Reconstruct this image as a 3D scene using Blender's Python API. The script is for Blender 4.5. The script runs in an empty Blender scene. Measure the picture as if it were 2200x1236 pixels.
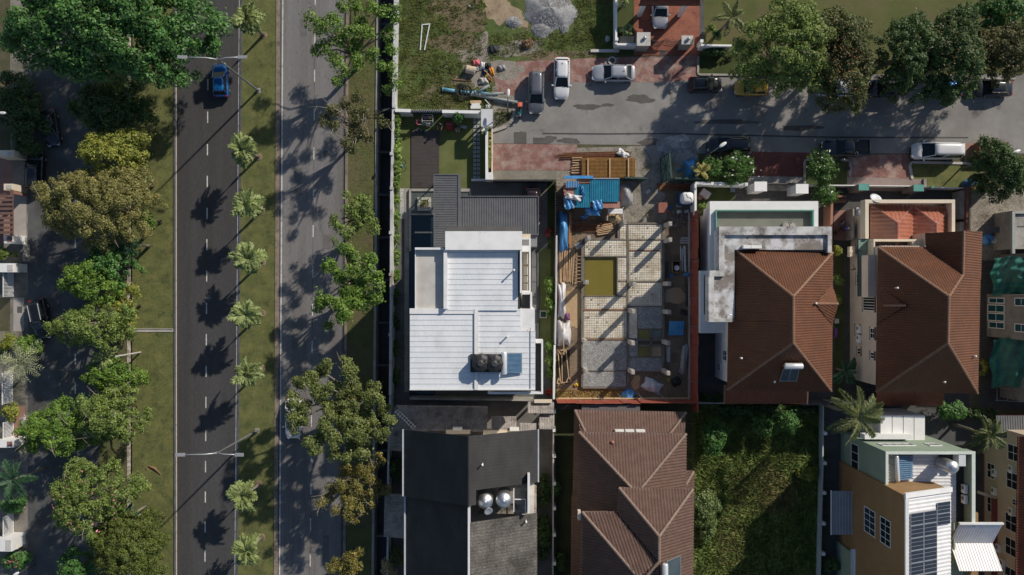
import bpy, bmesh, math, random
import numpy as np
from mathutils import Vector, Matrix
R = math.radians
random.seed(7)
rng = np.random.default_rng(11)
sc = bpy.context.scene
col = sc.collection

# ---------------------------------------------------------------- camera, sky, sun, exposure
H, S = 82.0, 0.05                      # camera height, metres per photo pixel on the ground
cam = bpy.data.objects.new('camera', bpy.data.cameras.new('camera'))
col.objects.link(cam)
cam.location = (0, 0, H)
cam.data.sensor_width = 36
cam.data.lens = 36 * H / (2200 * S)
cam.data.clip_end = 2000
sc.camera = cam
AZ, EL = 45.0, 33.0
wd = bpy.data.worlds.new('World'); sc.world = wd; wd.use_nodes = True
nt = wd.node_tree
sky = nt.nodes.new('ShaderNodeTexSky'); sky.sky_type = 'NISHITA'; sky.sun_disc = False
sky.sun_elevation = R(EL); sky.sun_rotation = R(AZ)
sky.air_density = 1.0; sky.dust_density = 0.6; sky.ozone_density = 1.5
bg = nt.nodes['Background']; bg.inputs['Strength'].default_value = 0.094
nt.links.new(sky.outputs[0], bg.inputs[0])
sl = bpy.data.lights.new('sun', 'SUN'); sl.energy = 4.6; sl.angle = R(0.9); sl.color = (1.0, 0.91, 0.79)
so = bpy.data.objects.new('sun', sl); col.objects.link(so)
sd = Vector((math.cos(R(EL)) * math.sin(R(AZ)), math.cos(R(EL)) * math.cos(R(AZ)), math.sin(R(EL))))
so.rotation_euler = sd.to_track_quat('Z', 'Y').to_euler(); so.location = sd * 150
sc.view_settings.view_transform = 'Standard'; sc.view_settings.look = 'None'
sc.view_settings.gamma = 1; sc.view_settings.use_curve_mapping = False
sc.view_settings.exposure = -0.04
sc.cycles.max_bounces = 6; sc.cycles.diffuse_bounces = 3; sc.cycles.transparent_max_bounces = 6

# ---------------------------------------------------------------- helpers
def K(z): return S * (H - z) / H
def W(px, py, z=0): k = K(z); return ((px - 1100) * k, (618 - py) * k)
def V(px, py, z=0): x, y = W(px, py, z); return Vector((x, y, z))
def lerp(a, b, t): return a + (b - a) * t

def ramp(n, stops):
    cr = n.color_ramp
    while len(cr.elements) > 1: cr.elements.remove(cr.elements[-1])
    for i, (p, c) in enumerate(stops):
        e = cr.elements[0] if i == 0 else cr.elements.new(p)
        e.position = p; e.color = (*c, 1) if len(c) == 3 else c

MC = {}
def M(name, c, c2=None, s=1.5, rough=.8, metal=0., bump=0., bs=25., spot=None, spot2=None, isl=0., coat=0., trans=0., stretch=None,
      detail=8, alpha=1., grain=.0, gs=60., brick=None, spec=.5, tr=None):
    """procedural material: noise between two colours, blotches (spot=(colour, scale, threshold, softness)), grain, bump"""
    if name in MC: return MC[name]
    m = bpy.data.materials.new(name); m.use_nodes = True
    t = m.node_tree; N = t.nodes; L = t.links; b = N['Principled BSDF']
    b.inputs['Roughness'].default_value = rough; b.inputs['Metallic'].default_value = metal
    b.inputs['Specular IOR Level'].default_value = spec
    if coat: b.inputs['Coat Weight'].default_value = coat; b.inputs['Coat Roughness'].default_value = .06
    if tr: b.inputs['Transmission Weight'].default_value = tr
    if alpha < 1: b.inputs['Alpha'].default_value = alpha
    g = N.new('ShaderNodeNewGeometry'); pos = g.outputs['Position']
    if stretch:
        mp = N.new('ShaderNodeMapping'); mp.inputs['Scale'].default_value = stretch
        L.new(pos, mp.inputs[0]); pos = mp.outputs[0]
    def noise(scale, det=detail, rg=.62):
        n = N.new('ShaderNodeTexNoise'); n.inputs['Scale'].default_value = scale; n.inputs['Detail'].default_value = det
        n.inputs['Roughness'].default_value = rg; L.new(pos, n.inputs['Vector']); return n.outputs['Fac']
    def mix(a, bb, fac, mode='MIX'):
        x = N.new('ShaderNodeMix'); x.data_type = 'RGBA'; x.blend_type = mode
        for inp, v in ((x.inputs[0], fac), (x.inputs[6], a), (x.inputs[7], bb)):
            if hasattr(v, 'links'): L.new(v, inp)
            else: inp.default_value = v if isinstance(v, (int, float)) else (*v, 1)
        return x.outputs[2]
    c2 = c2 or tuple(min(1, q * 1.18) for q in c)
    rp = N.new('ShaderNodeValToRGB'); ramp(rp, [(.34, c), (.66, c2)]); L.new(noise(s), rp.inputs[0]); out = rp.outputs[0]
    if brick:
        bt = N.new('ShaderNodeTexBrick'); L.new(pos, bt.inputs['Vector'])
        bt.inputs['Scale'].default_value = brick[0]; bt.inputs['Mortar Size'].default_value = brick[1]
        bt.inputs['Color1'].default_value = (1, 1, 1, 1); bt.inputs['Color2'].default_value = (.72, .72, .72, 1); bt.inputs['Mortar'].default_value = (*brick[2], 1)
        out = mix(out, bt.outputs['Color'], 1., 'MULTIPLY')
    for q in (spot, spot2):
        if q:
            r2 = N.new('ShaderNodeValToRGB'); ramp(r2, [(max(0, q[2] - q[3]), (0, 0, 0)), (min(1, q[2] + q[3]), (1, 1, 1))])
            L.new(noise(q[1], 9, .68), r2.inputs[0]); out = mix(out, q[0], r2.outputs[0])
    if grain:
        r3 = N.new('ShaderNodeValToRGB'); ramp(r3, [(.3, (1 - grain,) * 3), (.7, (1 + grain,) * 3)])
        L.new(noise(gs, 3), r3.inputs[0]); out = mix(out, r3.outputs[0], 1., 'MULTIPLY')
    if isl:
        hs = N.new('ShaderNodeHueSaturation'); L.new(out, hs.inputs['Color'])
        a = N.new('ShaderNodeMapRange'); a.inputs[3].default_value = 1 - isl; a.inputs[4].default_value = 1 + isl
        L.new(g.outputs['Random Per Island'], a.inputs[0]); L.new(a.outputs[0], hs.inputs['Value'])
        a2 = N.new('ShaderNodeMapRange'); a2.inputs[3].default_value = .5 - isl * .045; a2.inputs[4].default_value = .5 + isl * .035
        mm = N.new('ShaderNodeMath'); mm.operation = 'FRACT'; m3 = N.new('ShaderNodeMath'); m3.operation = 'MULTIPLY'; m3.inputs[1].default_value = 7.3
        L.new(g.outputs['Random Per Island'], m3.inputs[0]); L.new(m3.outputs[0], mm.inputs[0]); L.new(mm.outputs[0], a2.inputs[0]); L.new(a2.outputs[0], hs.inputs['Hue'])
        out = hs.outputs[0]
    L.new(out, b.inputs['Base Color'])
    if bump:
        bn = N.new('ShaderNodeBump'); bn.inputs['Strength'].default_value = min(1, bump); bn.inputs['Distance'].default_value = .03
        L.new(noise(bs, 5), bn.inputs['Height']); L.new(bn.outputs[0], b.inputs['Normal'])
    if trans:
        td = N.new('ShaderNodeBsdfTranslucent'); L.new(out, td.inputs[0]); ms = N.new('ShaderNodeMixShader'); ms.inputs[0].default_value = trans
        L.new(b.outputs[0], ms.inputs[1]); L.new(td.outputs[0], ms.inputs[2]); L.new(ms.outputs[0], N['Material Output'].inputs[0])
    MC[name] = m
    return m

ROOT = {}
def tag(o, label=None, cat=None, group=None, kind=None):
    if label: o['label'] = label
    if cat: o['category'] = cat
    if group: o['group'] = group
    if kind: o['kind'] = kind
    return o
def thing(name, label, cat, loc=(0, 0, 0), group=None, rz=0):
    o = bpy.data.objects.new(name, None); col.objects.link(o); o.empty_display_size = .3
    o.location = loc; o.rotation_euler = (0, 0, rz); ROOT[o.name] = o
    return tag(o, label, cat, group)
def link(name, me, parent=None, **kw):
    o = bpy.data.objects.new(name, me); col.objects.link(o)
    if parent is not None: o.parent = parent; ROOT[o.name] = ROOT.get(parent.name, parent)
    else: ROOT[o.name] = o
    return tag(o, **kw)
def copy_tree(o, parent=None):
    c = o.copy(); col.objects.link(c); ROOT[c.name] = c if parent is None else ROOT[parent.name]
    if parent is not None: c.parent = parent
    for ch in [x for x in KIDS.get(o.name, o.children)]: copy_tree(ch, c)
    return c
KIDS = {}

class MB:
    def __init__(s): s.v = []; s.f = []
    def add(s, vs, fs):
        o = len(s.v); s.v += [tuple(q) for q in vs]; s.f += [tuple(i + o for i in f) for f in fs]; return s
    def box(s, x0, y0, z0, x1, y1, z1):
        x0, x1 = sorted((x0, x1)); y0, y1 = sorted((y0, y1)); z0, z1 = sorted((z0, z1))
        return s.add([(x0, y0, z0), (x1, y0, z0), (x1, y1, z0), (x0, y1, z0), (x0, y0, z1), (x1, y0, z1), (x1, y1, z1), (x0, y1, z1)],
                     [(3, 2, 1, 0), (4, 5, 6, 7), (0, 1, 5, 4), (1, 2, 6, 5), (2, 3, 7, 6), (3, 0, 4, 7)])
    def pbox(s, ax, ay, bx, by, z0, z1):       # box whose TOP face shows at these photo pixels
        x0, y0 = W(ax, ay, z1); x1, y1 = W(bx, by, z1); return s.box(x0, y0, z0, x1, y1, z1)
    def obox(s, c, a, b, h):                   # oriented: centre, half vectors a b h
        c, a, b, h = map(Vector, (c, a, b, h))
        return s.add([c - a - b - h, c + a - b - h, c + a + b - h, c - a + b - h, c - a - b + h, c + a - b + h, c + a + b + h, c - a + b + h],
                     [(3, 2, 1, 0), (4, 5, 6, 7), (0, 1, 5, 4), (1, 2, 6, 5), (2, 3, 7, 6), (3, 0, 4, 7)])
    def beam(s, p, q, w, h):                   # box beam between two points
        p, q = Vector(p), Vector(q); d = q - p
        if d.length < 1e-5: return s
        u = d.cross(Vector((0, 0, 1))); u = Vector((1, 0, 0)) if u.length < 1e-5 else u.normalized(); n = u.cross(d).normalized()
        return s.obox((p + q) / 2, d / 2, u * w / 2, n * h / 2)
    def prism(s, pts, z0, z1):
        n = len(pts); ar = sum(pts[i][0] * pts[(i + 1) % n][1] - pts[(i + 1) % n][0] * pts[i][1] for i in range(n))
        if ar < 0: pts = pts[::-1]
        zt = z1 if isinstance(z1, (list, tuple)) else [z1] * n
        if ar < 0 and isinstance(z1, (list, tuple)): zt = zt[::-1]
        return s.add([(x, y, z0) for x, y in pts] + [(x, y, zt[i]) for i, (x, y) in enumerate(pts)],
                     [tuple(range(n - 1, -1, -1)), tuple(range(n, 2 * n))] + [(i, (i + 1) % n, n + (i + 1) % n, n + i) for i in range(n)])
    def pprism(s, pp, z0, z1): return s.prism([W(a, b, z1) for a, b in pp], z0, z1)
    def tube(s, path, r, n=7, cap=True):
        path = [Vector(p) for p in path]; rs = r if isinstance(r, (list, tuple)) else [r] * len(path)
        o = len(s.v); up = Vector((0, 0, 1))
        for i, p in enumerate(path):
            d = (path[min(i + 1, len(path) - 1)] - path[max(i - 1, 0)]).normalized()
            u = d.cross(up); u = Vector((1, 0, 0)) if u.length < 1e-3 else u.normalized(); w = u.cross(d)
            for k in range(n):
                a = 2 * math.pi * k / n; s.v.append(tuple(p + (u * math.cos(a) + w * math.sin(a)) * rs[i]))
        for i in range(len(path) - 1):
            for k in range(n): s.f.append((o + i * n + k, o + (i + 1) * n + k, o + (i + 1) * n + (k + 1) % n, o + i * n + (k + 1) % n))
        if cap: s.f.append(tuple(o + k for k in range(n))); s.f.append(tuple(o + (len(path) - 1) * n + k for k in range(n - 1, -1, -1)))
        return s
    def lathe(s, prof, n=16, c=(0, 0, 0)):
        o = len(s.v)
        for r, z in prof:
            for k in range(n): a = 2 * math.pi * k / n; s.v.append((c[0] + r * math.cos(a), c[1] + r * math.sin(a), c[2] + z))
        for i in range(len(prof) - 1):
            for k in range(n): s.f.append((o + i * n + k, o + i * n + (k + 1) % n, o + (i + 1) * n + (k + 1) % n, o + (i + 1) * n + k))
        s.f.append(tuple(o + k for k in range(n - 1, -1, -1))); s.f.append(tuple(o + (len(prof) - 1) * n + k for k in range(n)))
        return s
    def ball(s, c, r, nu=10, nv=7):
        r = (r, r, r) if isinstance(r, (int, float)) else r
        o = len(s.v)
        for j in range(nv + 1):
            t = math.pi * j / nv
            for k in range(nu): a = 2 * math.pi * k / nu; s.v.append((c[0] + r[0] * math.sin(t) * math.cos(a), c[1] + r[1] * math.sin(t) * math.sin(a), c[2] - r[2] * math.cos(t)))
        for j in range(nv):
            for k in range(nu): s.f.append((o + j * nu + k, o + j * nu + (k + 1) % nu, o + (j + 1) * nu + (k + 1) % nu, o + (j + 1) * nu + k))
        return s
    def poly(s, vs): return s.add(vs, [tuple(range(len(vs)))])
    def mesh(s, name, mat, off=None, smooth=False):
        me = bpy.data.meshes.new(name)
        vs = s.v if off is None else [(x - off[0], y - off[1], z - off[2]) for x, y, z in s.v]
        me.from_pydata(vs, [], s.f); me.materials.append(mat)
        if smooth: me.polygons.foreach_set('use_smooth', [True] * len(me.polygons)); 
        me.update(); return me
    def build(s, name, mat, parent=None, smooth=False, local=False, bevel=0, **kw):
        if parent is not None:
            o = link(name, s.mesh(name, mat, None if local else ROOT[parent.name].location, smooth), parent, **kw)
        else:
            a = np.array(s.v); off = ((a[:, 0].min() + a[:, 0].max()) / 2, (a[:, 1].min() + a[:, 1].max()) / 2, a[:, 2].min())
            if local: off = (0, 0, 0)
            o = link(name, s.mesh(name, mat, off, smooth), None, **kw); o.location = off
        if bevel:
            md = o.modifiers.new('bevel', 'BEVEL'); md.width = bevel; md.segments = 2; md.limit_method = 'ANGLE'
        return o

def npmesh(name, verts, faces, mat, smooth=False):
    """verts (n,3), faces (m,4) arrays"""
    me = bpy.data.meshes.new(name); m, k = faces.shape
    me.vertices.add(len(verts)); me.vertices.foreach_set('co', np.ascontiguousarray(verts, dtype=np.float32).ravel())
    me.loops.add(m * k); me.loops.foreach_set('vertex_index', faces.astype(np.int32).ravel())
    me.polygons.add(m); me.polygons.foreach_set('loop_start', np.arange(0, m * k, k, dtype=np.int32))
    me.polygons.foreach_set('loop_total', np.full(m, k, dtype=np.int32))
    if smooth: me.polygons.foreach_set('use_smooth', np.ones(m, dtype=bool))
    me.materials.append(mat); me.update(calc_edges=True); return me

def sheet(name, pp, z, mat, thick=0):
    """flat ground sheet from photo pixels (kind structure)"""
    mb = MB(); mb.poly([V(a, b, 0).xyz[:2] + (z,) if False else (*W(a, b), z) for a, b in pp])
    vs = [Vector(q) for q in mb.v]; n = (vs[1] - vs[0]).cross(vs[2] - vs[1])
    ar = sum(vs[i].x * vs[(i + 1) % len(vs)].y - vs[(i + 1) % len(vs)].x * vs[i].y for i in range(len(vs)))
    if ar < 0: mb.f = [tuple(reversed(f)) for f in mb.f]
    o = mb.build(name, mat, kind='structure'); return o
def rect(a, b, c, d): return [(a, b), (c, b), (c, d), (a, d)]
def blob(cx, cy, rx, ry, n=28, wob=.25, seed=0):
    r = random.Random(seed); ph = [r.random() * 6.3 for _ in range(5)]; out = []
    for i in range(n):
        a = 2 * math.pi * i / n; q = 1 + wob * (.5 * math.sin(2 * a + ph[0]) + .35 * math.sin(3 * a + ph[1]) + .3 * math.sin(5 * a + ph[2]) + .25 * math.sin(9 * a + ph[3]))
        out.append((cx + rx * q * math.cos(a), cy + ry * q * math.sin(a)))
    return out

# ---------------------------------------------------------------- foliage
def leaf_mesh(name, P, D, size, mat, asp=.55, updraft=.45, jit=.8):
    """one quad-pair leaf at every point P, facing roughly D"""
    n = len(P)
    N = D + rng.normal(0, jit * .6, (n, 3)) + np.array([0, 0, updraft]); N /= np.linalg.norm(N, axis=1)[:, None] + 1e-9
    T = np.cross(N, rng.normal(0, 1, (n, 3))); T /= np.linalg.norm(T, axis=1)[:, None] + 1e-9
    B = np.cross(N, T); L = (size * rng.uniform(.6, 1.35, n))[:, None]
    v = np.empty((n, 4, 3)); v[:, 0] = P - T * L * .5; v[:, 1] = P + B * L * asp * .5 + N * L * .06; v[:, 2] = P + T * L * .5 - N * L * .1; v[:, 3] = P - B * L * asp * .5 + N * L * .06
    return npmesh(name, v.reshape(-1, 3), np.arange(n * 4).reshape(n, 4), mat)
def puff_points(C, Rr, dens, squash=.75, inner=.2):
    C = np.array(C, float); Rr = np.array(Rr, float)
    cnt = np.maximum(12, (dens * Rr ** 2 * 26).astype(int)); idx = np.repeat(np.arange(len(C)), cnt); n = len(idx)
    d = rng.normal(0, 1, (n, 3)); d[:, 2] = np.where(rng.random(n) < .75, np.abs(d[:, 2]), d[:, 2]); d /= np.linalg.norm(d, axis=1)[:, None]
    rr = Rr[idx] * np.where(rng.random(n) < inner, rng.uniform(.3, .85, n), rng.uniform(.82, 1.14, n))
    return C[idx] + d * rr[:, None] * np.array([1, 1, squash]), d
def tree(name, label, cat, px, py, rpx, h, mat, group=None, puffs=None, leaf=.36, dens=9, pr=.3, seed=None, sparse=0, trunk=.22, bark='bark', squash=.75,
         ry=None, crown_h=None, bare=0, fill=1.0, asp=.55, dome=.32):
    """crown centre seen at photo pixel (px,py), radius rpx; puffs [(px,py,rpx,z)] may set the outline"""
    r = random.Random(seed if seed is not None else int(px * 7 + py)); zc = h * .78
    cx, cy = W(px, py, zc); k = K(zc); base = Vector((cx, cy, 0)); ryp = ry or rpx
    th = thing(name, label, cat, base, group)
    C = []; Rr = []
    if puffs:
        for q in puffs:
            z = q[3] if len(q) > 3 else zc + r.uniform(-.12, .12) * h; x, y = W(q[0], q[1], z); rad = q[2] * K(z)
            m = max(2, int((rad / .36) ** 2 * 1.5))
            for _ in range(m):
                a = r.uniform(0, 6.283); t = math.sqrt(r.random()) * (rad - .22) if m > 1 else 0
                C.append((x + t * math.cos(a), y + t * math.sin(a), z + r.uniform(-.4, .5) * rad * .6)); Rr.append(rad if m == 1 else r.uniform(.32, .58))
    else:
        rad = rpx * k; rady = ryp * k; p0 = max(.38, min(.85, rad * pr * .62)); m = int(fill * 3.1 * rad * rady / p0 ** 2) + 6
        ph = [r.uniform(0, 6.28) for _ in range(4)]
        for i in range(m):
            a = r.uniform(0, 6.283); t = math.sqrt(r.random()); wob = 1 + .13 * math.sin(2 * a + ph[0]) + .12 * math.sin(3 * a + ph[1]) + .09 * math.sin(7 * a + ph[2]); pp = p0 * r.uniform(.6, 1.2)
            t2 = t * wob; x = (rad - pp * .4) * t2 * math.cos(a); y = (rady - pp * .4) * t2 * math.sin(a)
            C.append((cx + x, cy + y, h - pp * squash - dome * h * t ** 2.2 - r.random() ** 2 * h * .2 + .05 * h * math.sin(x * 1.1 + ph[3]) * math.sin(y * 1.1 + ph[2]))); Rr.append(pp)
    leaf *= .72
    Pn, D = puff_points(C, Rr, dens * .72 * (.36 / leaf) ** 2, squash)
    st_ = rng.random(len(Pn)) < .06; Pn[st_] += D[st_] * rng.uniform(.05, .45, (st_.sum(), 1))
    if sparse: keep = rng.random(len(Pn)) > sparse; Pn, D = Pn[keep], D[keep]
    link('crown', leaf_mesh('crown', Pn - np.array(base), D, leaf, mat, asp), th)
    mb = MB(); bk = M(bark, (.07, .058, .042), (.12, .10, .075), 4, .9)
    top = Vector((cx + r.uniform(-.3, .3), cy + r.uniform(-.3, .3), h * .45))
    mb.tube([base, base + Vector((.05, .04, h * .22)), top], [trunk * 1.25, trunk, trunk * .8], 8)
    mb.build('trunk', bk, th, True)
    mb = MB(); idx = sorted(range(len(C)), key=lambda i: -Rr[i])[:26 if puffs else 12]
    for i in idx:
        q = Vector(C[i]); mid = top.lerp(q, .5) + Vector((r.uniform(-.3, .3), r.uniform(-.3, .3), r.uniform(.0, .4)))
        mb.tube([top - Vector((0, 0, r.uniform(0, h * .12))), mid, q], [trunk * .55, trunk * .33, trunk * .12], 5)
    for i in range(bare):
        a = r.uniform(0, 6.28); q = Vector(r.choice(C)) + Vector((0, 0, .3)); e = q + Vector((math.cos(a), math.sin(a), r.uniform(-.1, .5))) * r.uniform(.7, 1.9)
        m1 = q.lerp(e, .55) + Vector((r.uniform(-.15, .15), r.uniform(-.15, .15), .1)); mb.tube([q, m1, e], [.035, .025, .012], 4)
        for _ in range(2): mb.tube([m1, m1 + Vector((r.uniform(-.6, .6), r.uniform(-.6, .6), r.uniform(-.1, .3)))], [.022, .01], 4)
    if mb.v: mb.build('branches', bk if not bare else M('grey_bark', (.2, .17, .13), (.28, .24, .19), 4, .9), th, kind='stuff')
    return th
def shrub(name, label, cat, px, py, rpx, h, mat, group=None, leaf=.26, dens=11, ry=None, seed=None, n=None):
    r = random.Random(seed if seed is not None else int(px * 3 + py)); x, y = W(px, py, h * .6); k = K(h * .6); ra = rpx * k; rb = (ry or rpx) * k
    th = thing(name, label, cat, (x, y, 0), group); p0 = max(.22, min(.7, min(ra, rb) * .5)); m = n or int(2.2 * ra * rb / p0 ** 2) + 3; C = []; Rr = []
    for i in range(m):
        a = r.uniform(0, 6.28); t = math.sqrt(r.random()); pp = p0 * r.uniform(.7, 1.1)
        C.append(((ra - pp * .6) * t * math.cos(a), (rb - pp * .6) * t * math.sin(a), max(pp * .5, h - pp * .8 - .45 * h * t * t))); Rr.append(pp)
    Pn, D = puff_points(C, Rr, dens * (.36 / leaf) ** 1.5, .85); Pn[:, 2] = np.maximum(Pn[:, 2], .02)
    link('foliage', leaf_mesh('foliage', Pn, D, leaf, mat), th)
    mb = MB()
    for c in C[:5]: mb.tube([(c[0] * .15, c[1] * .15, 0), (c[0] * .7, c[1] * .7, c[2])], [.04, .015], 5)
    mb.build('stem', M('bark', (.07, .058, .042), (.12, .10, .075), 4, .9), th, True, local=True)
    return th
def frond_mesh(name, Ln, mat, nl=16, lw=.5, droop=.55, ww=.055, rise=.35, curl=.5):
    """one pinnate frond from the origin along +x"""
    vs = []; fs = []; st = []
    for i in range(9): t = i / 8; st.append(Vector((Ln * (t - .1 * t * t), 0, Ln * (rise * t - droop * t * t))))
    def at(t): f = min(7.999, t * 8); i = int(f); return st[i].lerp(st[i + 1], f - i)
    for i in range(8):
        o = len(vs); w = .035 * (1 - i / 9); vs += [st[i] + Vector((0, w, 0)), st[i] - Vector((0, w, 0)), st[i + 1] - Vector((0, w * .8, 0)), st[i + 1] + Vector((0, w * .8, 0))]; fs.append((o, o + 1, o + 2, o + 3))
    for i in range(nl):
        t = .18 + .82 * i / (nl - 1); p = at(t); le = lw * (math.sin(math.pi * min(.97, .12 + t * .86)) ** .6 + .12)
        for sgn in (1, -1):
            d = Vector((curl + .5 * t + random.uniform(-.2, .2), sgn * 1.0, random.uniform(-.15, .38))).normalized() * le * random.uniform(.65, 1.15); e = p + d + Vector((0, 0, -le * .28)); m = p + d * .5 + Vector((0, 0, .03))
            sd_ = d.cross(Vector((0, 0, 1))).normalized() * ww; o = len(vs)
            vs += [p - sd_ * .5, p + sd_ * .5, m + sd_, m - sd_, e]; fs += [(o, o + 1, o + 2, o + 3), (o + 3, o + 2, o + 4)]
    me = bpy.data.meshes.new(name); me.from_pydata([tuple(v) for v in vs], [], fs); me.materials.append(mat); me.update(); return me
FM = {}
def palm(name, label, px, py, h, Ln, mat, n=20, group=None, nl=16, lw=.5, seed=0, droop=.55, trunk=.14, ww=.055, lean=(0, 0), base=None, tilts=(.25, .95)):
    x, y = W(px, py, h); bx, by = (x + lean[0], y + lean[1])
    th = thing(name, label, 'palm', (bx, by, 0), group); key = (mat.name, Ln, nl, lw, droop, ww)
    if key not in FM: FM[key] = [frond_mesh('frond', Ln * q, mat, nl, lw, droop * q2, ww) for q, q2 in ((1, 1), (.92, .8), (1.05, 1.25))]
    r = random.Random(seed + int(px + py)); top = Vector((x - bx, y - by, h))
    mb = MB(); pts = [Vector((0, 0, 0)).lerp(top, t) + Vector((math.sin(t * 3) * .06, 0, 0)) for t in (0, .25, .5, .75, 1)]
    mb.tube(pts, [trunk * 1.35, trunk, trunk * .9, trunk * .85, trunk * .95], 9); mb.build('trunk', M('palm_bark', (.16, .14, .11), (.26, .23, .18), 6, .9), th, True, local=True)
    for i in range(n):
        o = link('frond', r.choice(FM[key]), th); a = i * 2.39996 + r.uniform(-.4, .4); t = (i / n)
        o.location = top + Vector((0, 0, .12 - .12 * t)); o.rotation_euler = (r.uniform(-.25, .25), lerp(-tilts[1], tilts[0], t ** .8), a)
        q = lerp(.7, 1.05, t) * r.uniform(.78, 1.15); o.scale = (q, q, q)
    return th
def blades(name, polys, n, hh, mat, kind='stuff', w=.03, lean=.6, label=None, clump=0, z0=0.):
    """standing grass blades scattered in photo-pixel polygons, one object"""
    tot = []; A = []
    for p in polys: A.append(abs(sum(p[i][0] * p[(i + 1) % len(p)][1] - p[(i + 1) % len(p)][0] * p[i][1] for i in range(len(p)))))
    for p, a in zip(polys, A):
        q = np.array(p, float); m = int(n * a / sum(A)); lo, hi = q.min(0), q.max(0); pts = lo + rng.random((m * 3, 2)) * (hi - lo); ins = np.zeros(len(pts), bool); j = len(q) - 1
        for i in range(len(q)):
            c = ((q[i, 1] > pts[:, 1]) != (q[j, 1] > pts[:, 1])) & (pts[:, 0] < (q[j, 0] - q[i, 0]) * (pts[:, 1] - q[i, 1]) / (q[j, 1] - q[i, 1] + 1e-9) + q[i, 0]); ins ^= c; j = i
        tot.append(pts[ins][:m])
    P2 = np.concatenate(tot); n = len(P2)
    if clump: cl = P2[rng.integers(0, n, max(1, n // clump))]; P2 = cl[rng.integers(0, len(cl), n)] + rng.normal(0, 3.2, (n, 2))
    P = np.stack([(P2[:, 0] - 1100) * S, (618 - P2[:, 1]) * S, np.full(n, z0)], 1)
    a = rng.uniform(0, 6.283, n); d = np.stack([np.cos(a), np.sin(a), np.zeros(n)], 1); sidev = np.stack([-np.sin(a), np.cos(a), np.zeros(n)], 1)
    h = hh * rng.uniform(.5, 1.3, n)[:, None]; ln = lean * rng.uniform(.3, 1.3, n)[:, None]; up = np.array([0, 0, 1.])
    v = np.empty((n, 4, 3)); v[:, 0] = P - sidev * w * .7; v[:, 1] = P + sidev * w * .7; v[:, 2] = P + up * h * .6 + d * h * ln * .6 + sidev * w; v[:, 3] = P + up * h * .7 + d * h * ln
    c = v.reshape(-1, 3); off = np.array([c[:, 0].mean(), c[:, 1].mean(), 0]); o = link(name, npmesh(name, c - off, np.arange(n * 4).reshape(n, 4), mat), None, kind=kind, label=label); o.location = off
    return o
def chips(name, px, py, rx, ry, n, size, mat, hz=0, label=None, zf=None, parent=None):
    """loose stones or rubble, one stuff object: small irregular tetra-boxes"""
    a = rng.uniform(0, 6.283, n); t = np.sqrt(rng.random(n)); x0, y0 = W(px, py)
    x = rx * S * t * np.cos(a); y = ry * S * t * np.sin(a); z = (hz * (1 - t ** 1.5)) if zf is None else zf(x, y)
    P = np.stack([x, y, z + size * .15], 1); s_ = size * rng.uniform(.4, 1.4, n)
    base = np.array([[1, 0, -.4], [-.6, .9, -.4], [-.6, -.9, -.4], [0, .1, .8]]); v = np.empty((n, 4, 3)); th = rng.uniform(0, 6.28, n); c, s2 = np.cos(th), np.sin(th)
    for i in range(4):
        b = base[i] * rng.uniform(.6, 1.3, (n, 3)); v[:, i, 0] = P[:, 0] + s_ * (b[:, 0] * c - b[:, 1] * s2); v[:, i, 1] = P[:, 1] + s_ * (b[:, 0] * s2 + b[:, 1] * c); v[:, i, 2] = P[:, 2] + s_ * b[:, 2]
    f = (np.arange(n)[:, None, None] * 4 + np.array([[0, 1, 3], [1, 2, 3], [2, 0, 3]])[None]).reshape(-1, 3)
    me = npmesh(name, v.reshape(-1, 3), f, mat)
    o = link(name, me, parent, kind='stuff', label=label)
    if parent is None: o.location = (x0, y0, 0)
    else: o.location = Vector((x0, y0, 0)) - Vector(ROOT[parent.name].location)
    return o
def mound(name, px, py, rx, ry, h, mat, seed=0, **kw):
    n, m = 28, 12; vs = [(0, 0, h)]; fs = []; r = random.Random(seed); ph = [r.random() * 6.3 for _ in range(4)]
    x0, y0 = W(px, py)
    for j in range(1, m + 1):
        for i in range(n):
            a = 2 * math.pi * i / n; q = 1 + .14 * math.sin(2 * a + ph[0]) + .1 * math.sin(3 * a + ph[1]) + .07 * math.sin(7 * a + ph[2]); t = j / m
            z = h * (1 - t ** 1.4) * (1 + .1 * math.sin(3 * a + 4 * t + ph[3])) + r.uniform(-.02, .02) * h - (.01 if j == m else 0); vs.append((rx * S * q * t * math.cos(a), ry * S * q * t * math.sin(a), z))
    for i in range(n): fs.append((0, 1 + i, 1 + (i + 1) % n))
    for j in range(m - 1):
        for i in range(n): fs.append((1 + j * n + i, 1 + (j + 1) * n + i, 1 + (j + 1) * n + (i + 1) % n, 1 + j * n + (i + 1) % n))
    me = bpy.data.meshes.new(name); me.from_pydata(vs, [], fs); me.materials.append(mat); me.polygons.foreach_set('use_smooth', [True] * len(me.polygons)); me.update()
    o = link(name, me, None, **kw); o.location = (x0, y0, .002); return o

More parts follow.
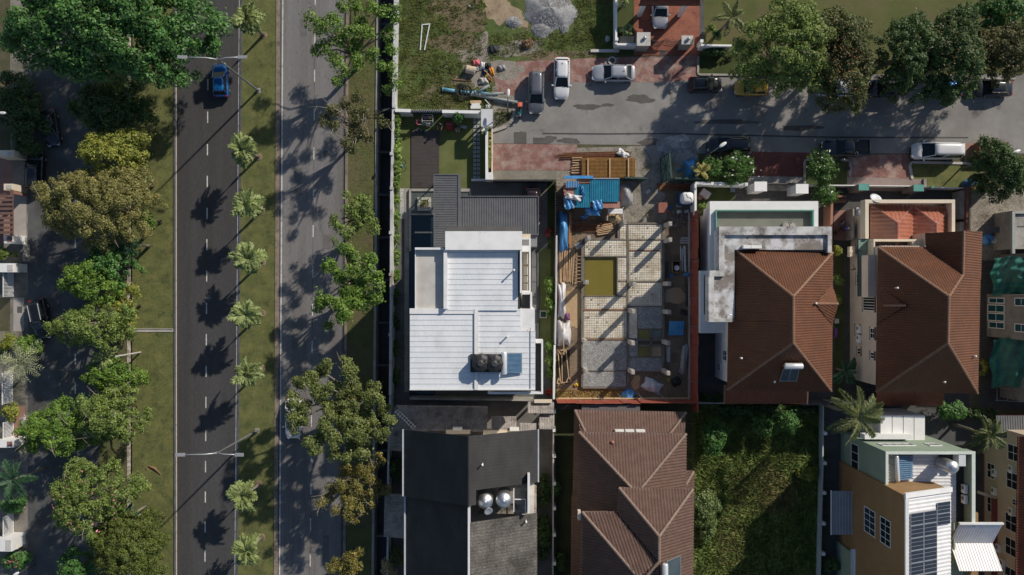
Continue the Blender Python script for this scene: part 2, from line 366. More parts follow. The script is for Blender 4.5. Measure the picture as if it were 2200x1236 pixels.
# ---------------------------------------------------------------- roofs
def tiles(name, pts, mat, parent, rib=.24, course=.36, amp=.075, step=.045, lift=.02):
    """tiled roof facet (convex, planar): rounded ribs down the slope, stepped courses, clipped to the facet; one joined stuff part"""
    pts = [Vector(p) for p in pts]; n = Vector((0, 0, 0)); c0 = sum(pts, Vector()) / len(pts)
    for i in range(len(pts)): a, b = pts[i] - c0, pts[(i + 1) % len(pts)] - c0; n += a.cross(b)
    n.normalize()
    if n.z < 0: n = -n; pts = pts[::-1]
    d = Vector((0, 0, -1)) - n * (-n.z); d.normalize(); u = d.cross(n).normalized()   # u x d = ... right-handed with n up
    if u.cross(d).dot(n) < 0: u = -u
    q = [((p - c0).dot(u), (p - c0).dot(d)) for p in pts]
    a0, a1 = min(x for x, _ in q), max(x for x, _ in q); b0, b1 = min(y for _, y in q), max(y for _, y in q)
    A = []; na = int((a1 - a0) / rib) + 2; prof = [(0, 0), (.28, .75), (.5, 1), (.72, .75)]
    for i in range(na): A += [(a0 + (i + f) * rib, h * amp) for f, h in prof]
    B = []; nb = int((b1 - b0) / course) + 2
    for j in range(nb): B += [(b0 + j * course, 0.), (b0 + (j + .97) * course, step)]
    av = np.array(A); bv = np.array(B); X, Y = np.meshgrid(av[:, 0], bv[:, 0]); Z = av[:, 1][None, :] + bv[:, 1][:, None] + lift
    nx, ny = len(av), len(bv); g = np.stack([X.ravel(), Y.ravel(), Z.ravel()], 1)
    ii, jj = np.meshgrid(np.arange(nx - 1), np.arange(ny - 1)); i0 = (jj * nx + ii).ravel(); F = np.stack([i0, i0 + 1, i0 + nx + 1, i0 + nx], 1)
    me = npmesh(name, g, F, mat); bm = bmesh.new(); bm.from_mesh(me)
    m = len(q); ar = sum(q[i][0] * q[(i + 1) % m][1] - q[(i + 1) % m][0] * q[i][1] for i in range(m)); sg = 1 if ar > 0 else -1
    for i in range(m):
        (x0, y0), (x1, y1) = q[i], q[(i + 1) % m]
        if abs(x1 - x0) + abs(y1 - y0) < 1e-4: continue
        bmesh.ops.bisect_plane(bm, geom=bm.verts[:] + bm.edges[:] + bm.faces[:], plane_co=(x0, y0, 0), plane_no=(sg * (y1 - y0), -sg * (x1 - x0), 0), clear_outer=True)
    off = Vector(ROOT[parent.name].location)
    bm.transform(Matrix.Translation(c0 - off) @ Matrix((u, d, n)).transposed().to_4x4())
    bm.to_mesh(me); bm.free(); me.update()
    return link(name, me, parent, kind='stuff')
def cap(path, r, mat, parent, name='ridge_cap', seg=.42):
    """row of overlapping ridge tiles along a line, one mesh per ridge"""
    mb = MB()
    for p, q in zip(path[:-1], path[1:]):
        p, q = Vector(p), Vector(q); n = max(1, int((q - p).length / seg))
        for i in range(n): mb.tube([p.lerp(q, i / n), p.lerp(q, (i + 1.12) / n)], [r * 1.12, r * .92], 7)
    return mb.build(name, mat, parent)
def underlay(facets, mat, parent, name='roof', th=.1):
    mb = MB()
    for f in facets:
        n = len(f); f = [Vector(p) for p in f]; c = sum(f, Vector()) / n; nn = Vector((0, 0, 0))
        for i in range(n): nn += (f[i] - c).cross(f[(i + 1) % n] - c)
        if nn.z < 0: f = f[::-1]
        mb.add([p for p in f] + [p - Vector((0, 0, th)) for p in f], [tuple(range(n)), tuple(range(2 * n - 1, n - 1, -1))] + [(i, n + i, n + (i + 1) % n, (i + 1) % n) for i in range(n)])
    return mb.build(name, mat, parent)
def corrug(mb, x0, y0, x1, y1, z0, z1, pitch=.2, amp=.03, along='y', th=.03, gap=None):
    """ribbed metal sheet; ribs run along the axis; z0/z1 heights at the low/high end of that axis"""
    n = max(2, int(abs((x1 - x0) if along == 'y' else (y1 - y0)) / pitch)); prof = []
    lo, hi = (x0, x1) if along == 'y' else (y0, y1)
    for i in range(n):
        for f, h in ((0, 0), (.62, 0), (.7, 1), (.92, 1)): prof.append((lerp(lo, hi, (i + f) / n), h * amp))
    prof.append((hi, 0)); vs = []; fs = []
    for t, h in prof:
        for (e, z) in ((0, z0), (1, z1)):
            c = lerp(y0, y1, e) if along == 'y' else lerp(x0, x1, e)
            p = (t, c) if along == 'y' else (c, t); vs += [(*p, z + h), (*p, z - th)]
    for i in range(len(prof) - 1): a, b = i * 4, i * 4 + 4; fs += [(a, b, b + 2, a + 2), (a + 1, a + 3, b + 3, b + 1), (a, a + 1, b + 1, b), (a + 2, b + 2, b + 3, a + 3)]
    L_ = (len(prof) - 1) * 4; fs += [(0, 2, 3, 1), (L_, L_ + 1, L_ + 3, L_ + 2)]
    return mb.add(vs, fs)
def window_x(parent, X, y0, y1, z0, z1, mats, face=-1, nx=2, nz=2, name='window', dep=.06, fw=.07):
    """window on a wall plane x=X facing -x: frame bars, glass sub-part"""
    fm, gm = mats; mb = MB(); f = face; a, b = X + f * .003, X + f * dep
    mb.box(a, y0, z0, b, y1, z0 + fw); mb.box(a, y0, z1 - fw, b, y1, z1); mb.box(a, y0, z0 + fw, b, y0 + fw, z1 - fw); mb.box(a, y1 - fw, z0 + fw, b, y1, z1 - fw)
    for i in range(1, nx): y = lerp(y0, y1, i / nx); mb.box(a, y - .025, z0 + fw, b - f * .01, y + .025, z1 - fw)
    for i in range(1, nz): z = lerp(z0, z1, i / nz); mb.box(a, y0 + fw, z - .02, b - f * .015, y1 - fw, z + .02)
    w = mb.build(name, fm, parent); MB().box(X + f * .004, y0 + fw, z0 + fw, X + f * .02, y1 - fw, z1 - fw).build('pane', gm, w)
    return w
def ac_unit(parent, label=None, c=None, w=.8, d=.32, h=.58, ang=0, mat=None, top=None, grp='air conditioner units on walls and roofs'):
    r = thing('air_conditioner', label, 'air conditioner', c, grp, ang); wm = M('ac_white', (.68, .68, .65), (.78, .78, .75), 3, .5)
    MB().box(-d / 2, -w / 2, 0, d / 2, w / 2, h).build('casing', wm, r, local=True, bevel=.02)
    mb = MB(); mb.lathe([(.2, 0), (.2, .02), (.05, .03)], 12); g = mb.build('fan_grille', M('ac_grille', (.16, .16, .16)), r, local=True); g.rotation_euler = (0, -math.pi / 2, 0); g.location = (-d / 2 - .002, .12, h / 2)
    return r
# ---------------------------------------------------------------- materials
A_DARK = M('asphalt_dark', (0.0437, 0.0425, 0.0433), (0.0588, 0.0578, 0.0591), .35, .85, grain=.35, gs=40, bump=.3, bs=60, spot=((.038, .035, .033), .5, .58, .14), spot2=((.085, .08, .074), .9, .68, .06), stretch=(1, .07, 1))
A_PALE = M('asphalt_pale', (0.1498, 0.1447, 0.1443), (0.1930, 0.1884, 0.1875), .3, .85, grain=.28, gs=45, bump=.3, bs=60, spot=((.11, .10, .092), .5, .58, .14), spot2=((.23, .215, .2), 1.0, .68, .06), stretch=(1, .06, 1))
A_SERV = M('asphalt_service', (0.0700, 0.0725, 0.0749), (0.1094, 0.1130, 0.1150), .35, .85, grain=.3, gs=40, bump=.3, bs=50, spot=((.05, .048, .046), .3, .56, .12))
A_STREET = M('asphalt_street', (0.1697, 0.1613, 0.1509), (0.2517, 0.2408, 0.2251), .28, .88, grain=.3, gs=35, bump=.35, bs=45, spot=((.07, .064, .058), .33, .66, .06), spot2=((.27, .25, .225), .5, .7, .05))
PAINT = M('road_paint', (0.5060, 0.4968, 0.4692), (0.6256, 0.6164, 0.5888), 3, .7, spot=((.22, .21, .2), 2.2, .58, .1), grain=.2)
CONC = M('concrete', (.26, .245, .22), (.36, .34, .31), .8, .85, grain=.2, gs=30, spot=((.14, .13, .115), .9, .62, .12), bump=.2)
CONC_L = M('concrete_light', (.40, .385, .36), (.5, .48, .45), .8, .8, grain=.12, gs=30, spot=((.25, .235, .215), 1.1, .66, .1))
CONC_D = M('concrete_dark', (.055, .058, .06), (.10, .10, .10), .8, .9, grain=.25, gs=20)
MOULD = M('mouldy_white_wall', (.42, .42, .41), (.6, .6, .58), .9, .85, spot=((.13, .115, .10), .55, .56, .1), spot2=((.07, .065, .06), 2.2, .66, .08))
KERB = M('kerb_stone', (.16, .13, .105), (.28, .22, .17), 1.2, .9, grain=.3, gs=8, spot=((.06, .055, .05), 1.5, .62, .1))
GRASS_V = M('verge_grass', (0.0853, 0.1006, 0.0304), (0.1480, 0.1515, 0.0481), .7, .95, grain=.45, gs=24, bump=.9, bs=30, spot=((.17, .125, .06), .8, .66, .09), spot2=((.045, .06, .018), .9, .6, .1))
GRASS_R = M('roadside_grass', (0.0712, 0.0864, 0.0253), (0.1092, 0.1188, 0.0368), .5, .95, grain=.5, gs=24, bump=.9, bs=30, spot=((.115, .088, .055), .35, .56, .12), spot2=((.04, .055, .012), .9, .66, .1))
GRASS_L = M('lawn_grass', (0.0902, 0.1120, 0.0300), (0.1330, 0.1500, 0.0510), .6, .95, grain=.3, gs=30, bump=.6, bs=40, spot=((.14, .115, .035), .5, .7, .12))
GRASS_W = M('rough_grass', (0.0577, 0.0921, 0.0208), (0.1090, 0.1418, 0.0356), .4, .95, grain=.5, gs=14, bump=1, bs=18, spot=((.135, .095, .055), .3, .6, .09), spot2=((.03, .046, .01), .8, .6, .1))
GRASS_D = M('dark_grass', (.035, .05, .012), (.06, .075, .018), .6, .95, grain=.4, gs=20, bump=.8, bs=25)  # darker grass for beds and verges
DIRT = M('dry_dirt', (.25, .185, .115), (.36, .28, .185), .7, .95, grain=.35, gs=18, bump=.7, bs=20, spot=((.16, .12, .08), .9, .62, .1))
MUD = M('site_mud', (.145, .105, .068), (.235, .175, .115), .45, .9, grain=.5, gs=12, bump=1, bs=14, spot=((.09, .066, .045), .5, .6, .1), spot2=((.33, .25, .16), .55, .66, .07))
GRITTY = M('gritty_ground', (.19, .17, .14), (.3, .27, .225), .9, .95, grain=.6, gs=10, bump=1, bs=14, spot=((.085, .08, .04), .8, .6, .1))
BRICKRED = M('red_brick_paving', (.235, .11, .095), (.33, .175, .15), .6, .9, grain=.3, gs=22, spot=((.36, .29, .245), .7, .57, .12), spot2=((.14, .10, .085), .9, .66, .1), brick=(2.6, .03, (.6, .55, .5)), bump=.2)
PAVER = M('pale_block_paving', (.30, .28, .23), (.4, .37, .31), .7, .9, spot=((.17, .155, .12), .6, .6, .12), brick=(3.2, .05, (.35, .33, .3)), bump=.2)
PAV_G = M('grey_block_paving', (.17, .165, .15), (.24, .23, .21), .7, .9, spot=((.11, .105, .095), .5, .62, .12), brick=(3.6, .045, (.4, .4, .4)), bump=.2)
PAV_DK = M('dark_yard_tiles', (.06, .056, .054), (.088, .082, .078), .9, .75, brick=(1.4, .025, (.5, .5, .5)))
STAMP = M('stamped_red_paving', (.25, .085, .052), (.36, .135, .085), .5, .85, spot=((.12, .045, .03), 1.3, .62, .08), brick=(1.9, .03, (.6, .5, .45)))
TERRA = M('terracotta_floor', (.24, .13, .10), (.3, .17, .13), .7, .8)
WATER_D = M('drain_water', (.012, .014, .014), (.02, .022, .02), 1, .35)

def lx(a, y): return a[0] + (a[1] - a[0]) * y / 1236
def strip(name, a, b, z, mat, y0=-1100, y1=2340, parent=None, **kw):
    mb = MB(); n = 8; ys = [lerp(y1, y0, i / n) for i in range(n + 1)]
    vs = []
    for y in ys: vs += [(*W(lx(a, y), y), z), (*W(lx(b, y), y), z)]
    mb.add(vs, [(2 * i, 2 * i + 1, 2 * i + 3, 2 * i + 2) for i in range(n)])
    return mb.build(name, mat, parent, **({'kind': 'structure'} if parent is None else {}), **kw)
def kerb(name, a, b, h, mat, y0=-1100, y1=2340, zb=0):
    mb = MB(); n = 6; ys = [lerp(y1, y0, i / n) for i in range(n + 1)]
    for i in range(n):
        p = [W(lx(a, ys[i]), ys[i]), W(lx(b, ys[i]), ys[i]), W(lx(b, ys[i + 1]), ys[i + 1]), W(lx(a, ys[i + 1]), ys[i + 1])]
        o = len(mb.v); mb.v += [(*q, zb) for q in p] + [(*q, h) for q in p]; mb.f += [(o + 4, o + 5, o + 6, o + 7), (o, o + 4, o + 7, o + 3), (o + 1, o + 2, o + 6, o + 5)] + ([(o, o + 1, o + 5, o + 4)] if i == 0 else []) + ([(o + 2, o + 3, o + 7, o + 6)] if i == n - 1 else [])
    return mb.build(name, mat, kind='structure')

# ---------------------------------------------------------------- ground sheet with the two open drains cut into it
DR0, DR1 = (814, 803), (850, 838)
prof = [((-3400, -3400), 0), ((279.5, 278.5), 0), ((279.5, 278.5), -.7), ((285, 284), -.7), ((285, 284), 0), (DR0, 0), (DR0, -1.8), (DR1, -1.8), (DR1, 0), ((4600, 4600), 0)]
mb = MB(); ys = [3600, 2340, 1236, 0, -1100, -2400]
for y in ys:
    for a, z in prof: mb.v.append((*W(lx(a, y), y), z))
n = len(prof)
for j in range(len(ys) - 1):
    for i in range(n - 1): mb.f.append((j * n + i, j * n + i + 1, (j + 1) * n + i + 1, (j + 1) * n + i))
mb.build('ground', M('earth', (.07, .066, .04), (.12, .10, .06), .4, .95, grain=.4, gs=10, spot=((.05, .06, .018), .3, .55, .1)), kind='structure')
strip('drain_bed', (DR0[0] + .5, DR0[1] + .5), (DR1[0] - .5, DR1[1] - .5), -1.79, WATER_D)
kerb('drain_wall', (DR0[0] - 4.5, DR0[1] - 4.5), (DR0[0] + .6, DR0[1] + .6), .16, CONC, zb=-1.8)
kerb('drain_edge', (274.5, 273.5), (279.6, 278.6), .08, M('stained_drain_edge', (.3, .26, .21), (.55, .5, .42), 2.2, .9, spot=((.10, .085, .06), 2.5, .55, .1)), zb=-.7)
strip('drain_bed', (280, 279), (284.6, 283.6), -.69, WATER_D)
# drain ribs across the big drain: beams
for y in range(-40, 1290, 92):
    a, b = W(lx(DR0, y), y), W(lx(DR1, y), y); MB().box(a[0], a[1], -.55, b[0], a[1] + .22, -.3).build('drain_strut', CONC_D, kind='structure')

# ---------------------------------------------------------------- roads on the west side
strip('pavement', (22, 22), (60, 60), .008, M('old_pavement', (.14, .13, .11), (.24, .22, .19), .6, .9, grain=.3, gs=14, spot=((.06, .065, .035), .5, .58, .1)))
strip('service_road', (60, 60), (212, 212), .012, A_SERV)
for y in (418, 510, 760, 822, 890, 1010, 1100, 1180): MB().pbox(160.3, y, 163, y + 24, .012, .017).build('lane_marking', PAINT, kind='structure')
strip('grass_strip', (212, 212), (274.6, 273.6), .02, GRASS_R)
strip('verge', (285, 284), (374, 375), .03, GRASS_V)
kerb('kerb', (373.5, 374.5), (376.6, 377.6), .13, CONC_D)
lc = strip('road', (376, 377), (518, 507), .012, A_DARK)
strip('edge_line', (377.4, 378.2), (379.6, 380.6), .018, M('warm_kerb_paint', (.46, .4, .33), (.58, .52, .45), 2, .8, spot=((.2, .17, .14), 2, .6, .1)), parent=lc)
strip('edge_line', (513.8, 504), (517.6, 507.6), .018, PAINT, parent=lc)
for y in (-40, 28, 98, 170, 240, 310, 378, 447, 514, 582, 651, 718, 786, 853, 924, 991, 1056, 1120, 1183):
    x = lx((447.5, 440), y); MB().pbox(x - 1.1, y, x + 1.2, y + 24, .012, .018).build('lane_marking', PAINT, lc)
kerb('kerb', (517.6, 507.8), (521.5, 511.5), .15, CONC_D)
kerb('median_edge', (594, 589), (602, 596.8), .12, KERB)
strip('median', (521.5, 511.5), (594, 589), .05, GRASS_V)
rc = strip('road', (601.8, 596.5), (744, 737.5), .012, A_PALE)
strip('gutter_strip', (602.2, 597), (605, 599), .018, CONC_D, parent=rc)
strip('edge_line', (606.5, 599.3), (609, 602), .018, PAINT, parent=rc)
for y in (-15, 68, 150, 233, 317, 402, 484, 571, 653, 732, 812, 892, 965, 1037, 1114, 1191):
    x = lx((677, 666), y); MB().pbox(x - 1, y, x + 1.2, y + 26, .012, .018).build('lane_marking', PAINT, rc)
strip('joint_line', (676.6, 665.6), (677.3, 666.3), .0165, A_DARK, parent=rc)
strip('gutter_strip', (738.5, 731.5), (743.5, 737), .018, CONC_D, parent=rc)
kerb('kerb', (744, 737.5), (749.5, 743), .14, KERB)
strip('roadside_strip', (749.5, 743), (809.5, 798.5), .03, GRASS_R)
# short cross drain in the verge
MB().pbox(286, 706.5, 372, 713, .0, .1).build('cross_drain', CONC_L, kind='structure')
MB().pbox(287, 707.5, 371, 710, .1, .104).build('drain_slot', CONC_D, kind='structure')

# ---------------------------------------------------------------- east side: street, pavings, lots
sheet('vacant_lot', [(853, -600), (1325, -600), (1325, 120), (1262, 126), (1120, 130), (1062, 160), (1066, 236), (848, 236)], .006, GRASS_W)
sheet('lawn', [(1507, -700), (3200, -700), (3200, 168), (1507, 168)], .006, GRASS_L if False else M('field_grass', (0.0700, 0.0850, 0.0200), (0.1050, 0.1150, 0.0320), .35, .95, grain=.4, gs=16, bump=.8, bs=20, spot=((.12, .095, .05), .2, .58, .12)))
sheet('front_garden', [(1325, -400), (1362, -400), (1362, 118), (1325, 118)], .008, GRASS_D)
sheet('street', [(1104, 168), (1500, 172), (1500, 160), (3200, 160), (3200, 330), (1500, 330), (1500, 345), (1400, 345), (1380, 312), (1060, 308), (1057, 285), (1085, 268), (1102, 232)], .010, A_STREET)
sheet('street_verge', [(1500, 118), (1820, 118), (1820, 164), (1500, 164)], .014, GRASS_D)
sheet('paving', [(1066, 196), (1062, 166), (1078, 142), (1122, 131), (1200, 129), (1262, 125), (1500, 119), (1503, 172), (1400, 177), (1292, 178), (1140, 174), (1104, 206)], .018, BRICKRED)
chips('gravel', 1080, 150, 46, 20, 2200, .045, CONC_L); chips('gravel', 1110, 338, 50, 26, 500, .035, CONC_L); sheet('dusty_patch', blob(1084, 150, 44, 18, wob=.4, seed=77, n=40), .0186, GRITTY)
sheet('driveway', rect(1362, -300, 1503, 119), .018, STAMP)
MB().pbox(1418, 108, 1430, 118, .018, .03).build('manhole_cover', CONC_D, kind='structure')
sheet('pavement', [(1503, -300), (1514, -300), (1512, 84), (1503, 84)], .02, CONC_D)
sheet('paving', [(1056, 309), (1240, 311), (1240, 366), (1056, 366)], .018, BRICKRED)
sheet('paving', [(1056, 366.4), (1196, 366.4), (1196, 386), (1056, 386)], .018, PAVER)
sheet('site_apron', [(1240, 318), (1380, 314), (1398, 345), (1500, 345), (1500, 400), (1195, 400), (1195, 366.5), (1240, 366.5)], .014, GRITTY)
sheet('paving', [(1615, 326), (1740, 328), (1728, 380), (1612, 378)], .018, M('dark_red_paving', (.15, .05, .045), (.21, .08, .065), .5, .9, brick=(2.6, .03, (.6, .55, .5))))
sheet('paving', [(1822, 332), (1952, 332), (1958, 384), (1820, 380)], .018, BRICKRED)
sheet('paving', rect(2072, 308, 2110, 350), .02, TERRA)
sheet('pavement', [(1612, 378.5), (1726, 380.5), (1726, 412), (1600, 408)], .018, CONC)
sheet('pavement', [(1820, 380.5), (1990, 384), (1990, 412), (1820, 410)], .018, M('mauve_concrete', (.22, .17, .15), (.28, .22, .2), .8, .85))
mb = MB(); mb.poly([(*W(a, b), .02) for a, b in [(1957, 349), (2120, 352), (2125, 404), (1985, 404), (1985, 385), (1957, 385)]][::-1]); mb.build('lawn', GRASS_V, kind='structure')
# kerbs round the planted beds beside the street
def kerbline(pp, w, h, mat, name='kerb'):
    mb = MB()
    for p, q in zip(pp[:-1], pp[1:]): mb.beam((*W(*p), h / 2), (*W(*q), h / 2), w, h)
    return mb.build(name, mat, kind='structure')
kerbline([(1728, 398), (1728, 348), (1731, 344), (1740, 343)], .25, .14, CONC)
kerbline([(1806, 344), (1824, 345), (1826, 350), (1825, 378)], .25, .14, CONC)
kerbline([(1959, 385), (1954, 356), (1958, 349), (2105, 352)], .25, .14, CONC_L)
kerbline([(1500, 122), (1499, 158), (1503, 161), (1605, 162)], .22, .14, CONC)
kerbline([(1900, 164), (2030, 166)], .22, .14, CONC); kerbline([(2085, 168), (2180, 170)], .22, .14, CONC)
MB().pbox(1985, 384, 1991, 404, .0, .22).build('step', CONC, kind='structure')
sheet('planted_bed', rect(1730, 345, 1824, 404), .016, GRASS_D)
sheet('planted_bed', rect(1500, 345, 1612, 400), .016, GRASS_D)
# gutters, patches and cracks of the street
mb = MB()
for pp in ([(1165, 287), (1300, 288), (1430, 287), (1600, 291), (1790, 295), (2080, 296)],): 
    for p, q in zip(pp[:-1], pp[1:]): a, b = W(*p), W(*q); mb.poly([(a[0], a[1] - .09, .0155), (b[0], b[1] - .09, .0155), (b[0], b[1] + .07, .0155), (a[0], a[1] + .07, .0155)])
mb.build('gutter', M('wet_gutter', (.03, .03, .03), (.05, .05, .05), 2, .7), kind='structure')
PATCH = M('street_patch', (.075, .069, .062), (.105, .097, .088), .8, .9, grain=.3, gs=40)
PATCH2 = M('street_patch_pale', (.2, .19, .17), (.26, .245, .22), .8, .9, grain=.3, gs=40)
for i, (c, mt) in enumerate([((1118, 297, 14, 12), PATCH), ((1222, 303, 22, 7), PATCH), ((1375, 213, 30, 9), PATCH), ((1262, 230, 26, 7), PATCH), ((1305, 226, 12, 4), PATCH), ((1393, 306, 22, 8), PATCH), ((1318, 263, 4, 13), PATCH2), ((1346, 260, 9, 10), PATCH2), ((1560, 262, 60, 6), PATCH), ((1720, 275, 45, 6), PATCH), ((1180, 300, 15, 8), PATCH)]):
    sheet('street_patch', blob(*c, seed=i, wob=.3)[::1], .0138 + i * .0001, mt)
MB().pbox(1104, 284, 1131, 309, .01, .024).build('manhole_slab', PATCH, kind='structure')
MB().pbox(1145, 296, 1176, 309, .01, .0225).build('manhole_slab', PATCH, kind='structure')
# white-house plot, site, south plots
sheet('lawn', rect(850, 240, 1048, 405), .012, GRASS_L)
sheet('plot_ground', rect(850, 405, 1192, 872), .008, M('plot_gravel', (.08, .083, .078), (.14, .14, .13), .8, .95, grain=.4, gs=14))
sheet('yard', rect(1012, 389, 1183, 520), .016, PAV_G)
sheet('lawn', rect(1159, 535, 1183, 735), .016, GRASS_L)
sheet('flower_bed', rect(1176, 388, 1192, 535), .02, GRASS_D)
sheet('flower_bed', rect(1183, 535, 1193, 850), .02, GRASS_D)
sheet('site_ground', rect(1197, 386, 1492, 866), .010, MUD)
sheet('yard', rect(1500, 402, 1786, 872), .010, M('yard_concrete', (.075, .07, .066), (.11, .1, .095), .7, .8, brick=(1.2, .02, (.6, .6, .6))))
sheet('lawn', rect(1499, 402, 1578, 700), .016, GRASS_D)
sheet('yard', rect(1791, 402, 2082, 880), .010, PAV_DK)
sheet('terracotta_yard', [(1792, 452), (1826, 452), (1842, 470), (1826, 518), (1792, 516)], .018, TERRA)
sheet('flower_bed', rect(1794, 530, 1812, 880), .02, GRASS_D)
sheet('dirt_yard', rect(2085, 405, 2400, 560), .012, GRITTY)
sheet('back_yard', rect(2108, 560, 2400, 880), .010, PAV_DK)
sheet('overgrown_lot', rect(1490, 866, 1767, 1700), .010, M('weedy_ground', (.05, .065, .02), (.09, .105, .03), .4, .95, grain=.5, gs=10, spot=((.13, .105, .05), .35, .6, .1)))
sheet('yard', rect(1772, 880, 2112, 1700), .010, M('dark_grey_yard', (.05, .052, .054), (.08, .08, .08), .8, .8))  # last yard: plain dark grey ground
sheet('yard', rect(845, 866, 1190, 1700), .012, M('side_yard', (.1, .095, .088), (.16, .15, .14), .7, .85))
sheet('yard', rect(1196, 868, 1486, 1700), .012, M('dark_lawn', (.03, .04, .014), (.055, .06, .022), .6, .9))
sheet('walkway', rect(2112, 890, 2400, 1700), .012, M('red_walkway', (.2, .06, .042), (.26, .085, .06), 1, .8))
# vacant lot patches
for i, (a, m, nm) in enumerate([((985, 18, 60, 46), M('bare_soil', (.13, .1, .06), (.2, .155, .095), .9, .95, grain=.5, gs=12, bump=.8, bs=14), 'soil_patch'), ((980, 95, 44, 26), M('bare_soil', (0, 0, 0)), 'soil_patch'), ((1072, 18, 38, 32), DIRT, 'sand_patch'), ((1115, 45, 18, 14), DIRT, 'sand_patch'), ((1035, 96, 20, 20), GRITTY, 'gritty_patch'), ((1110, 105, 55, 20), GRITTY, 'gritty_patch'), ((1024, 146, 48, 38), GRITTY, 'gritty_patch'), ((960, 205, 60, 26), M('weedy_litter', (.08, .08, .035), (.15, .13, .08), 1.2, .95, grain=.6, gs=9, spot=((.22, .13, .08), 2, .66, .06)), 'soil_patch'), ((1075, 215, 28, 26), GRITTY, 'gritty_patch'), ((1200, 118, 80, 9), M('bare_soil', (0, 0, 0)), 'soil_patch'), ((880, 30, 24, 60), GRASS_D, 'weed_patch')]):
    sheet(nm, blob(*a, seed=20 + i, wob=.4, n=40), .0085 + i * .0004, m)
GRAV = M('gravel_stone', (.26, .265, .27), (.46, .46, .46), 3, .9, isl=.35)
DUST = M('grey_grit', (.2, .205, .21), (.34, .34, .34), 1.2, .95, grain=.5, gs=10, bump=1, bs=16)
for px, py, rx, ry, h, n in ((1180, 22, 52, 44, .9, 5200), (1103, 48, 17, 12, .35, 500), (1165, 62, 24, 18, .4, 900), (1212, 60, 10, 12, .25, 300)):
    mound('gravel_heap', px, py, rx, ry, h, DUST, seed=int(px), kind='structure'); chips('gravel', px, py, rx * .98, ry * .98, n, .075, GRAV, hz=h * .95)
mound('gravel_heap', 1457, 322, 44, 30, .75, DUST, seed=5, kind='structure'); chips('gravel', 1457, 322, 43, 29, 3000, .06, GRAV, hz=.72)
# ---------------------------------------------------------------- building materials
WHITE = M('white_render', (.66, .66, .65), (.75, .75, .74), .8, .6, spot=((.5, .5, .49), .9, .7, .1))
WHITE_P = M('white_panel', (.66, .69, .71), (.74, .76, .77), .5, .42, grain=.05, gs=6, spec=.5, spot=((.56, .575, .58), .6, .64, .14), spot2=((.5, .49, .46), 2.4, .74, .05), stretch=(1, .5, 1))
CREAM = M('cream_render', (.58, .5, .38), (.66, .58, .46), .7, .7)
BEIGE = M('beige_render', (.47, .385, .285), (.53, .44, .33), .6, .8, spot=((.36, .3, .23), .5, .68, .1))
PINKBEIGE = M('pinkish_render', (.5, .42, .35), (.58, .49, .41), .6, .8, spot=((.4, .34, .28), .5, .68, .1))
GREYMET = M('grey_metal_roof', (.115, .118, .125), (.145, .147, .152), 1.5, .5, metal=.25)
DARKMET = M('dark_metal', (.03, .031, .034), (.045, .046, .05), 2, .5, metal=.3)
STEEL = M('stainless_steel', (.62, .63, .64), (.7, .7, .7), 2, .45, metal=1.)
GALV = M('galvanised_metal', (.36, .38, .4), (.46, .47, .48), 2, .45, metal=.6)
GLASS = M('dark_glass', (.012, .016, .02), (.02, .026, .03), 1, .08, spec=.8)
GLASS_T = M('teal_glass', (.006, .05, .07), (.01, .075, .095), 1.5, .12, spec=.7)
WFRAME = M('white_frame', (.68, .68, .67), (.75, .75, .74), 3, .5)
TILE_B = M('brown_roof_tile', (0.1122, 0.0410, 0.0185), (0.1530, 0.0607, 0.0290), 1.4, .7, spot=((.075, .034, .02), .7, .6, .14), spot2=((.30, .15, .09), 3, .68, .06), grain=.28, gs=9)
TILE_D = M('dull_brown_tile', (0.0968, 0.0555, 0.0430), (0.1323, 0.0784, 0.0614), 1.4, .72, spot=((.09, .06, .05), .8, .64, .12), grain=.2, gs=9)
TILE_O = M('orange_roof_tile', (.34, .12, .075), (.44, .17, .11), 1.5, .42, spot=((.27, .1, .07), 1, .64, .1), grain=.12, gs=9, spec=1., coat=.5)
TILE_G = M('grey_roof_tile', (0.2240, 0.2000, 0.1840), (0.3360, 0.3040, 0.2800), 1.4, .85, grain=.3, gs=9, spot=((.09, .08, .07), .9, .6, .1))
TILE_DK = M('slate_dark_roof', (.024, .0235, .025), (.04, .039, .039), .8, .85, grain=.25, gs=20, spot=((.05, .048, .045), .5, .66, .12), stretch=(1, .4, 1))
CAPM = M('ridge_tile', (0.1860, 0.0992, 0.0589), (0.2480, 0.1426, 0.0930), 3, .75)
CAPD = M('dull_ridge_tile', (0.2040, 0.1403, 0.1062), (0.2720, 0.1955, 0.1530), 3, .75)
PVC = M('white_pipe', (.7, .7, .68), (.76, .76, .75), 3, .45)
def Q(*p): return [V(*q) for q in p]
def vent(px, py, z, h=.7, label=None, r=.07, grp='vent pipes on the roofs'):
    x, y = W(px, py, z); t = thing('vent_pipe', label, 'vent pipe', (x, y, z), grp)
    MB().tube([(0, 0, 0), (0, 0, h)], r, 8).build('pipe', PVC, t, True, local=True); MB().lathe([(r * 1.5, h), (r * 1.6, h + .06), (r * .6, h + .12)], 8).build('cap', PVC, t, local=True)
    return t
TUBE_BLUE = M('solar_tube', (.09, .18, .30), (.14, .25, .38), 2, .12, spec=.8)  # reflections on the glass tubes are put into this pale blue
PANEL = M('solar_cell', (.012, .014, .022), (.02, .022, .032), 2, .15, spec=.8)
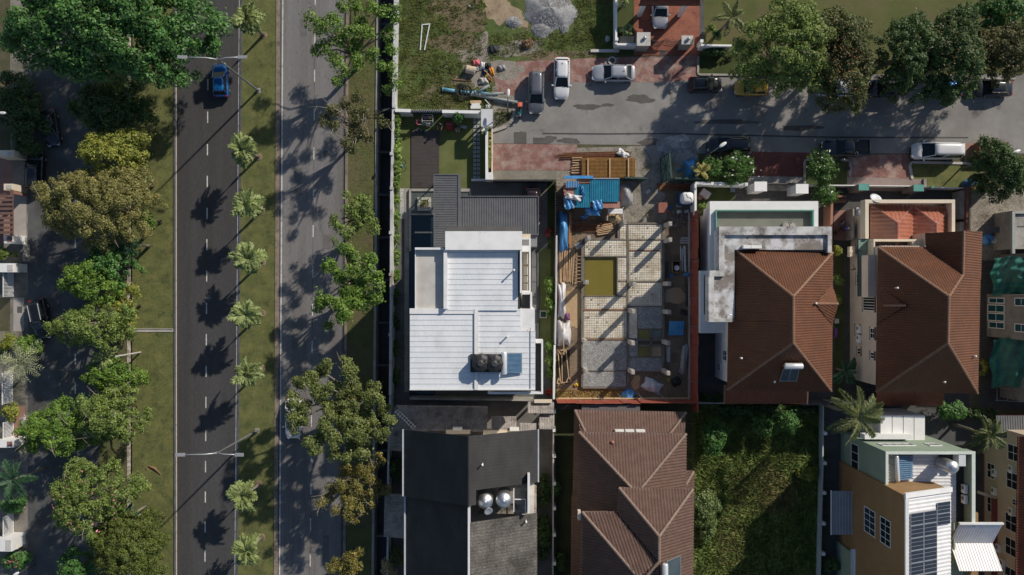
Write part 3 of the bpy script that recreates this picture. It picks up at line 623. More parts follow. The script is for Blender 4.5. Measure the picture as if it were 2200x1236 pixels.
def solar_heater(label, a, b, z, pan, zlow, r=.27, tubes=0, gpm=None):
    """tank between pixel points a b at height z; pan = four pixel corners of the collector (z, z, zlow, zlow)"""
    A, B = V(*a, z), V(*b, z); t = thing('solar_water_heater', label, 'solar water heater', ((A + B) / 2).xy.to_3d() + Vector((0, 0, zlow)), 'solar water heaters on the roofs')
    d = (B - A).normalized(); MB().tube([A - d * .05, A, A + d * .05, B - d * .05, B, B + d * .05], [r * .6, r * .9, r, r, r * .9, r * .6], 14).build('tank', M('heater_tank', (.66, .67, .68), (.74, .74, .74), 3, .25, metal=.35), t, True)
    P = [V(*pan[0], z - r), V(*pan[1], z - r), V(*pan[2], zlow + .12), V(*pan[3], zlow + .12)]
    def at(u, v): return P[0].lerp(P[1], u).lerp(P[3].lerp(P[2], u), v)
    if tubes:
        for i in range(tubes): MB().tube([at((i + .5) / tubes, 0), at((i + .5) / tubes, 1)], (P[1] - P[0]).length / tubes * .36, 6).build('glass_tube', TUBE_BLUE, t)
        MB().add([p - Vector((0, 0, .09)) for p in P], [(0, 3, 2, 1)]).build('back_plate', GALV, t)
    else:
        for i in (0, 1):
            u0, u1 = i * .5 + .02, i * .5 + .48; q = [at(u0, .02), at(u1, .02), at(u1, .98), at(u0, .98)]; dn = Vector((0, 0, -.07))
            MB().add(q + [p + dn for p in q], [(0, 1, 2, 3), (7, 6, 5, 4)] + [(k, 4 + k, 4 + (k + 1) % 4, (k + 1) % 4) for k in range(4)]).build('collector_panel', gpm or M('collector_glass', (.05, .075, .095), (.075, .10, .12), 1, .12, spec=.8), t)
        mb = MB()
        for u in (0, .5, 1): mb.beam(at(u, 0), at(u, 1), .05, .06)
        for v in (0, 1): mb.beam(at(0, v), at(1, v), .05, .06)
        mb.build('frame', GALV, t)
    mb = MB()
    for p in (A, B): mb.beam(p, Vector((p.x, p.y, zlow)), .05, .05)
    for p in P[2:]: mb.beam(p, Vector((p.x, p.y, zlow - .05)), .04, .04)
    mb.build('stand', GALV, t); return t

# ================================================================ white house
def white_house():
    t = thing('white_house', 'modern white house with ribbed white metal roofs and a grey canopy', 'house', V(1020, 670, 0))
    w = MB(); w.pbox(957.5, 520, 1117, 700, 0, 9.7); w.pbox(881, 664, 1149, 837, 0, 9.5); w.pbox(893, 535, 965, 680, 0, 9.5); w.build('wall', WHITE, t)
    MB().pbox(894, 536.8, 952.8, 662.8, 9.5, 9.56).build('terrace_floor', M('terrace_screed', (.42, .4, .365), (.52, .5, .46), .7, .8, spot=((.3, .28, .25), .8, .68, .08)), t)
    MB().pbox(891.5, 532, 952.8, 536.6, 9.3, 10.15).build('terrace_parapet', WHITE, t); MB().pbox(891.5, 536.6, 893.2, 662.8, 9.3, 9.75).build('terrace_parapet', WHITE, t)
    MB().pbox(956.5, 497, 1122, 537, 9.55, 10.6).build('front_parapet', WHITE, t)
    MB().pbox(958.5, 486.5, 1121.5, 498, 8.7, 9.3).build('fascia', M('dark_fascia', (.075, .07, .072), (.1, .095, .095), 1, .7), t)
    MB().pbox(953, 537, 960.5, 664, 9.6, 10.35).build('side_parapet', WHITE, t); MB().pbox(1117.3, 500, 1121.3, 630, 9.0, 10.55).build('side_parapet', WHITE, t)
    MB().pbox(1113, 540, 1117.2, 664, 9.5, 9.72).build('roof_gutter', DARKMET, t)  # dark strip filling the gap inside the parapet
    def panels(x0, x1, y0, n, pitch, z, dy=0):
        base = None
        for i in range(n):
            if base is None:
                mb = MB(); a, b = W(x0, y0, z), W(x1, y0 + pitch, z); mb.box(a[0], b[1] + .004, z - .09, b[0], a[1] - .004, z); mb.box(a[0], a[1] - .05, z, b[0], a[1] - .006, z + .032)
                base = mb.build('roof_panel', WHITE_P, t); 
            else:
                o = base.copy(); col.objects.link(o); o.parent = t; ROOT[o.name] = t; o.location = (0, -i * pitch * K(z), 0)
    panels(961.5, 1112.5, 542.5, 11, 11.35, 9.9); panels(880.5, 1018.5, 675.2, 14, 11.45, 9.75)
    panels(1027.5, 1118.5, 665.5, 4, 11.45, 9.74); panels(1027.5, 1150, 711.5, 11, 11.4, 9.74)
    mb = MB(); mb.pbox(880, 663, 1018.6, 674.6, 9.5, 9.86); mb.pbox(1019.2, 663, 1027, 838, 9.5, 9.935); mb.pbox(960.7, 537.4, 1113, 541.8, 9.6, 9.97); mb.pbox(880, 836, 1150, 838.6, 9.5, 9.84); mb.build('roof_flashing', WHITE, t, kind='stuff')
    MB().pbox(1138.5, 705, 1139.6, 836, 9.7, 9.8).build('cable', DARKMET, t)
    # side court and pergola
    w = MB(); w.pbox(1121.6, 633, 1139, 705, 0, 5.5); w.build('court_wall', WHITE, t)
    MB().pbox(1122.2, 634, 1138.6, 704, 5.5, 5.54).build('court_floor', M('court_floor', (.3, .32, .34), (.38, .4, .42), 1, .8, spot=((.2, .16, .11), .7, .66, .1)), t)
    MB().pbox(1139.4, 628, 1143.2, 706, 5., 9.0).build('court_parapet', WHITE, t); MB().pbox(1121.5, 628, 1139.2, 632.4, 5, 9.0).build('court_parapet', WHITE, t)
    mb = MB(); mb.pbox(1136.8, 512, 1140.2, 628, 8.4, 8.9); mb.pbox(1121.6, 512, 1136.6, 514.6, 8.4, 8.9); mb.pbox(1121.6, 528, 1136.6, 541, 8.4, 8.9); mb.pbox(1121.6, 624.5, 1136.6, 627.8, 8.4, 8.9); mb.build('pergola_frame', WHITE, t)
    MB().pbox(1122.5, 541.2, 1136.4, 624, 6.0, 6.06).build('pergola_floor', M('pergola_brown_floor', (.1, .085, .06), (.15, .125, .09), 2, .9), t)  # plain dark brown floor below the frame
    for a, b in ((546, 568), (573, 591), (594, 607), (610, 624)): MB().pbox(1125, a, 1134, b, 8.0, 8.1).build('skylight_panel', M('cream_panel', (.6, .54, .42), (.68, .62, .5), 2, .6), t)
    mb = MB(); mb.pbox(1122, 503, 1140, 511.6, 8, 8.6); mb.build('side_slab', CREAM, t)
    MB().pbox(1151, 739, 1163, 842, 7.8, 8.0).build('side_roof', DARKMET, t); mb = MB()
    for i in range(4): mb.pbox(1153 + i * 2.6, 740, 1153.6 + i * 2.6, 841, 8.0, 8.05)
    mb.build('side_roof_rib', GREYMET, t)
    mb = MB(); mb.pbox(1163.2, 731, 1166.8, 847, 7.2, 8.9); mb.pbox(1150.6, 731, 1163, 737.5, 7.2, 8.9); mb.pbox(1048, 842.6, 1163, 847, 7.2, 8.9); mb.build('frame_wall', WHITE, t)
    # grey canopies on slim posts
    mb = MB(); a, b = W(933.5, 376, 3.4), W(988, 531, 3.4); corrug(mb, a[0], b[1], b[0], a[1], 3.4, 3.4, .245, .045, 'x'); mb.build('canopy_roof', GREYMET, t)
    mb = MB(); mb.pbox(984, 374, 990, 500, 3.3, 3.5); mb.pbox(932, 374, 984, 376.4, 3.3, 3.5); mb.pbox(931.5, 376.6, 933.4, 530, 3.3, 3.5); mb.build('canopy_gutter', GREYMET, t)
    mb = MB(); a, b = W(990.4, 423, 3.15), W(1155.5, 508, 3.15); corrug(mb, a[0], b[1], b[0], a[1], 3.2, 3.15, .245, .045, 'y'); mb.build('canopy_roof', GREYMET, t)
    mb = MB(); mb.pbox(990.4, 421, 1157.4, 422.8, 3.1, 3.3); mb.pbox(1155.7, 423, 1157.4, 502, 3.1, 3.3); mb.pbox(1121, 502.2, 1157.4, 505, 3., 3.3); mb.build('canopy_gutter', GREYMET, t)
    for p in ((936, 380), (985, 380), (1153, 425), (1153, 497), (990, 426)): x, y = W(*p, 3.1); MB().box(x - .06, y - .06, 0, x + .06, y + .06, 3.1).build('post', DARKMET, t)
    MB().pbox(1123, 507, 1154, 530, .02, 3.0).build('porch_wall', M('mid_grey_render', (.2, .2, .2), (.25, .25, .25), 1, .8), t)
    return t
white_house()
def black_tank(px, py, label):
    x, y = W(px, py, 11.2); t = thing('water_tank', label, 'water tank', (x, y, 9.98), 'black water tanks on the white roof'); m = M('black_plastic', (.014, .014, .015), (.024, .024, .026), 3, .5)
    MB().lathe([(.80, 0), (.86, .1), (.86, .5), (.82, .55), (.86, .6), (.84, 1.0), (.6, 1.17), (.3, 1.25)], 9).build('shell', m, t, local=True)
    MB().lathe([(.3, 1.25), (.32, 1.3), (.2, 1.36)], 10).build('lid', M('black_lid', (.03, .03, .032), (.05, .05, .05), 3, .5), t, local=True)
    MB().obox((.15, .1, 1.3), (.35, .2, 0), (-.02, .035, 0), (0, 0, .02)).build('handle', m, t, local=True)
tb = thing('tank_platform', 'black square platform under the two black tanks on the white roof', 'platform', V(1043, 780, 9.7))
MB().pbox(1010.5, 761, 1077, 800, 9.84, 9.98).build('tray', M('black_tray', (.02, .02, .02), (.032, .032, .032), 2, .6), tb)
black_tank(1032, 781, 'black water tank at the outer end of its platform on the white roof'); black_tank(1062, 782, 'black water tank next to the solar heater on the white roof')
solar_heater('solar water heater with blue tubes beside the black tanks', (1083, 757), (1083, 804), 10.55, [(1088, 759), (1088, 802), (1121.5, 802), (1121.5, 759)], 9.9, .28, 16)
vent(1104, 581, 9.95, .9, 'thin dark vent pipe with long shadow on the upper white roof'); vent(1090, 723, 9.8, .5, 'short vent pipe on the lower white roof')
# pond, pool and walks beside the white house (setting)
sheet('walkway', rect(869, 405, 878.5, 842), .03, CONC); sheet('pebble_strip', rect(859, 405, 868.5, 470), .026, M('pebble_bed', (.3, .3, .28), (.5, .5, .47), 4, .9, grain=.5, gs=16))
chips('pebbles', 864, 438, 4.4, 32, 500, .05, M('pale_pebble', (.42, .42, .4), (.55, .55, .52), 4, .8, isl=.3))
mb = MB(); mb.pbox(879, 405.5, 934, 411, 0, .35); mb.pbox(878.6, 411, 883, 540, 0, .35); mb.pbox(876, 459, 934, 462, .0, .38); mb.pbox(985, 405.5, 1012, 412, 0, .3); mb.pbox(1008, 412, 1012, 422, 0, .3); mb.build('pond_kerb', CONC, kind='structure')
POND = M('pond_water', (.075, .09, .085), (.10, .115, .105), .6, .12, spec=.6); sheet('pond', rect(883, 411, 940, 459.6), .2, POND); sheet('pond', rect(985, 412, 1008, 425), .2, POND)
sheet('pool', rect(880, 462, 936, 848), .18, M('pool_water', (.008, .022, .034), (.012, .032, .044), .5, .08, spec=.6))
MB().pbox(891, 498, 928, 501, .2, .3).build('pool_step', CREAM, kind='structure')
tp = thing('planter', 'square stone planter with spiky agave standing in the pond', 'planter', V(911, 438, 0))
mb = MB(); mb.pbox(897, 424, 925.5, 430, .0, .5); mb.pbox(897, 446, 925.5, 452.5, 0, .5); mb.pbox(897, 430, 903, 446, 0, .5); mb.pbox(920, 430, 925.5, 446, 0, .5); mb.build('box', CONC_L, tp); MB().pbox(903, 430, 920, 446, 0, .42).build('soil', MUD, tp)
for i in range(6): 
    y = 543 + i * 32; MB().pbox(1142.5, y, 1153, y + 30.5, .0, .06 + .003 * (i % 2)).build('paving_slab', M('grey_slab', (.13, .13, .13), (.18, .18, .175), 1, .8), kind='structure')
MB().pbox(1153.6, 540, 1158, 735, 0, .14).build('kerb', CONC_D, kind='structure')

# ================================================================ brown hip-roof houses
def house_one():
    t = thing('brown_roof_house', 'brown tiled hip roof house with a mouldy flat terrace roof', 'house', V(1660, 650, 0))
    P = dict(A=(1581, 538, 7.3), B=(1788, 543, 7.05), C=(1785, 840, 7.0), D=(1562.5, 838, 7.0), R1=(1704, 637, 11.6), R2=(1704, 737, 11.6), E=(1580, 690, 7.55), F=(1565, 691, 7.0), G=(1704, 690, 11.6), I=(1751, 652.5, 9.35), U=(1785.5, 610, 7.12), O=(1799, 653, 7.35), Lw=(1786.5, 698, 7.1))
    v = {k: V(*q) for k, q in P.items()}
    fac = [[v[k] for k in f] for f in ('A B R1'.split(), 'B C R2 R1'.split(), 'D C R2'.split(), 'A R1 G E'.split(), 'F G R2 D'.split(), 'I U O'.split(), 'I O Lw'.split())]
    rf = underlay(fac, TILE_B, t)
    for f in fac: tiles('roof_tiles', f, TILE_B, rf, .245, .36)
    up = Vector((0, 0, .07))
    for l in ('A R1', 'B R1', 'R1 R2', 'R2 C', 'R2 D', 'I O'): cap([v[k] + up for k in l.split()], .12, CAPM, rf)
    sk = Q((1557, 828, 4.3), (1734, 828, 4.3), (1733, 867, 3.2), (1556, 867, 3.2)); r2 = underlay([sk], TILE_B, t); tiles('roof_tiles', sk, M('red_brown_tile', (.17, .055, .03), (.24, .08, .045), 1.4, .7, spot=((.07, .03, .02), .7, .6, .1), grain=.2, gs=9), r2, .245, .36); cap([sk[1] + up, sk[2] + up], .1, CAPM, r2); cap([sk[0] + up, sk[3] + up], .1, CAPM, r2)
    b = MB(); b.box(436 * S, -192 * S, 0, 622 * S, 72 * S, 7.0); b.box(412 * S, 70 * S, 3.9, 618 * S, 115 * S, 6.85); b.box(395 * S, -62 * S, 4., 437 * S, 20 * S, 6.85); b.box(412 * S, 20 * S, 4, 437 * S, 71 * S, 6.85); b.build('wall', WHITE, t)
    lo = MB(); lo.pbox(1504.5, 582, 1580, 716, 0, 4.0); lo.pbox(1524, 445, 1756, 590, 0, 3.9); lo.build('lower_wall', WHITE, t)
    # mouldy parapet gutter and its peeled slab
    m = MB()
    for a in ((1545, 487, 1787, 505), (1545, 505, 1556.5, 594), (1524.5, 581.5, 1544.6, 594), (1522.5, 594.3, 1534, 684), (1522.5, 684.3, 1573, 692), (1778.5, 505.3, 1787, 543)): m.pbox(*a, 6.6, 7.9)
    m.build('parapet', MOULD, t); PEEL = M('peeling_white_paint', (.16, .14, .125), (.24, .215, .19), 1.1, .9, spot=((.55, .56, .57), .42, .52, .06), spot2=((.09, .08, .07), 1.4, .66, .06))
    m = MB(); m.pbox(1556.2, 505.2, 1778.6, 537, 6.5, 7.58); m.pbox(1556.2, 537.2, 1578, 594, 6.5, 7.58); m.pbox(1534.2, 594.3, 1578, 684.1, 6.5, 7.58); m.build('flat_roof', PEEL, t)
    # lower white terrace with green glass balustrade round a dark flat roof
    SM = M('stained_white', (.64, .64, .62), (.72, .72, .71), .8, .7, spot=((.2, .18, .14), 1.1, .74, .06)); m = MB(); m.pbox(1525, 432.5, 1758, 451, 3.3, 4.2); m.pbox(1525, 451.2, 1536.5, 588, 3.3, 4.2); m.pbox(1749, 451.2, 1758, 520, 3.3, 4.2); m.build('terrace_frame', SM, t)
    GG = M('green_glass_balustrade', (.12, .3, .25), (.16, .36, .3), 1, .1, spec=.7); m = MB(); m.pbox(1538, 452, 1748.4, 453.6, 3.9, 4.6); m.pbox(1538, 453.8, 1540, 505, 3.9, 4.6); m.pbox(1746, 453.8, 1748.4, 492, 3.9, 4.6); m.build('balustrade', GG, t)
    MB().pbox(1541, 454.4, 1745, 505, 3.7, 3.94).build('terrace_floor', M('olive_screed', (.12, .125, .10), (.16, .165, .135), .5, .7), t)
    MB().pbox(1504.5, 582.5, 1524, 716, 4.0, 4.05).build('lower_roof', SM, t); m = MB(); m.pbox(1513, 592, 1514.4, 676, 4.05, 4.12); m.build('pipe', DARKMET, t)
    for y in (542, 553): MB().pbox(1540.5, y, 1543.5, y + 7.5, 4.2, 4.24).build('vent_slot', GLASS, t)
    window_x(t, 436 * S, -150 * S, -128 * S, 3.2, 4.6, (WFRAME, GLASS)); window_x(t, 436 * S, -175 * S, -160 * S, 1.0, 2.2, (WFRAME, GLASS))
    MB().pbox(1722, 866, 1778, 871, 0, 2.2).build('rear_wall', CONC_D, t)
    x, y = W(1566, 682, 7.4); d = thing('satellite_dish', 'small grey satellite dish on the mouldy parapet corner', 'satellite dish', (x, y, 7.3), 'satellite dishes'); MB().lathe([(.05, .2), (.22, .24), (.34, .32), (.345, .335), (.22, .27), (.05, .23)], 18).build('dish', M('dish_grey', (.3, .33, .36), (.34, .37, .4), 2, .4, metal=.3), d, True, local=True); MB().tube([(0, 0, 0), (0, 0, .22)], .03, 6).build('bracket', GALV, d, local=True)
    for px, lab in ((1604, 'narrow white air conditioner on the mouldy flat roof'), (1623, 'wide white air conditioner on the mouldy flat roof')): o = ac_unit(None, lab, (*W(px, 531, 7.9), 7.6), w=.8 if px < 1610 else 1.05, ang=R(90))
    x, y = W(1688, 482, 4.6)
    for px, lab in ((1689, 'round grey drum lid on the olive terrace'), (1704, 'square grey basin on the olive terrace')):
        x, y = W(px, 484, 4.3); q = thing('basin' if px > 1690 else 'drum', lab, 'basin' if px > 1690 else 'drum', (x, y, 3.95)); mb = MB(); mb.lathe([(.34, 0), (.38, .45), (.34, .45), (.3, .1)], 16 if px < 1690 else 4) ; mb.build('shell', GALV, q, local=True); MB().lathe([(.3, .40), (.05, .43)], 12).build('lid' if px < 1690 else 'water', CONC, q, local=True)
    solar_heater('white tank solar heater on the dark rear slope of the brown roof', (1686, 787), (1724, 787), 10.3, [(1683, 793), (1717, 793), (1711, 819), (1675, 819)], 8.3, .3)
    vent(1590, 769, 7.95, .45, 'white vent pipe on the shaded side of the first brown roof'); vent(1661, 820, 7.85, .45, 'white vent pipe below the solar heater on the brown roof')
    vent(1750, 652, 9.3, .35, 'white cap at the inner end of the bay roof ridge')
house_one()
def house_two():
    t = thing('brown_roof_house', 'brown tiled house with green glass awning and an orange tiled porch', 'house', V(1970, 650, 0))
    P = dict(A=(1886.5, 532, 7.15), B=(1990, 532, 7.15), J=(2068, 591, 9.65), C=(2099.5, 845, 7.0), B2=(2105, 600, 7.0), D=(1882, 841, 7.0), R1=(2038, 637, 11.55), R2=(2036, 738, 11.6), N1=(1988.5, 501, 7.2), N2=(2070, 497, 9.6), N3=(2108.5, 498, 7.0), Mx=(1882.5, 690, 7.0), I=(1945, 657, 9.05), U=(1887, 612, 7.1), O=(1899, 657, 7.7), Lw=(1883, 697, 7.05))
    v = {k: V(*q) for k, q in P.items()}
    fac = [[v[k] for k in f.split()] for f in ('A B J R1', 'N1 N2 J B', 'N2 N3 B2 J', 'J B2 C R2 R1', 'D C R2', 'A R1 R2 D', 'I U O', 'I O Lw')]
    rf = underlay(fac, TILE_B, t)
    for f in fac: tiles('roof_tiles', f, TILE_B, rf, .245, .36)
    up = Vector((0, 0, .07))
    for l in ('A R1', 'R1 J', 'J N2', 'R1 R2', 'R2 C', 'R2 D', 'I O'): cap([v[k] + up for k in l.split()], .12, CAPM, rf)
    sk = Q((1883, 832, 4.4), (2030, 832, 4.4), (2024, 871, 3.3), (1883, 870, 3.3)); r2 = underlay([sk], TILE_B, t); tiles('roof_tiles', sk, M('red_brown_tile', (0, 0, 0)), r2, .245, .36)
    X = 726 * S
    b = MB(); b.box(X, -195 * S, 0, 915 * S, 82 * S, 7.0); b.box(822 * S, 80 * S, 3, 915 * S, 108 * S, 6.95); b.box(728 * S, 80 * S, 0, 915 * S, 150 * S, 2.85); b.build('wall', PINKBEIGE, t)
    # porch: cream frame and twin hipped orange tile roofs
    m = MB(); m.pbox(1859, 429, 2052, 436.5, 3.5, 4.6); m.pbox(1859, 436.7, 1866.5, 513, 3.5, 4.6); m.pbox(2045, 436.7, 2052, 520, 3.5, 4.6); m.build('porch_frame', CREAM, t)
    MB().pbox(1866.7, 437, 2044.6, 530, 2.9, 3.1).build('porch_slab', M('dark_slab', (.05, .05, .045), (.08, .08, .07), 1, .9), t)
    z0, z1 = 3.35, 4.5; a = dict(a=(1870, 439, z0), b=(1960.5, 441, z0), c=(2043, 444, z0), p=(1928.5, 479, z1), q=(2012, 481, z1), p2=(1928.5, 535, z1), q2=(2012, 520, z1), a2=(1870, 535, z0), v2=(1960.5, 535, z0), c2=(2043, 520, z0), v3=(1960.5, 520, z0))
    w = {k: V(*q) for k, q in a.items()}; ff = [[w[k] for k in f.split()] for f in ('a b p', 'b c q', 'a p p2 a2', 'p b v2 p2', 'b q q2 v3', 'q c c2 q2')]
    r3 = underlay(ff, TILE_O, t, 'porch_roof')
    for f in ff: tiles('porch_tiles', f, TILE_O, r3, .42, .4, .07)
    for l in ('a p', 'p b', 'b q', 'q c', 'p p2', 'q q2'): cap([w[k] + up * .7 for k in l.split()], .09, TILE_O, r3)
    # balcony with cream parapet and tiled floor lights
    m = MB(); m.pbox(1877, 514, 1970, 519, 4.2, 5.6); m.pbox(1877, 519.2, 1880, 552, 4.2, 5.6); m.pbox(1960, 515, 1989, 530, 4.2, 5.55); m.build('balcony_parapet', CREAM, t); MB().pbox(1880.3, 519.3, 1969, 550, 4.2, 4.5).build('balcony_floor', M('balcony_tile', (.11, .09, .085), (.15, .125, .12), 1, .7), t)
    for i in range(6): MB().pbox(1890 + i * 11.7, 527, 1893.6 + i * 11.7, 530, 4.5, 5.1).build('baluster', CREAM, t)
    MB().pbox(1865, 548, 1882, 638, 4.6, 6.0).build('side_bay', PINKBEIGE, t)
    GL = M('green_glass_awning', (.17, .26, .2), (.22, .32, .25), .7, .08, spec=.7)
    for i, (y0, y1) in enumerate(((514, 538), (539, 561), (562, 581), (582, 611), (612, 636))): MB().pbox(1844.5, y0, 1869, y1, 4.25, 4.29).build('awning_pane', GL, t)
    m = MB()
    for y in (513.5, 538.4, 561.4, 581.4, 611.4, 636.4): m.pbox(1844, y, 1869, y + .7, 4.25, 4.36)
    m.pbox(1843, 513.5, 1844.3, 637, 4.25, 4.36); m.build('awning_frame', DARKMET, t)
    f = (WFRAME, GLASS); BS = M('brown_surround', (.2, .13, .1), (.26, .17, .13), 2, .8)
    def yy(p, z): return (618 - p) * (H - z) / H * S
    for (a, b, z0, z1, nz) in ((699, 719, 1.4, 2.5, 2), (748, 762, 1.8, 2.7, 1), (705, 728, 4.7, 5.8, 2), (757, 771, 4.7, 5.7, 1), (638, 668, 3.1, 5.8, 1), (524, 543, 1.6, 2.6, 2), (588, 610, 1.6, 2.6, 2)):
        zm = (z0 + z1) / 2; window_x(t, X, yy(b, zm), yy(a, zm), z0, z1, f, -1, 5 if a == 638 else 2, nz)
        m = MB(); m.box(X - .1, yy(b, zm) - .12, z0 - .1, X - .003, yy(a, zm) + .12, z0 - .003); m.box(X - .16, yy(b, zm) - .12, z1 + .003, X - .003, yy(a, zm) + .12, z1 + .1); m.build('window_surround', BS, t, kind='stuff')
    m = MB(); m.pbox(1826, 530, 1837, 552, 1.6, 2.2); m.pbox(1825.5, 536, 1832, 543, 2.2, 2.6); m.build('wall_ledge', CREAM, t)
    for y, z, lab in ((703, 2.6, 'white air conditioner on the cream wall above its twin'), (723, 2.6, 'white air conditioner on the cream wall below its twin'), (577, 4.4, 'grey air conditioner under the green glass awning')): ac_unit(None, lab, (X - .2, yy(y + 5, z), z - .3))
    vent(1923, 619, 8.3, .45, 'white vent pipe on the shaded slope behind the small bay roof'); vent(2024, 820, 7.95, .45, 'white vent pipe low on the rear slope of the second brown roof'); vent(2090, 765, 7.85, .45, 'white vent pipe on the sunlit slope of the second brown roof')
    x, y = W(1881, 428, 4.3); d = thing('satellite_dish', 'pale satellite dish behind the cream porch beam', 'satellite dish', (x, y, 3.2), 'satellite dishes'); o = MB().lathe([(.05, 0), (.4, .06), (.6, .16), (.61, .18), (.4, .1), (.05, .05)], 18).build('dish', M('dish_white', (.55, .57, .6), (.6, .62, .65), 2, .4), d, True, local=True); o.rotation_euler = (R(-38), R(10), 0); o.location = (0, 0, 1.0); MB().tube([(0, 0, 0), (0, 0, 1.)], .04, 6).build('mast', GALV, d, local=True)
house_two()

# ================================================================ south row
def dark_house():
    t = thing('dark_roof_house', 'house with black slate gable roofs and steel water tanks', 'house', V(1010, 1060, 0))
    XL, XR, XM = -206 * S, 48.8 * S, -78.6 * S; YN, YS = -271 * S, -398 * S
    def xz(x): return 9.2 + (12.4 - 9.2) * (1 - abs(x - XM) / (XR - XM))
    def p(x, y): return Vector((x, y, xz(x)))
    xc = -66 * S; YC = -371 * S
    fac = [[p(XL, YN), p(XM, YN), p(XM, YS), p(XL, YS)], [p(XM, YN), p(XR, YN), p(XR, YC), p(XM, YC)], [p(XM, YC), p(xc, YC), p(xc, YS), p(XM, YS)]]
    rf = underlay(fac, TILE_DK, t)
    for f in fac: tiles('roof_slates', f, TILE_DK, rf, .3, .3, .012, .022)
    cap([p(XM, YN) + Vector((0, 0, .05)), p(XM, YS) + Vector((0, 0, .05))], .13, TILE_DK, rf)
    m = MB(); m.box(XL - .16, YS, 9.0, XL - .02, YN, 9.25); m.box(XR + .02, YC, 9.0, XR + .14, YN, 9.25); m.build('roof_gutter', M('pale_gutter', (.4, .43, .46), (.5, .52, .55), 2, .5), t)
    b = MB(); b.prism([(XL + .5, YS), (XR - .3, YS), (XR - .3, YN - 1.6), (XL + .5, YN - 1.6)], 0, 9.0); b.prism([(XL + .5, YS - 14), (XR - .3, YS - 14), (XR - .3, YS - .01), (XL + .5, YS - .01)], 0, 7.9); b.build('wall', M('stained_cream', (.55, .5, .42), (.62, .57, .5), .8, .7, spot=((.35, .3, .24), .8, .66, .1)), t)
    g = MB(); g.add([(XL + .4, YN - 1.6, 9.05), (XR - .3, YN - 1.6, 9.05), (XM, YN - 1.6, 12.2), (XL + .4, YN - 1.8, 9.05), (XR - .3, YN - 1.8, 9.05), (XM, YN - 1.8, 12.2)], [(0, 2, 1), (3, 4, 5), (0, 1, 4, 3), (1, 2, 5, 4), (2, 0, 3, 5)]); g.build('gable_wall', CREAM, t)
    # rear, lower roofs
    dz = .9; y2 = -700 * S; XR2 = 47.5 * S
    def p2(x, y): return Vector((x, y, xz(x) - dz if x <= XM else lerp(11.9, 8.9, (x - XM) / (XR2 - XM))))
    ye = -432 * S; f2 = [[p2(XL + .1, YS + .3), p2(XM, YS + .3), p2(XM, y2), p2(XL + .1, y2)], [p2(XM + .1, ye), p2(XR2, ye), p2(XR2, y2), p2(XM + .1, y2)]]
    r2 = underlay(f2, TILE_DK, t); tiles('roof_slates', f2[0], TILE_DK, r2, .3, .3, .012, .022)
    tiles('roof_shingles', f2[1], M('worn_grey_shingle', (.085, .078, .07), (.13, .12, .11), 1.2, .9, grain=.5, gs=7, spot=((.045, .042, .038), .45, .55, .1)), r2, .3, .3, .04, .035)
    m = MB(); m.box(XM - .1, y2, 11.2, XM + .08, YS - .02, 12.35); m.build('party_wall', M('white_coping', (.62, .63, .64), (.7, .7, .7), 2, .6), t); m = MB(); m.box(XL - .1, y2, 8.0, XL + .05, YS - .02, 8.45); m.build('roof_gutter', M('pale_gutter', (0, 0, 0)), t)
    # tank deck
    m = MB(); m.box(xc + .06, ye + .05, 8, XR2 - .9, YC - .05, 9.3); m.build('tank_deck', M('stained_slab', (.2, .17, .13), (.33, .29, .23), .9, .9, spot=((.06, .055, .045), .8, .53, .08)), t)
    m = MB(); m.pbox(1133.5, 1020, 1138.5, 1103, 8, 10.5); m.build('deck_parapet', WHITE, t); m = MB()
    for a, b_ in (((1104, 1049), (1104, 1100)), ((1104, 1073), (1129, 1073)), ((1129, 1073), (1129, 1102))): m.beam((*W(*a, 9.9), 9.9), (*W(*b_, 9.9), 9.9), .08, .08)
    m.build('deck_pipe', PVC, t)
    m = MB(); m.pbox(958, 924, 1010, 933, 3.6, 4.6); m.build('balcony_ledge', CREAM, t); m = MB(); m.pbox(1038, 925, 1115, 934, 3.6, 4.6); m.build('balcony_ledge', CREAM, t)
    # low tiled roofs on the street side
    def tr(name, pts, rib=.25): f = Q(*pts); o = underlay([f], TILE_G, t, name, .12); tiles('roof_tiles', f, TILE_G, o, rib, .34, .045); return f
    tr('porch_roof', [(850, 871, 3.2), (1048, 873, 3.2), (1046, 928, 4.0), (892, 926, 4.0)]); tr('porch_roof', [(848, 874, 3.2), (892, 925, 4.0), (892, 972, 4.0), (834, 967, 3.2)])
    tr('porch_roof', [(1056, 895, 3.6), (1110, 895, 3.6), (1110, 927, 4.2), (1056, 927, 4.2)]); tr('porch_roof', [(1116, 909, 3.8), (1152, 910, 3.8), (1152, 928, 4.2), (1116, 928, 4.2)])
    tr('gate_roof', [(1134, 863, 3.0), (1190, 865, 3.0), (1189, 889, 3.4), (1134, 888, 3.4)]); tr('gate_roof', [(1159, 891, 2.9), (1189, 893, 2.9), (1189, 923, 3.2), (1158, 922, 3.2)])
    m = MB(); m.pbox(1148, 859, 1186, 866, 3.2, 3.5); m.build('gate_beam', CREAM, t); m = MB()
    for q in ((1137, 886), (1186, 886), (1161, 920), (1186, 920)): x, y = W(*q, 2.9); m.box(x - .1, y - .1, 0, x + .1, y + .1, 2.85)
    m.build('gate_post', WHITE, t)
    tr('side_roof', [(827, 1060, 3.2), (876, 1063, 3.9), (876, 1157, 3.9), (825, 1153, 3.2)])
    tr('side_roof', [(1138, 1041, 7.2), (1152, 1043, 7.), (1152, 1102, 7.), (1140, 1102, 7.2)])
    m = MB()
    for i in range(9): u = i / 8; c = V(lerp(852, 890, u), lerp(884, 919, u), 3.95); m.obox(c, (.18, .19, .0), (.025, -.025, 0), (0, 0, .02))
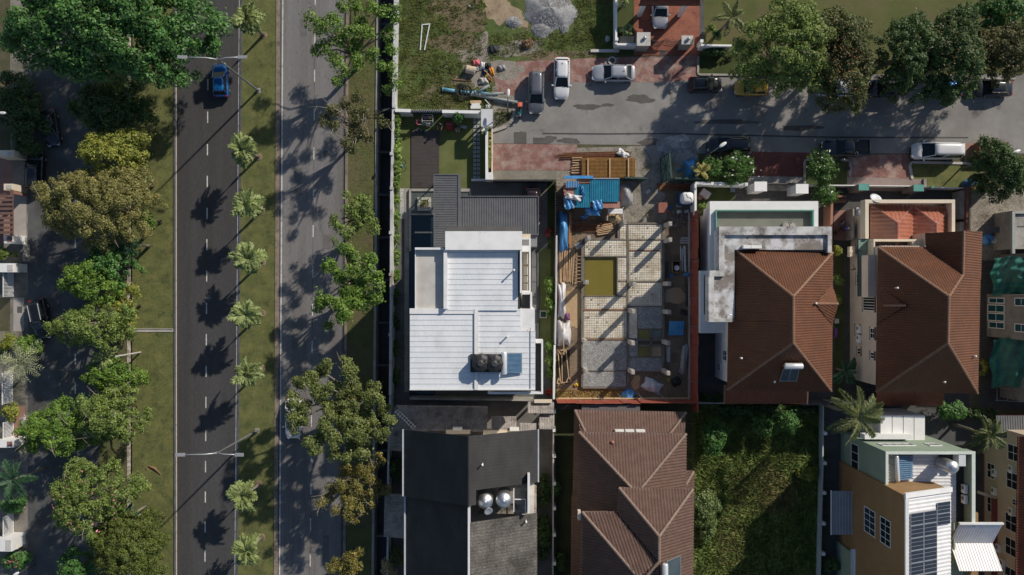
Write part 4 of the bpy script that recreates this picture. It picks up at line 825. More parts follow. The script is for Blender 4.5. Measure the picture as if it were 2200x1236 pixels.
    m.beam(V(849, 884, 3.9), V(887, 921, 4.1), .05, .05); m.beam(V(855, 881, 3.9), V(893, 918, 4.1), .05, .05)
    tl = thing('ladder', 'white metal ladder lying on the grey tiled porch roof', 'ladder', V(870, 900, 3.9)); m.build('rails', WFRAME, tl)
    x, y = W(1048, 1099, 10.9); d = thing('satellite_dish', 'tilted satellite dish between the two steel tanks', 'satellite dish', (x, y, 9.3), 'satellite dishes'); o = MB().lathe([(.05, 0), (.3, .05), (.42, .12), (.43, .14), (.3, .08), (.05, .04)], 16).build('dish', M('dish_grey', (.3, .33, .36)), d, True, local=True); o.rotation_euler = (R(20), R(25), 0); o.location = (0, 0, 1.4); MB().tube([(0, 0, 0), (0, 0, 1.4)], .03, 6).build('mast', GALV, d, local=True)
    for px, py, r, lab in ((1042, 1079, .74, 'steel water tank nearer the roof ridge'), (1082, 1077, .74, 'steel water tank nearer the white parapet')):
        x, y = W(px, py, 11.2); q = thing('water_tank', lab, 'water tank', (x, y, 9.3), 'steel water tanks on the dark roof house')
        MB().lathe([(r * .96, 0), (r, .1), (r * .98, .5), (r, .6), (r * .98, 1.0), (r, 1.1), (r, 1.55), (r * .93, 1.66), (r * .5, 1.9), (.16, 1.98)], 24).build('shell', STEEL, q, True, local=True); MB().lathe([(.17, 1.97), (.19, 2.03), (.06, 2.08)], 12).build('lid', STEEL, q, local=True)
    vent(1037, 995, 11.6, .8, 'white vent pipe on the sunlit black slope'); vent(1130, 1117, 9.3, .7, 'white vent pipe on the worn shingle slope')
    ac_unit(None, 'grey air conditioner under the black gable', (*W(983, 921, 4.6), 4.25), w=.95, ang=R(90)); ac_unit(None, 'white air conditioner under the black eaves near the tiled hood', (*W(1105, 922, 4.6), 4.25), w=.95, ang=R(90))
dark_house()
def ribbed_house():
    t = thing('brown_roof_house', 'dull brown ribbed tile house with stepped hips at the frame bottom', 'house', V(1350, 1080, 0))
    zs = 3.9; up = Vector((0, 0, .06))
    F = [[(1235, 881, 3.3), (1474, 886, 3.3), (1470, 940, 4.3), (1250, 936, 4.3)], [(1235, 881, 3.3), (1262, 938, 4.3), (1262, 1068, 4.3), (1231, 1066, 3.3)],
         [(1244, 928, 6.6), (1474, 932, 6.6), (1375, 1052, 9.4), (1360, 1052, 9.4)], [(1244, 928, 6.6), (1360, 1052, 9.4), (1360, 1100, 9.4), (1241, 1098, 6.6)], [(1474, 932, 6.6), (1473, 1058, 6.6), (1375, 1058, 9.4), (1375, 1052, 9.4)],
         [(1360, 1052, 9.4), (1375, 1052, 9.4), (1375, 1100, 9.4), (1360, 1100, 9.4)],
         [(1330, 1048, 9.6), (1488, 1051, 9.5), (1416, 1152, 12.3)], [(1330, 1048, 9.6), (1416, 1152, 12.3), (1416, 1206, 12.3), (1326, 1100, 9.6)], [(1488, 1051, 9.5), (1416, 1152, 12.3), (1416, 1330, 12.3), (1484, 1330, 9.5)],
         [(1251, 1100, 9.2), (1326, 1100, 9.2), (1416, 1204, 12.2), (1372, 1242, 12.2)], [(1251, 1100, 9.2), (1372, 1242, 12.2), (1372, 1330, 12.2), (1246, 1330, 9.2)], [(1416, 1204, 12.25), (1416, 1330, 12.25), (1372, 1330, 12.2), (1372, 1242, 12.2)],
         [(1229, 1066, 3.4), (1260, 1066, 4.3), (1260, 1330, 4.3), (1226, 1330, 3.4)], [(1472, 1012, 4.6), (1490, 1013, 3.6), (1486, 1330, 3.6), (1468, 1330, 4.6)]]
    fac = [Q(*f) for f in F]; rf = underlay([[p - Vector((0, 0, .22)) for p in f] for f in fac], TILE_D, t)
    for f in fac: tiles('roof_tiles', f, TILE_D, rf, .29, .38, .1, .04)
    for l in (((1244, 928, 6.7), (1360, 1052, 9.5)), ((1474, 932, 6.7), (1375, 1052, 9.5)), ((1330, 1048, 9.7), (1416, 1152, 12.4), (1416, 1206, 12.4), (1390, 1236, 12.3)), ((1488, 1051, 9.6), (1416, 1152, 12.4)), ((1251, 1100, 9.3), (1372, 1242, 12.3)), ((1235, 881, 3.4), (1262, 938, 4.4)), ((1474, 886, 3.4), (1436, 936, 4.4)), ((1490, 1013, 3.7), (1474, 1040, 4.5))): cap([V(*q) + up for q in l], .13, CAPD, rf)
    b = MB(); x0, x1 = W(1262, 0, 6.3)[0], W(1458, 0, 6.3)[0]; b.box(x0, -700 * S, 0, x1, -307 * S, 6.3); b.pprism([(1268, 1114), (1340, 1114), (1340, 1066), (1464, 1066), (1464, 1330), (1262, 1330)], 6.303, 9.0); b.build('wall', PINKBEIGE, t)
    m = MB(); m.pbox(1242, 1099, 1248, 1118, 8.4, 9.1); m.build('wall_end', CREAM, t)
    m = MB(); m.pbox(1250, 870, 1375, 884, 2.4, 2.6); m.build('canopy_slab', M('mauve_slab', (.12, .105, .11), (.15, .135, .14), 1, .7), t)
    for px, lab in ((1331, 'outermost of the three white roof air conditioners'), (1353, 'middle one of the three white roof air conditioners'), (1376, 'third white roof air conditioner, closest to the chimney pot')): ac_unit(None, lab, (*W(px, 927, 4.6), 4.2), w=.9, ang=R(90))
    x, y = W(1316, 951, 7.4); d = thing('roof_vent', 'round terracotta vent ball on the ribbed roof', 'roof vent', (x, y, 7.1)); MB().ball((0, 0, .2), .19).build('ball', M('terracotta', (.3, .12, .08), (.36, .15, .1), 2, .7), d, True, local=True); MB().tube([(0, 0, -.2), (0, 0, .1)], .08, 8).build('neck', CAPD, d, local=True)
    solar_heater('solar heater with grey panels at the bottom of the ribbed roof', (1429, 1212), (1429, 1290), 12.9, [(1433, 1206), (1433, 1290), (1463, 1290), (1462, 1194)], 11.2, .28)
ribbed_house()
def green_house():
    t = thing('apartment_house', 'tall green and brown house with solar panels and white roofs', 'house', V(1950, 1080, 0))
    GREEN = M('sage_render', (.22, .285, .215), (.27, .34, .26), .6, .8, spot=((.19, .24, .18), .6, .68, .1)); BROWN = M('ochre_brown_render', (0.2448, 0.1446, 0.0637), (0.2958, 0.1768, 0.0829), .6, .8, spot=((.2, .11, .04), .7, .68, .1))
    CW = M('white_corrugated', (.62, .63, .64), (.72, .72, .72), 1.5, .5, spot=((.5, .5, .49), 1, .68, .1)); FG = (WFRAME, GLASS)
    X0, X1, Y0, Yb = 706 * S, 874 * S, -310 * S, -372 * S
    m = MB(); m.box(X0, -700 * S, 0, X1 - .3, Y0, 8.6); m.build('wall', GREEN, t)
    m = MB(); m.box(X0, Y0 - .22, 8.603, X1, Y0, 9.9); m.box(X0, Yb, 8.603, X0 + .2, Y0 - .223, 9.9); m.box(X1 - .28, -452 * S, 0, X1, Y0 - .223, 9.9); m.build('parapet', GREEN, t)
    m = MB(); m.box(X0 - .03, Y0 - .24, 9.9, X1 + .03, Y0 + .03, 9.97); m.box(X0 - .03, Yb, 9.9, X0 + .22, Y0 - .25, 9.97); m.box(X1 - .3, -452 * S, 9.9, X1 + .03, Y0 - .25, 9.97); m.build('coping', M('pale_coping', (.5, .56, .5), (.58, .62, .57), 2, .6), t)
    m = MB(); corrug(m, X0 + .21, -470 * S, X1 - 1.1, Y0 - .23, 8.75, 8.75, .3, .05, 'x'); m.build('roof_sheet', CW, t)
    MB().box(X1 - 2.8, Y0 - 1.6, 8.85, X1 - 1.3, Y0 - .24, 8.9).build('tank_base', DARKMET, t); MB().box(X1 - 1.08, -450 * S, 8.6, X1 - .31, Y0 - 1.1, 8.66).build('roof_gutter', DARKMET, t)
    # brown block with mono-pitch roof
    A0, A1 = 702 * S, 806 * S; m = MB(); m.add([(A0, -700 * S, 0), (A1, -700 * S, 0), (A1, Yb, 0), (A0, Yb, 0), (A0, -700 * S, 13.7), (A1, -700 * S, 11.6), (A1, Yb, 11.6), (A0, Yb, 13.7)], [(3, 2, 1, 0), (4, 5, 6, 7), (0, 1, 5, 4), (1, 2, 6, 5), (2, 3, 7, 6), (3, 0, 4, 7)]); m.build('wall', BROWN, t)
    def rz(x): return lerp(13.8, 11.7, (x - A0) / (A1 - A0))
    def rp(x, y, d=0): return Vector((x, y, rz(x) + d))
    ru = MB(); n = 46; y_a, y_b = Yb + .1, -700 * S
    for i in range(n): ya, yb = lerp(y_a, y_b, i / n), lerp(y_a, y_b, (i + .45) / n); yc = lerp(y_a, y_b, (i + 1) / n); ru.add([rp(A0 - .05, ya, .06), rp(A1 + .1, ya, .06), rp(A1 + .1, yb, .11), rp(A0 - .05, yb, .11)], [(0, 3, 2, 1)]); ru.add([rp(A0 - .05, yb, .11), rp(A1 + .1, yb, .11), rp(A1 + .1, yc, .06), rp(A0 - .05, yc, .06)], [(0, 3, 2, 1)])
    ru.build('roof_sheet', CW, t)
    m = MB(); m.beam(rp(A0 - .1, Yb + .05, .15), rp(A1 + .12, Yb + .05, .15), .45, .22); m.beam(rp(A0 + .1, Yb - .2, .15), rp(A0 + .1, -700 * S, .15), .3, .22); m.build('roof_flashing', WHITE, t)
    # solar panels
    def spanel(x0, x1, y0, y1):
        q = [rp(x0, y0, .2), rp(x1, y0, .2), rp(x1, y1, .2), rp(x0, y1, .2)]; dn = Vector((0, 0, -.05)); 
        return MB().add(q + [a + dn for a in q], [(0, 3, 2, 1), (4, 5, 6, 7)] + [(k, (k + 1) % 4, 4 + (k + 1) % 4, 4 + k) for k in range(4)])
    sp = thing('solar_array', 'array of dark solar panels on the tall white roof', 'solar panels', (A0 + 2, -480 * S, 13)); xs = (A0 + .5, A0 + 2.02, A0 + 3.56); ph = 1.12; nb = 0
    for r in range(9):
        for c in (0, 1):
            yt = -404 * S - r * ph; o = spanel(xs[c] + .03, xs[c + 1] - .03, yt - .03, yt - ph + .03).build('solar_panel', PANEL, sp)
            mb = MB(); yl = [yt - .03, yt - ph + .03]
            for k in (0, 1, 2, 3): y = lerp(yl[0], yl[1], k / 3); mb.beam(rp(xs[c] + .03, y, .215), rp(xs[c + 1] - .03, y, .215), .045 if k in (0, 3) else .02, .03)
            for x in (xs[c] + .03, xs[c + 1] - .03): mb.beam(rp(x, yl[0], .215), rp(x, yl[1], .215), .045, .03)
            mb.build('panel_frame', M('panel_frame_alu', (.4, .41, .43), (.46, .47, .48), 2, .4, metal=.6), o)
    for r in range(2):
        yt = -392 * S - r * 1.05; o = spanel(xs[2] + .06, A1 - .1, yt, yt - 1.0).build('solar_panel', PANEL, sp); mb = MB()
        for y in (yt, yt - .33, yt - .67, yt - 1.0): mb.beam(rp(xs[2] + .06, y, .215), rp(A1 - .1, y, .215), .04 if y in (yt, yt - 1.0) else .02, .03)
        for x in (xs[2] + .06, A1 - .1): mb.beam(rp(x, yt, .215), rp(x, yt - 1.0, .215), .04, .03)
        mb.build('panel_frame', MC['panel_frame_alu'], o)
    # side hood: butterfly roof on a small brown block
    B0, B1 = 843 * S, 924 * S; m = MB(); m.box(B0 - 1.5, -640 * S, 0, B1 - 1, -437 * S, 8.0); m.build('wall', BROWN, t)
    for nm, ya, yb, za, zb in (('hood_roof', -491, -446, 8.6, 10.1), ('hood_roof', -534, -491.5, 10.1, 8.6)):
        m = MB(); corrug(m, B0, ya * S, B1, yb * S, za, zb, .24, .04, 'y', .06); m.build(nm, CW, t)
    m = MB(); m.box(B0 - .03, -446 * S, 10.0, B1 + .05, -442.5 * S, 10.25); m.build('hood_gutter', WHITE, t); m = MB(); m.box(B0 + .1, -530 * S, 7.9, B0 + .25, -450 * S, 9.0); m.build('hood_wall', GREEN, t)
    # white rear extension, awnings, windows
    m = MB(); m.pbox(1892, 893, 1987, 946, 0, 4.6); m.build('extension', WHITE, t); m = MB()
    for x in (1917, 1941, 1964): m.pbox(x, 894, x + .7, 945, 4.6, 4.63)
    m.build('extension_joint', CONC, t); m = MB(); m.pbox(1858, 934, 1959, 944, 4.4, 5.4); m.build('balcony_front', WHITE, t)
    for a, b in ((1890, 1962), (1991, 2018)): 
        xa, xb = W(a, 0, 6.8)[0], W(b, 0, 6.8)[0]; m = MB(); m.box(xa, Y0 + .003, 6.2, xb, Y0 + .08, 6.28); m.box(xa, Y0 + .003, 7.3, xb, Y0 + .08, 7.38); m.box(xa, Y0 + .003, 6.28, xa + .08, Y0 + .08, 7.3); m.box(xb - .08, Y0 + .003, 6.28, xb, Y0 + .08, 7.3)
        for i in range(1, 4): xx = lerp(xa, xb, i / 4); m.box(xx - .03, Y0 + .003, 6.28, xx + .03, Y0 + .06, 7.3)
        w = m.build('window', WFRAME, t); MB().box(xa + .08, Y0 + .004, 6.28, xb - .08, Y0 + .02, 7.3).build('pane', GLASS, w)
    window_x(t, X0, -375 * S, -322 * S, 2.6, 4.3, FG, -1, 3, 1); window_x(t, X0, -425 * S, -388 * S, 2.0, 3.7, FG, -1, 3, 1); window_x(t, A0, -484 * S, -434 * S, 6.0, 8.3, FG, -1, 4, 2); window_x(t, A0, -484 * S, -434 * S, 9.3, 11.3, FG, -1, 4, 2)
    m = MB(); a, b = W(1787, 1055, 3.2), W(1845, 1149, 3.2); corrug(m, a[0], b[1], b[0] + .6, a[1], 3.2, 3.2, .3, .03, 'y'); m.build('awning', M('awning_blue_grey', (.27, .3, .33), (.33, .36, .39), 1, .5, metal=.2), t); m = MB(); m.pbox(1786, 1054, 1787.2, 1150, 3.1, 3.3); m.build('awning_edge', WHITE, t)
    m = MB(); a, b = W(1828, 1180, 4), W(1882, 1300, 4); corrug(m, a[0], b[1], b[0], a[1], 4, 4, .5, .04, 'y'); m.build('lower_roof', CW, t); m = MB(); m.pbox(1832, 1190, 1880, 1300, 0, 3.9); m.build('lower_wall', GREEN, t)
    m = MB(); m.pbox(2004, 1070, 2014, 1236, 11, 11.1)
    x, y = W(2036, 1000, 10); q = thing('water_tank', 'steel water tank standing behind the pale green parapet', 'water tank', (x, y, 8.9)); r = .62
    MB().lathe([(r * .96, 0), (r, .1), (r * .97, .5), (r, .6), (r * .97, 1.), (r, 1.1), (r * .97, 1.5), (r, 1.6), (r, 1.9), (r * .9, 2.0), (.3, 2.2)], 24).build('shell', STEEL, q, True, local=True); MB().lathe([(.3, 2.2), (.32, 2.26), (.1, 2.32)], 14).build('lid', STEEL, q, local=True)
    solar_heater('steel solar heater with a grid of tubes behind the green parapet', (1926, 980), (1929, 1034), 9.6, [(1931, 979), (1933, 1033), (1961, 1030), (1961, 978)], 8.95, .2, 12)
    for px, py, lab in ((2077, 1049, 'white air conditioner inside the tall green parapet'), (2077, 1071, 'orange stained air conditioner inside the tall green parapet')): ac_unit(None, lab, (X1 - .55, W(px, py, 8.9)[1], 8.9))
    MB().pbox(2060, 977, 2075, 1002, 8.9, 9.9).build('meter_box', M('box_grey', (.5, .52, .54), (.55, .57, .58), 2, .6), t)
green_house()
def beige_house():
    t = thing('beige_house', 'beige house wall with white windows at the frame edge', 'house', V(2195, 1090, 0)); X = 1015 * S; f = (WFRAME, GLASS)
    m = MB(); m.box(X, -900 * S, 0, X + 12, -292 * S, 6.6); m.build('wall', BEIGE, t)
    rf = Q((2187, 938, 6.6), (2400, 938, 9.8), (2400, 1400, 9.8), (2180, 1400, 6.6)); o = underlay([rf], TILE_B, t); tiles('roof_tiles', rf, M('red_brown_tile', (0, 0, 0)), o, .26, .36); 
    def yy(p, z): return (618 - p) * (H - z) / H * S
    for a, b, z0, z1 in ((955, 990, 3.9, 5.7), (1015, 1051, 3.7, 5.4), (1105, 1143, 3.5, 5.3), (1158, 1196, 3.5, 5.2), (1222, 1262, 3.4, 5.2), (1070, 1084, 4.6, 5.6)): window_x(t, X, yy(b, 4.6), yy(a, 4.6), z0, z1, f, -1, 2, 2)
    for a, b in ((997, 1030), (1068, 1104)): window_x(t, X, yy(b, 1.5), yy(a, 1.5), .5, 1.8, f, -1, 2, 2)
    for y, z, lab in ((1015, 1.7, 'air conditioner low on the beige wall beside a window'), (1054, 1.6, 'air conditioner low on the bare part of the beige wall'), (1176, 2.3, 'air conditioner on the beige wall under two windows'), (1209, 3.0, 'air conditioner with a round fan low on the beige wall'), (1007, 4.4, 'air conditioner high under the eaves of the beige house'), (1098, 4.4, 'air conditioner high under the eaves beside a small window')): ac_unit(None, lab, (X - .18, yy(y, z), z))
    m = MB(); a, b = W(2130, 1072, 2.2), W(2155, 1290, 2.2); corrug(m, a[0], b[1], b[0], a[1], 2.2, 2.2, .25, .04, 'x'); m.build('lean_to_roof', M('red_sheet', (.2, .055, .04), (.26, .08, .06), 1, .7), t)
    m = MB(); a, b = W(2140, 893, 3.5), W(2330, 940, 3.5); corrug(m, a[0], b[1], b[0], a[1], 3.7, 3.5, .25, .04, 'y'); m.build('porch_roof', GREYMET, t)
    m = MB(); m.beam((*W(2098, 1056, .9), 1.2), (*W(2127, 1066, .9), 1.2), .3, .4); m.build('bracket_beam', CREAM, t)
beige_house()
def shell_building():
    t = thing('unfinished_building', 'unfinished grey concrete building with teal windows', 'building', V(2180, 680, 0)); X = 1020 * S; f = (WFRAME, GLASS_T)
    m = MB(); m.box(X, -105 * S, 0, X + 12, -14 * S, 7); m.box(X + 1.4, 10 * S, 0, X + 12, 70 * S, 4.6); m.box(X + 1.4, -235 * S, 0, X + 12, -106 * S, 4.4); m.build('wall', M('raw_concrete', (.15, .145, .135), (.21, .2, .19), .6, .9, grain=.2, gs=12, spot=((.1, .1, .09), .7, .62, .1)), t)
    def yy(p, z): return (618 - p) * (H - z) / H * S
    for a, b, z0, z1, nx in ((640, 652, .4, 3, 1), (655, 671, .2, 3, 1), (673, 690, .2, 3, 1), (692, 706, .4, 3, 1), (640, 658, 4.6, 6.6, 2), (696, 714, 4.6, 6.6, 2)): window_x(t, X, yy(b, (z0 + z1) / 2), yy(a, (z0 + z1) / 2), z0, z1, f, -1, 1, 2)
    NETM = M('green_net', (0.0096, 0.1200, 0.0920), (0.0176, 0.1680, 0.1280), 1.2, .8, alpha=.75, grain=.35, gs=18, spot=((.03, .2, .15), .9, .66, .1))
    for lab, y0, y1, x0, sg in (('green safety net sagging over scaffolding beside the brown roof', 552, 634, 2136, 1), ('green safety net over scaffolding below the teal windows', 728, 832, 2134, 2)):
        q = thing('safety_net', lab, 'safety net', V(2165, (y0 + y1) / 2, 0), 'green safety nets'); n = 36; vs = []; fs = []
        for j in range(n + 1):
            for i in range(n + 1): u, v = i / n, j / n; z = 3.2 + 1.6 * u - 1.2 * v * v + .16 * math.sin(11 * u + 3 * v + sg) * math.sin(7 * v) + .10 * math.sin(23 * u + 9 * v) + .08 * math.sin(31 * v + 5 * u); vs.append(V(x0 + 84 * u - 6 * math.sin(v * 3) + 3 * math.sin(v * 11) * (1 - u), lerp(y0, y1, v) + 3 * math.sin(u * 8 + sg), z))
        for j in range(n):
            for i in range(n): a = j * (n + 1) + i; fs.append((a, a + n + 1, a + n + 2, a + 1))
        MB().add(vs, fs).build('netting', NETM, q, True); mb = MB()
        for xx in (2136, 2165, 2198):
            for y in (y0 + 2, y1 - 2): a = V(xx, y, 0); mb.tube([a, a + Vector((0, 0, 2.6))], .04, 5)
        mb.build('scaffold_tube', GALV, q, kind='stuff')
    m = MB(); m.pbox(2176, 453, 2400, 535, 0, 3.1); m.build('annex', CONC, t); m = MB(); m.pbox(2175, 455, 2181, 545, 3.1, 3.4); m.pbox(2181.2, 455, 2400, 459, 3.1, 3.4); m.build('annex_parapet', M('mint_concrete', (.27, .3, .27), (.33, .36, .33), 1, .8), t)
    m = MB(); m.pbox(2186, 486, 2400, 488, 3.1, 3.13); m.build('annex_joint', CONC_D, t)
    m = MB()
    for x in (2142, 2165, 2188): m.beam(V(x, 835, .5), V(x, 862, .5), .05, .05)
    m.beam(V(2138, 860, .5), V(2200, 864, .5), .05, .05); m.build('rail', GALV, t)
shell_building()
def drive_house():
    t = thing('driveway_house', 'house porch with dark brown tiled roof over the red driveway', 'house', V(1440, -40, 0))
    f = Q((1374, 10, 3.6), (1505, 10, 3.6), (1490, -90, 5.0), (1392, -90, 5.0)); o = underlay([f], TILE_B, t); tiles('roof_tiles', f, M('red_brown_tile', (0, 0, 0)), o); m = MB(); m.pbox(1373, 8.5, 1506, 11, 3.35, 3.62); m.build('fascia', DARKMET, t)
    for px in (1384, 1474): x, y = W(px, 13, 3.3); MB().box(x - .2, y, 0, x + .2, y + .4, 3.3).build('column', WHITE, t)
drive_house()
# ================================================================ construction site
PADM = M('formwork_concrete', (.13, .115, .095), (.19, .17, .14), 1, .9, grain=.3, gs=14)
FOAM = M('blinding_white', (0.5399, 0.4953, 0.3993), (0.7456, 0.6910, 0.5721), .8, .85, spot=((.40, .31, .19), .7, .6, .1), spot2=((.24, .22, .19), 1.8, .64, .09), grain=.2, gs=16)
STONE = M('crushed_stone_bed', (.2, .205, .2), (.33, .33, .315), 2.5, .95, grain=.7, gs=12, bump=1, bs=16, spot=((.3, .26, .2), .5, .68, .1))
REBAR = M('rusty_steel', (.13, .05, .022), (.22, .09, .04), 3, .85); MESHB = M('mesh_bar', (.2, .185, .16), (.28, .26, .23), 2, .8)
TIMBER = M('raw_timber', (.36, .245, .13), (.48, .345, .2), 2, .85, isl=.25, spot=((.2, .13, .08), 1.2, .66, .1)); TIMD = M('old_timber', (.17, .095, .05), (.26, .15, .085), 2, .9, isl=.3)
BLUE_T = M('blue_tarp', (.045, .2, .46), (.10, .33, .62), 1.5, .35, spot=((.3, .5, .7), 1.4, .68, .08)); WTARP = M('white_sheet', (.5, .5, .5), (.62, .62, .62), 1.5, .5, spot=((.4, .38, .35), 1, .68, .1))
TEALS = M('teal_blue_sheet', (.015, .15, .25), (.025, .2, .32), 1, .45, spot=((.03, .26, .36), .8, .6, .15)); PLY = M('red_plywood', (.28, .13, .10), (.37, .19, .15), 2, .85, spot=((.4, .3, .26), 1.6, .64, .1), stretch=(1, .3, 1))
GREENP = M('green_painted_steel', (.10, .165, .145), (.14, .21, .185), 2, .6); OLIVE = M('olive_water', (.15, .125, .022), (.18, .15, .03), .4, .1, spec=.5); TANW = M('tan_puddle', (.33, .235, .13), (.38, .275, .16), .6, .15)
mb = MB()
for a in ((1327, 478, 1429, 800), (1250, 512, 1326.9, 551), (1250, 636, 1326.9, 834), (1250, 551.1, 1256, 635.9), (1327, 800.1, 1347, 834)): mb.pbox(*a, 0, .26)
slabs = thing('foundation', 'concrete foundation grid of mesh covered slabs on the building site', 'foundation', V(1340, 650, 0)); mb.build('pad', PADM, slabs)
def slab(x0, y0, x1, y1, kind, z=.3):
    o = MB().pbox(x0, y0, x1, y1, .26, z).build('slab', STONE if kind == 'g' else FOAM, slabs)
    if kind == 'm':
        g = MB(); a, b = W(x0, y0, z), W(x1, y1, z); p = .25; nx, ny = int((b[0] - a[0]) / p), int((a[1] - b[1]) / p)
        for i in range(nx): x = a[0] + (i + .5) * p; g.box(x - .008, b[1], z + .004, x + .008, a[1], z + .018)
        for j in range(ny): y = b[1] + (j + .5) * p; g.box(a[0], y - .008, z + .019, b[0], y + .008, z + .034)
        for _ in range(int(nx * ny / 22)): x, y = a[0] + random.randrange(nx) * p, b[1] + random.randrange(ny) * p; g.box(x - .05, y - .05, z, x + .05, y + .05, z + .06)
        g.build('mesh_bars', MESHB, o, kind='stuff')
    if kind == 'g': chips('gravel', (x0 + x1) / 2, (y0 + y1) / 2, (x1 - x0) / 2.1, (y1 - y0) / 2.1, int((x1 - x0) * (y1 - y0) / 4), .045, GRAV, hz=0, zf=lambda x, y: x * 0 + z, parent=o)
for s_ in ((1332, 483, 1424, 514, 'm'), (1257, 516, 1347, 550, 'm'), (1352, 517, 1424, 537, 'm'), (1352, 540, 1423, 603, 'm'), (1328, 553, 1348, 603, 'm'), (1351, 607, 1422, 657, 'm'), (1327, 607, 1348, 635, 'm'), (1256, 638, 1347, 664, 'm'), (1254, 668, 1346, 727, 'm'), (1252, 731, 1346, 795, 'g'), (1253, 798, 1345, 831, 'g'), (1351, 661, 1369, 727, 'w'), (1371, 660, 1422, 706, 'g'), (1350, 769, 1422, 797, 'g'), (1350, 731, 1370, 766, 'g')): slab(*s_)
def raise_z(): pass
mb = MB(); mb.pbox(1371, 708, 1422, 767, .26, .30); mb.build('pit_floor', M('pit_mud', (.07, .06, .035), (.1, .085, .05), 1, .4), slabs)
for a, m in (((1372, 745, 1397, 766), OLIVE), ((1400, 745, 1421, 766), TANW), ((1372, 709, 1397, 728), OLIVE), ((1400, 709, 1421, 728), M('grey_pit_water', (.12, .125, .11), (.15, .155, .135), .6, .2))): MB().pbox(*a, .3, .31).build('pit_water', m, slabs)
for a in ((1371, 728.5, 1422, 732), (1371, 741, 1422, 744.5), (1397.3, 708, 1399.7, 767)): MB().pbox(*a, .3, .5).build('ground_beam', PADM, slabs)
for a in ((1347.5, 483, 1350.8, 832), (1256, 514.3, 1425, 515.8), (1252, 664.3, 1347.2, 667.5), (1252, 728, 1347.2, 730.6), (1252, 795.4, 1347.2, 797.6), (1351, 603.6, 1424, 606.5), (1249, 512, 1252, 832), (1325.4, 552, 1327.6, 636), (1256, 550.6, 1347, 552.3), (1256, 635.3, 1347, 637.5), (1351, 537.5, 1424, 539.5), (1422.6, 480, 1427, 797), (1252, 832, 1347, 835), (1331, 479.5, 1424, 482)): MB().pbox(*a, .2, .385 + random.random() * .01).build('ground_beam', TIMD if random.random() < .3 else PADM, slabs)
sheet('site_pool', rect(1256.5, 552, 1326, 636), .06, OLIVE)
COLM = M('column_concrete', (.36, .345, .32), (.45, .435, .41), 1.5, .85, spot=((.28, .26, .23), 1.2, .66, .1))
# concrete columns with rebar stubs
CT = ['standing by the blue shed end of the slab', 'near the pallet', 'at the slab corner beside the rebar pile', 'on the edge of the olive pool', 'between the two gravel beds']
cols = [(1427, 486), (1427, 519), (1333, 483), (1259, 515), (1255, 607), (1353, 611), (1425, 610), (1351, 667), (1425, 669), (1252, 730), (1350, 733), (1423, 733), (1254, 792), (1350, 793), (1423, 795)]
cp = None
for i, (px, py) in enumerate(cols):
    x, y = W(px, py)
    if cp is None:
        cp = thing('concrete_column', 'bare concrete column with rusty rebar stubs standing on the site foundation', 'column', (x, y, 0), 'bare concrete columns of the site')
        MB().box(-.17, -.22, .01, .17, .22, 3.2).build('shaft', COLM, cp, local=True); m = MB()
        for a in (-.12, .12):
            for b in (-.16, 0, .16): m.tube([(a, b, 3.2), (a + .02, b, 3.55)], .018, 5)
        m.build('rebar_stubs', TIMBER, cp, local=True, kind='stuff')
    else: c = copy_tree(cp); c.location = (x, y, 0)
# helpers for site clutter
def bundle(name, label, cat, p, q, n, spread, r, mat, z=.02, lay=1, part='bar', jit=.06, box=False, group=None):
    """n loose bars lying side by side from p to q (photo pixels), each its own part"""
    A, B = V(*p), V(*q); d = (B - A).normalized(); s_ = Vector((-d.y, d.x, 0)); t = thing(name, label, cat, ((A + B) / 2).xy.to_3d(), group); rr = random.Random(n + int(p[0]))
    for i in range(n):
        row = i % lay; o = ((i // lay) / max(1, (n / lay) - 1) - .5) * spread if n > lay else 0; e0, e1 = rr.uniform(-.05, .08), rr.uniform(-.08, .05); a = A + s_ * (o + rr.uniform(-jit, jit)) + d * e0 * (B - A).length; b = B + s_ * (o + rr.uniform(-jit, jit)) + d * e1 * (B - A).length
        a.z = z + r + row * 2 * r; b.z = z + r + row * 2 * r + rr.uniform(0, .03); mb = MB()
        (mb.beam(a, b, 2 * r, 1.6 * r) if box else mb.tube([a, b], r, 6)).build(part, mat, t)
    return t
def tarp(label, px, py, w, h, ang, z, hump, mat, name='tarpaulin', group=None, seed=0, n=12, sag=.35, cat=None):
    """crumpled sheet draped over something: w h metres, hump height"""
    x0, y0 = W(px, py, z); rr = random.Random(seed + int(px)); ph = [rr.uniform(0, 6.3) for _ in range(6)]; vs = []; fs = []
    for j in range(n + 1):
        for i in range(n + 1):
            u, v = i / n * 2 - 1, j / n * 2 - 1; e = max(abs(u), abs(v)); x = u * w / 2 * (1 + .09 * math.sin(4 * v + ph[0])); y = v * h / 2 * (1 + .09 * math.sin(4 * u + ph[1]))
            zz = hump * (1 - e ** 2.4) + .07 * math.sin(7 * u + ph[2] + 2 * v) * (1 + .5 * math.sin(9 * v + ph[3])) + .035 * math.sin(17 * u + 11 * v + ph[4]); vs.append((x, y, max(.015, zz + .05)))
    for j in range(n):
        for i in range(n): a = j * (n + 1) + i; fs.append((a, a + 1, a + n + 2, a + n + 1))
    mb = MB(); mb.add(vs, fs); o = mb.build(name, mat, None, True, local=True, label=label, cat=cat or 'tarpaulin', group=group); o.location = (x0, y0, z); o.rotation_euler = (0, 0, R(ang)); return o
def simple(name, label, cat, fn, mat, loc=(0, 0, 0), ang=0, group=None, part='body', **kw):
    t = thing(name, label, cat, loc, group, R(ang)); mb = MB(); fn(mb); mb.build(part, mat, t, local=True, **kw); return t
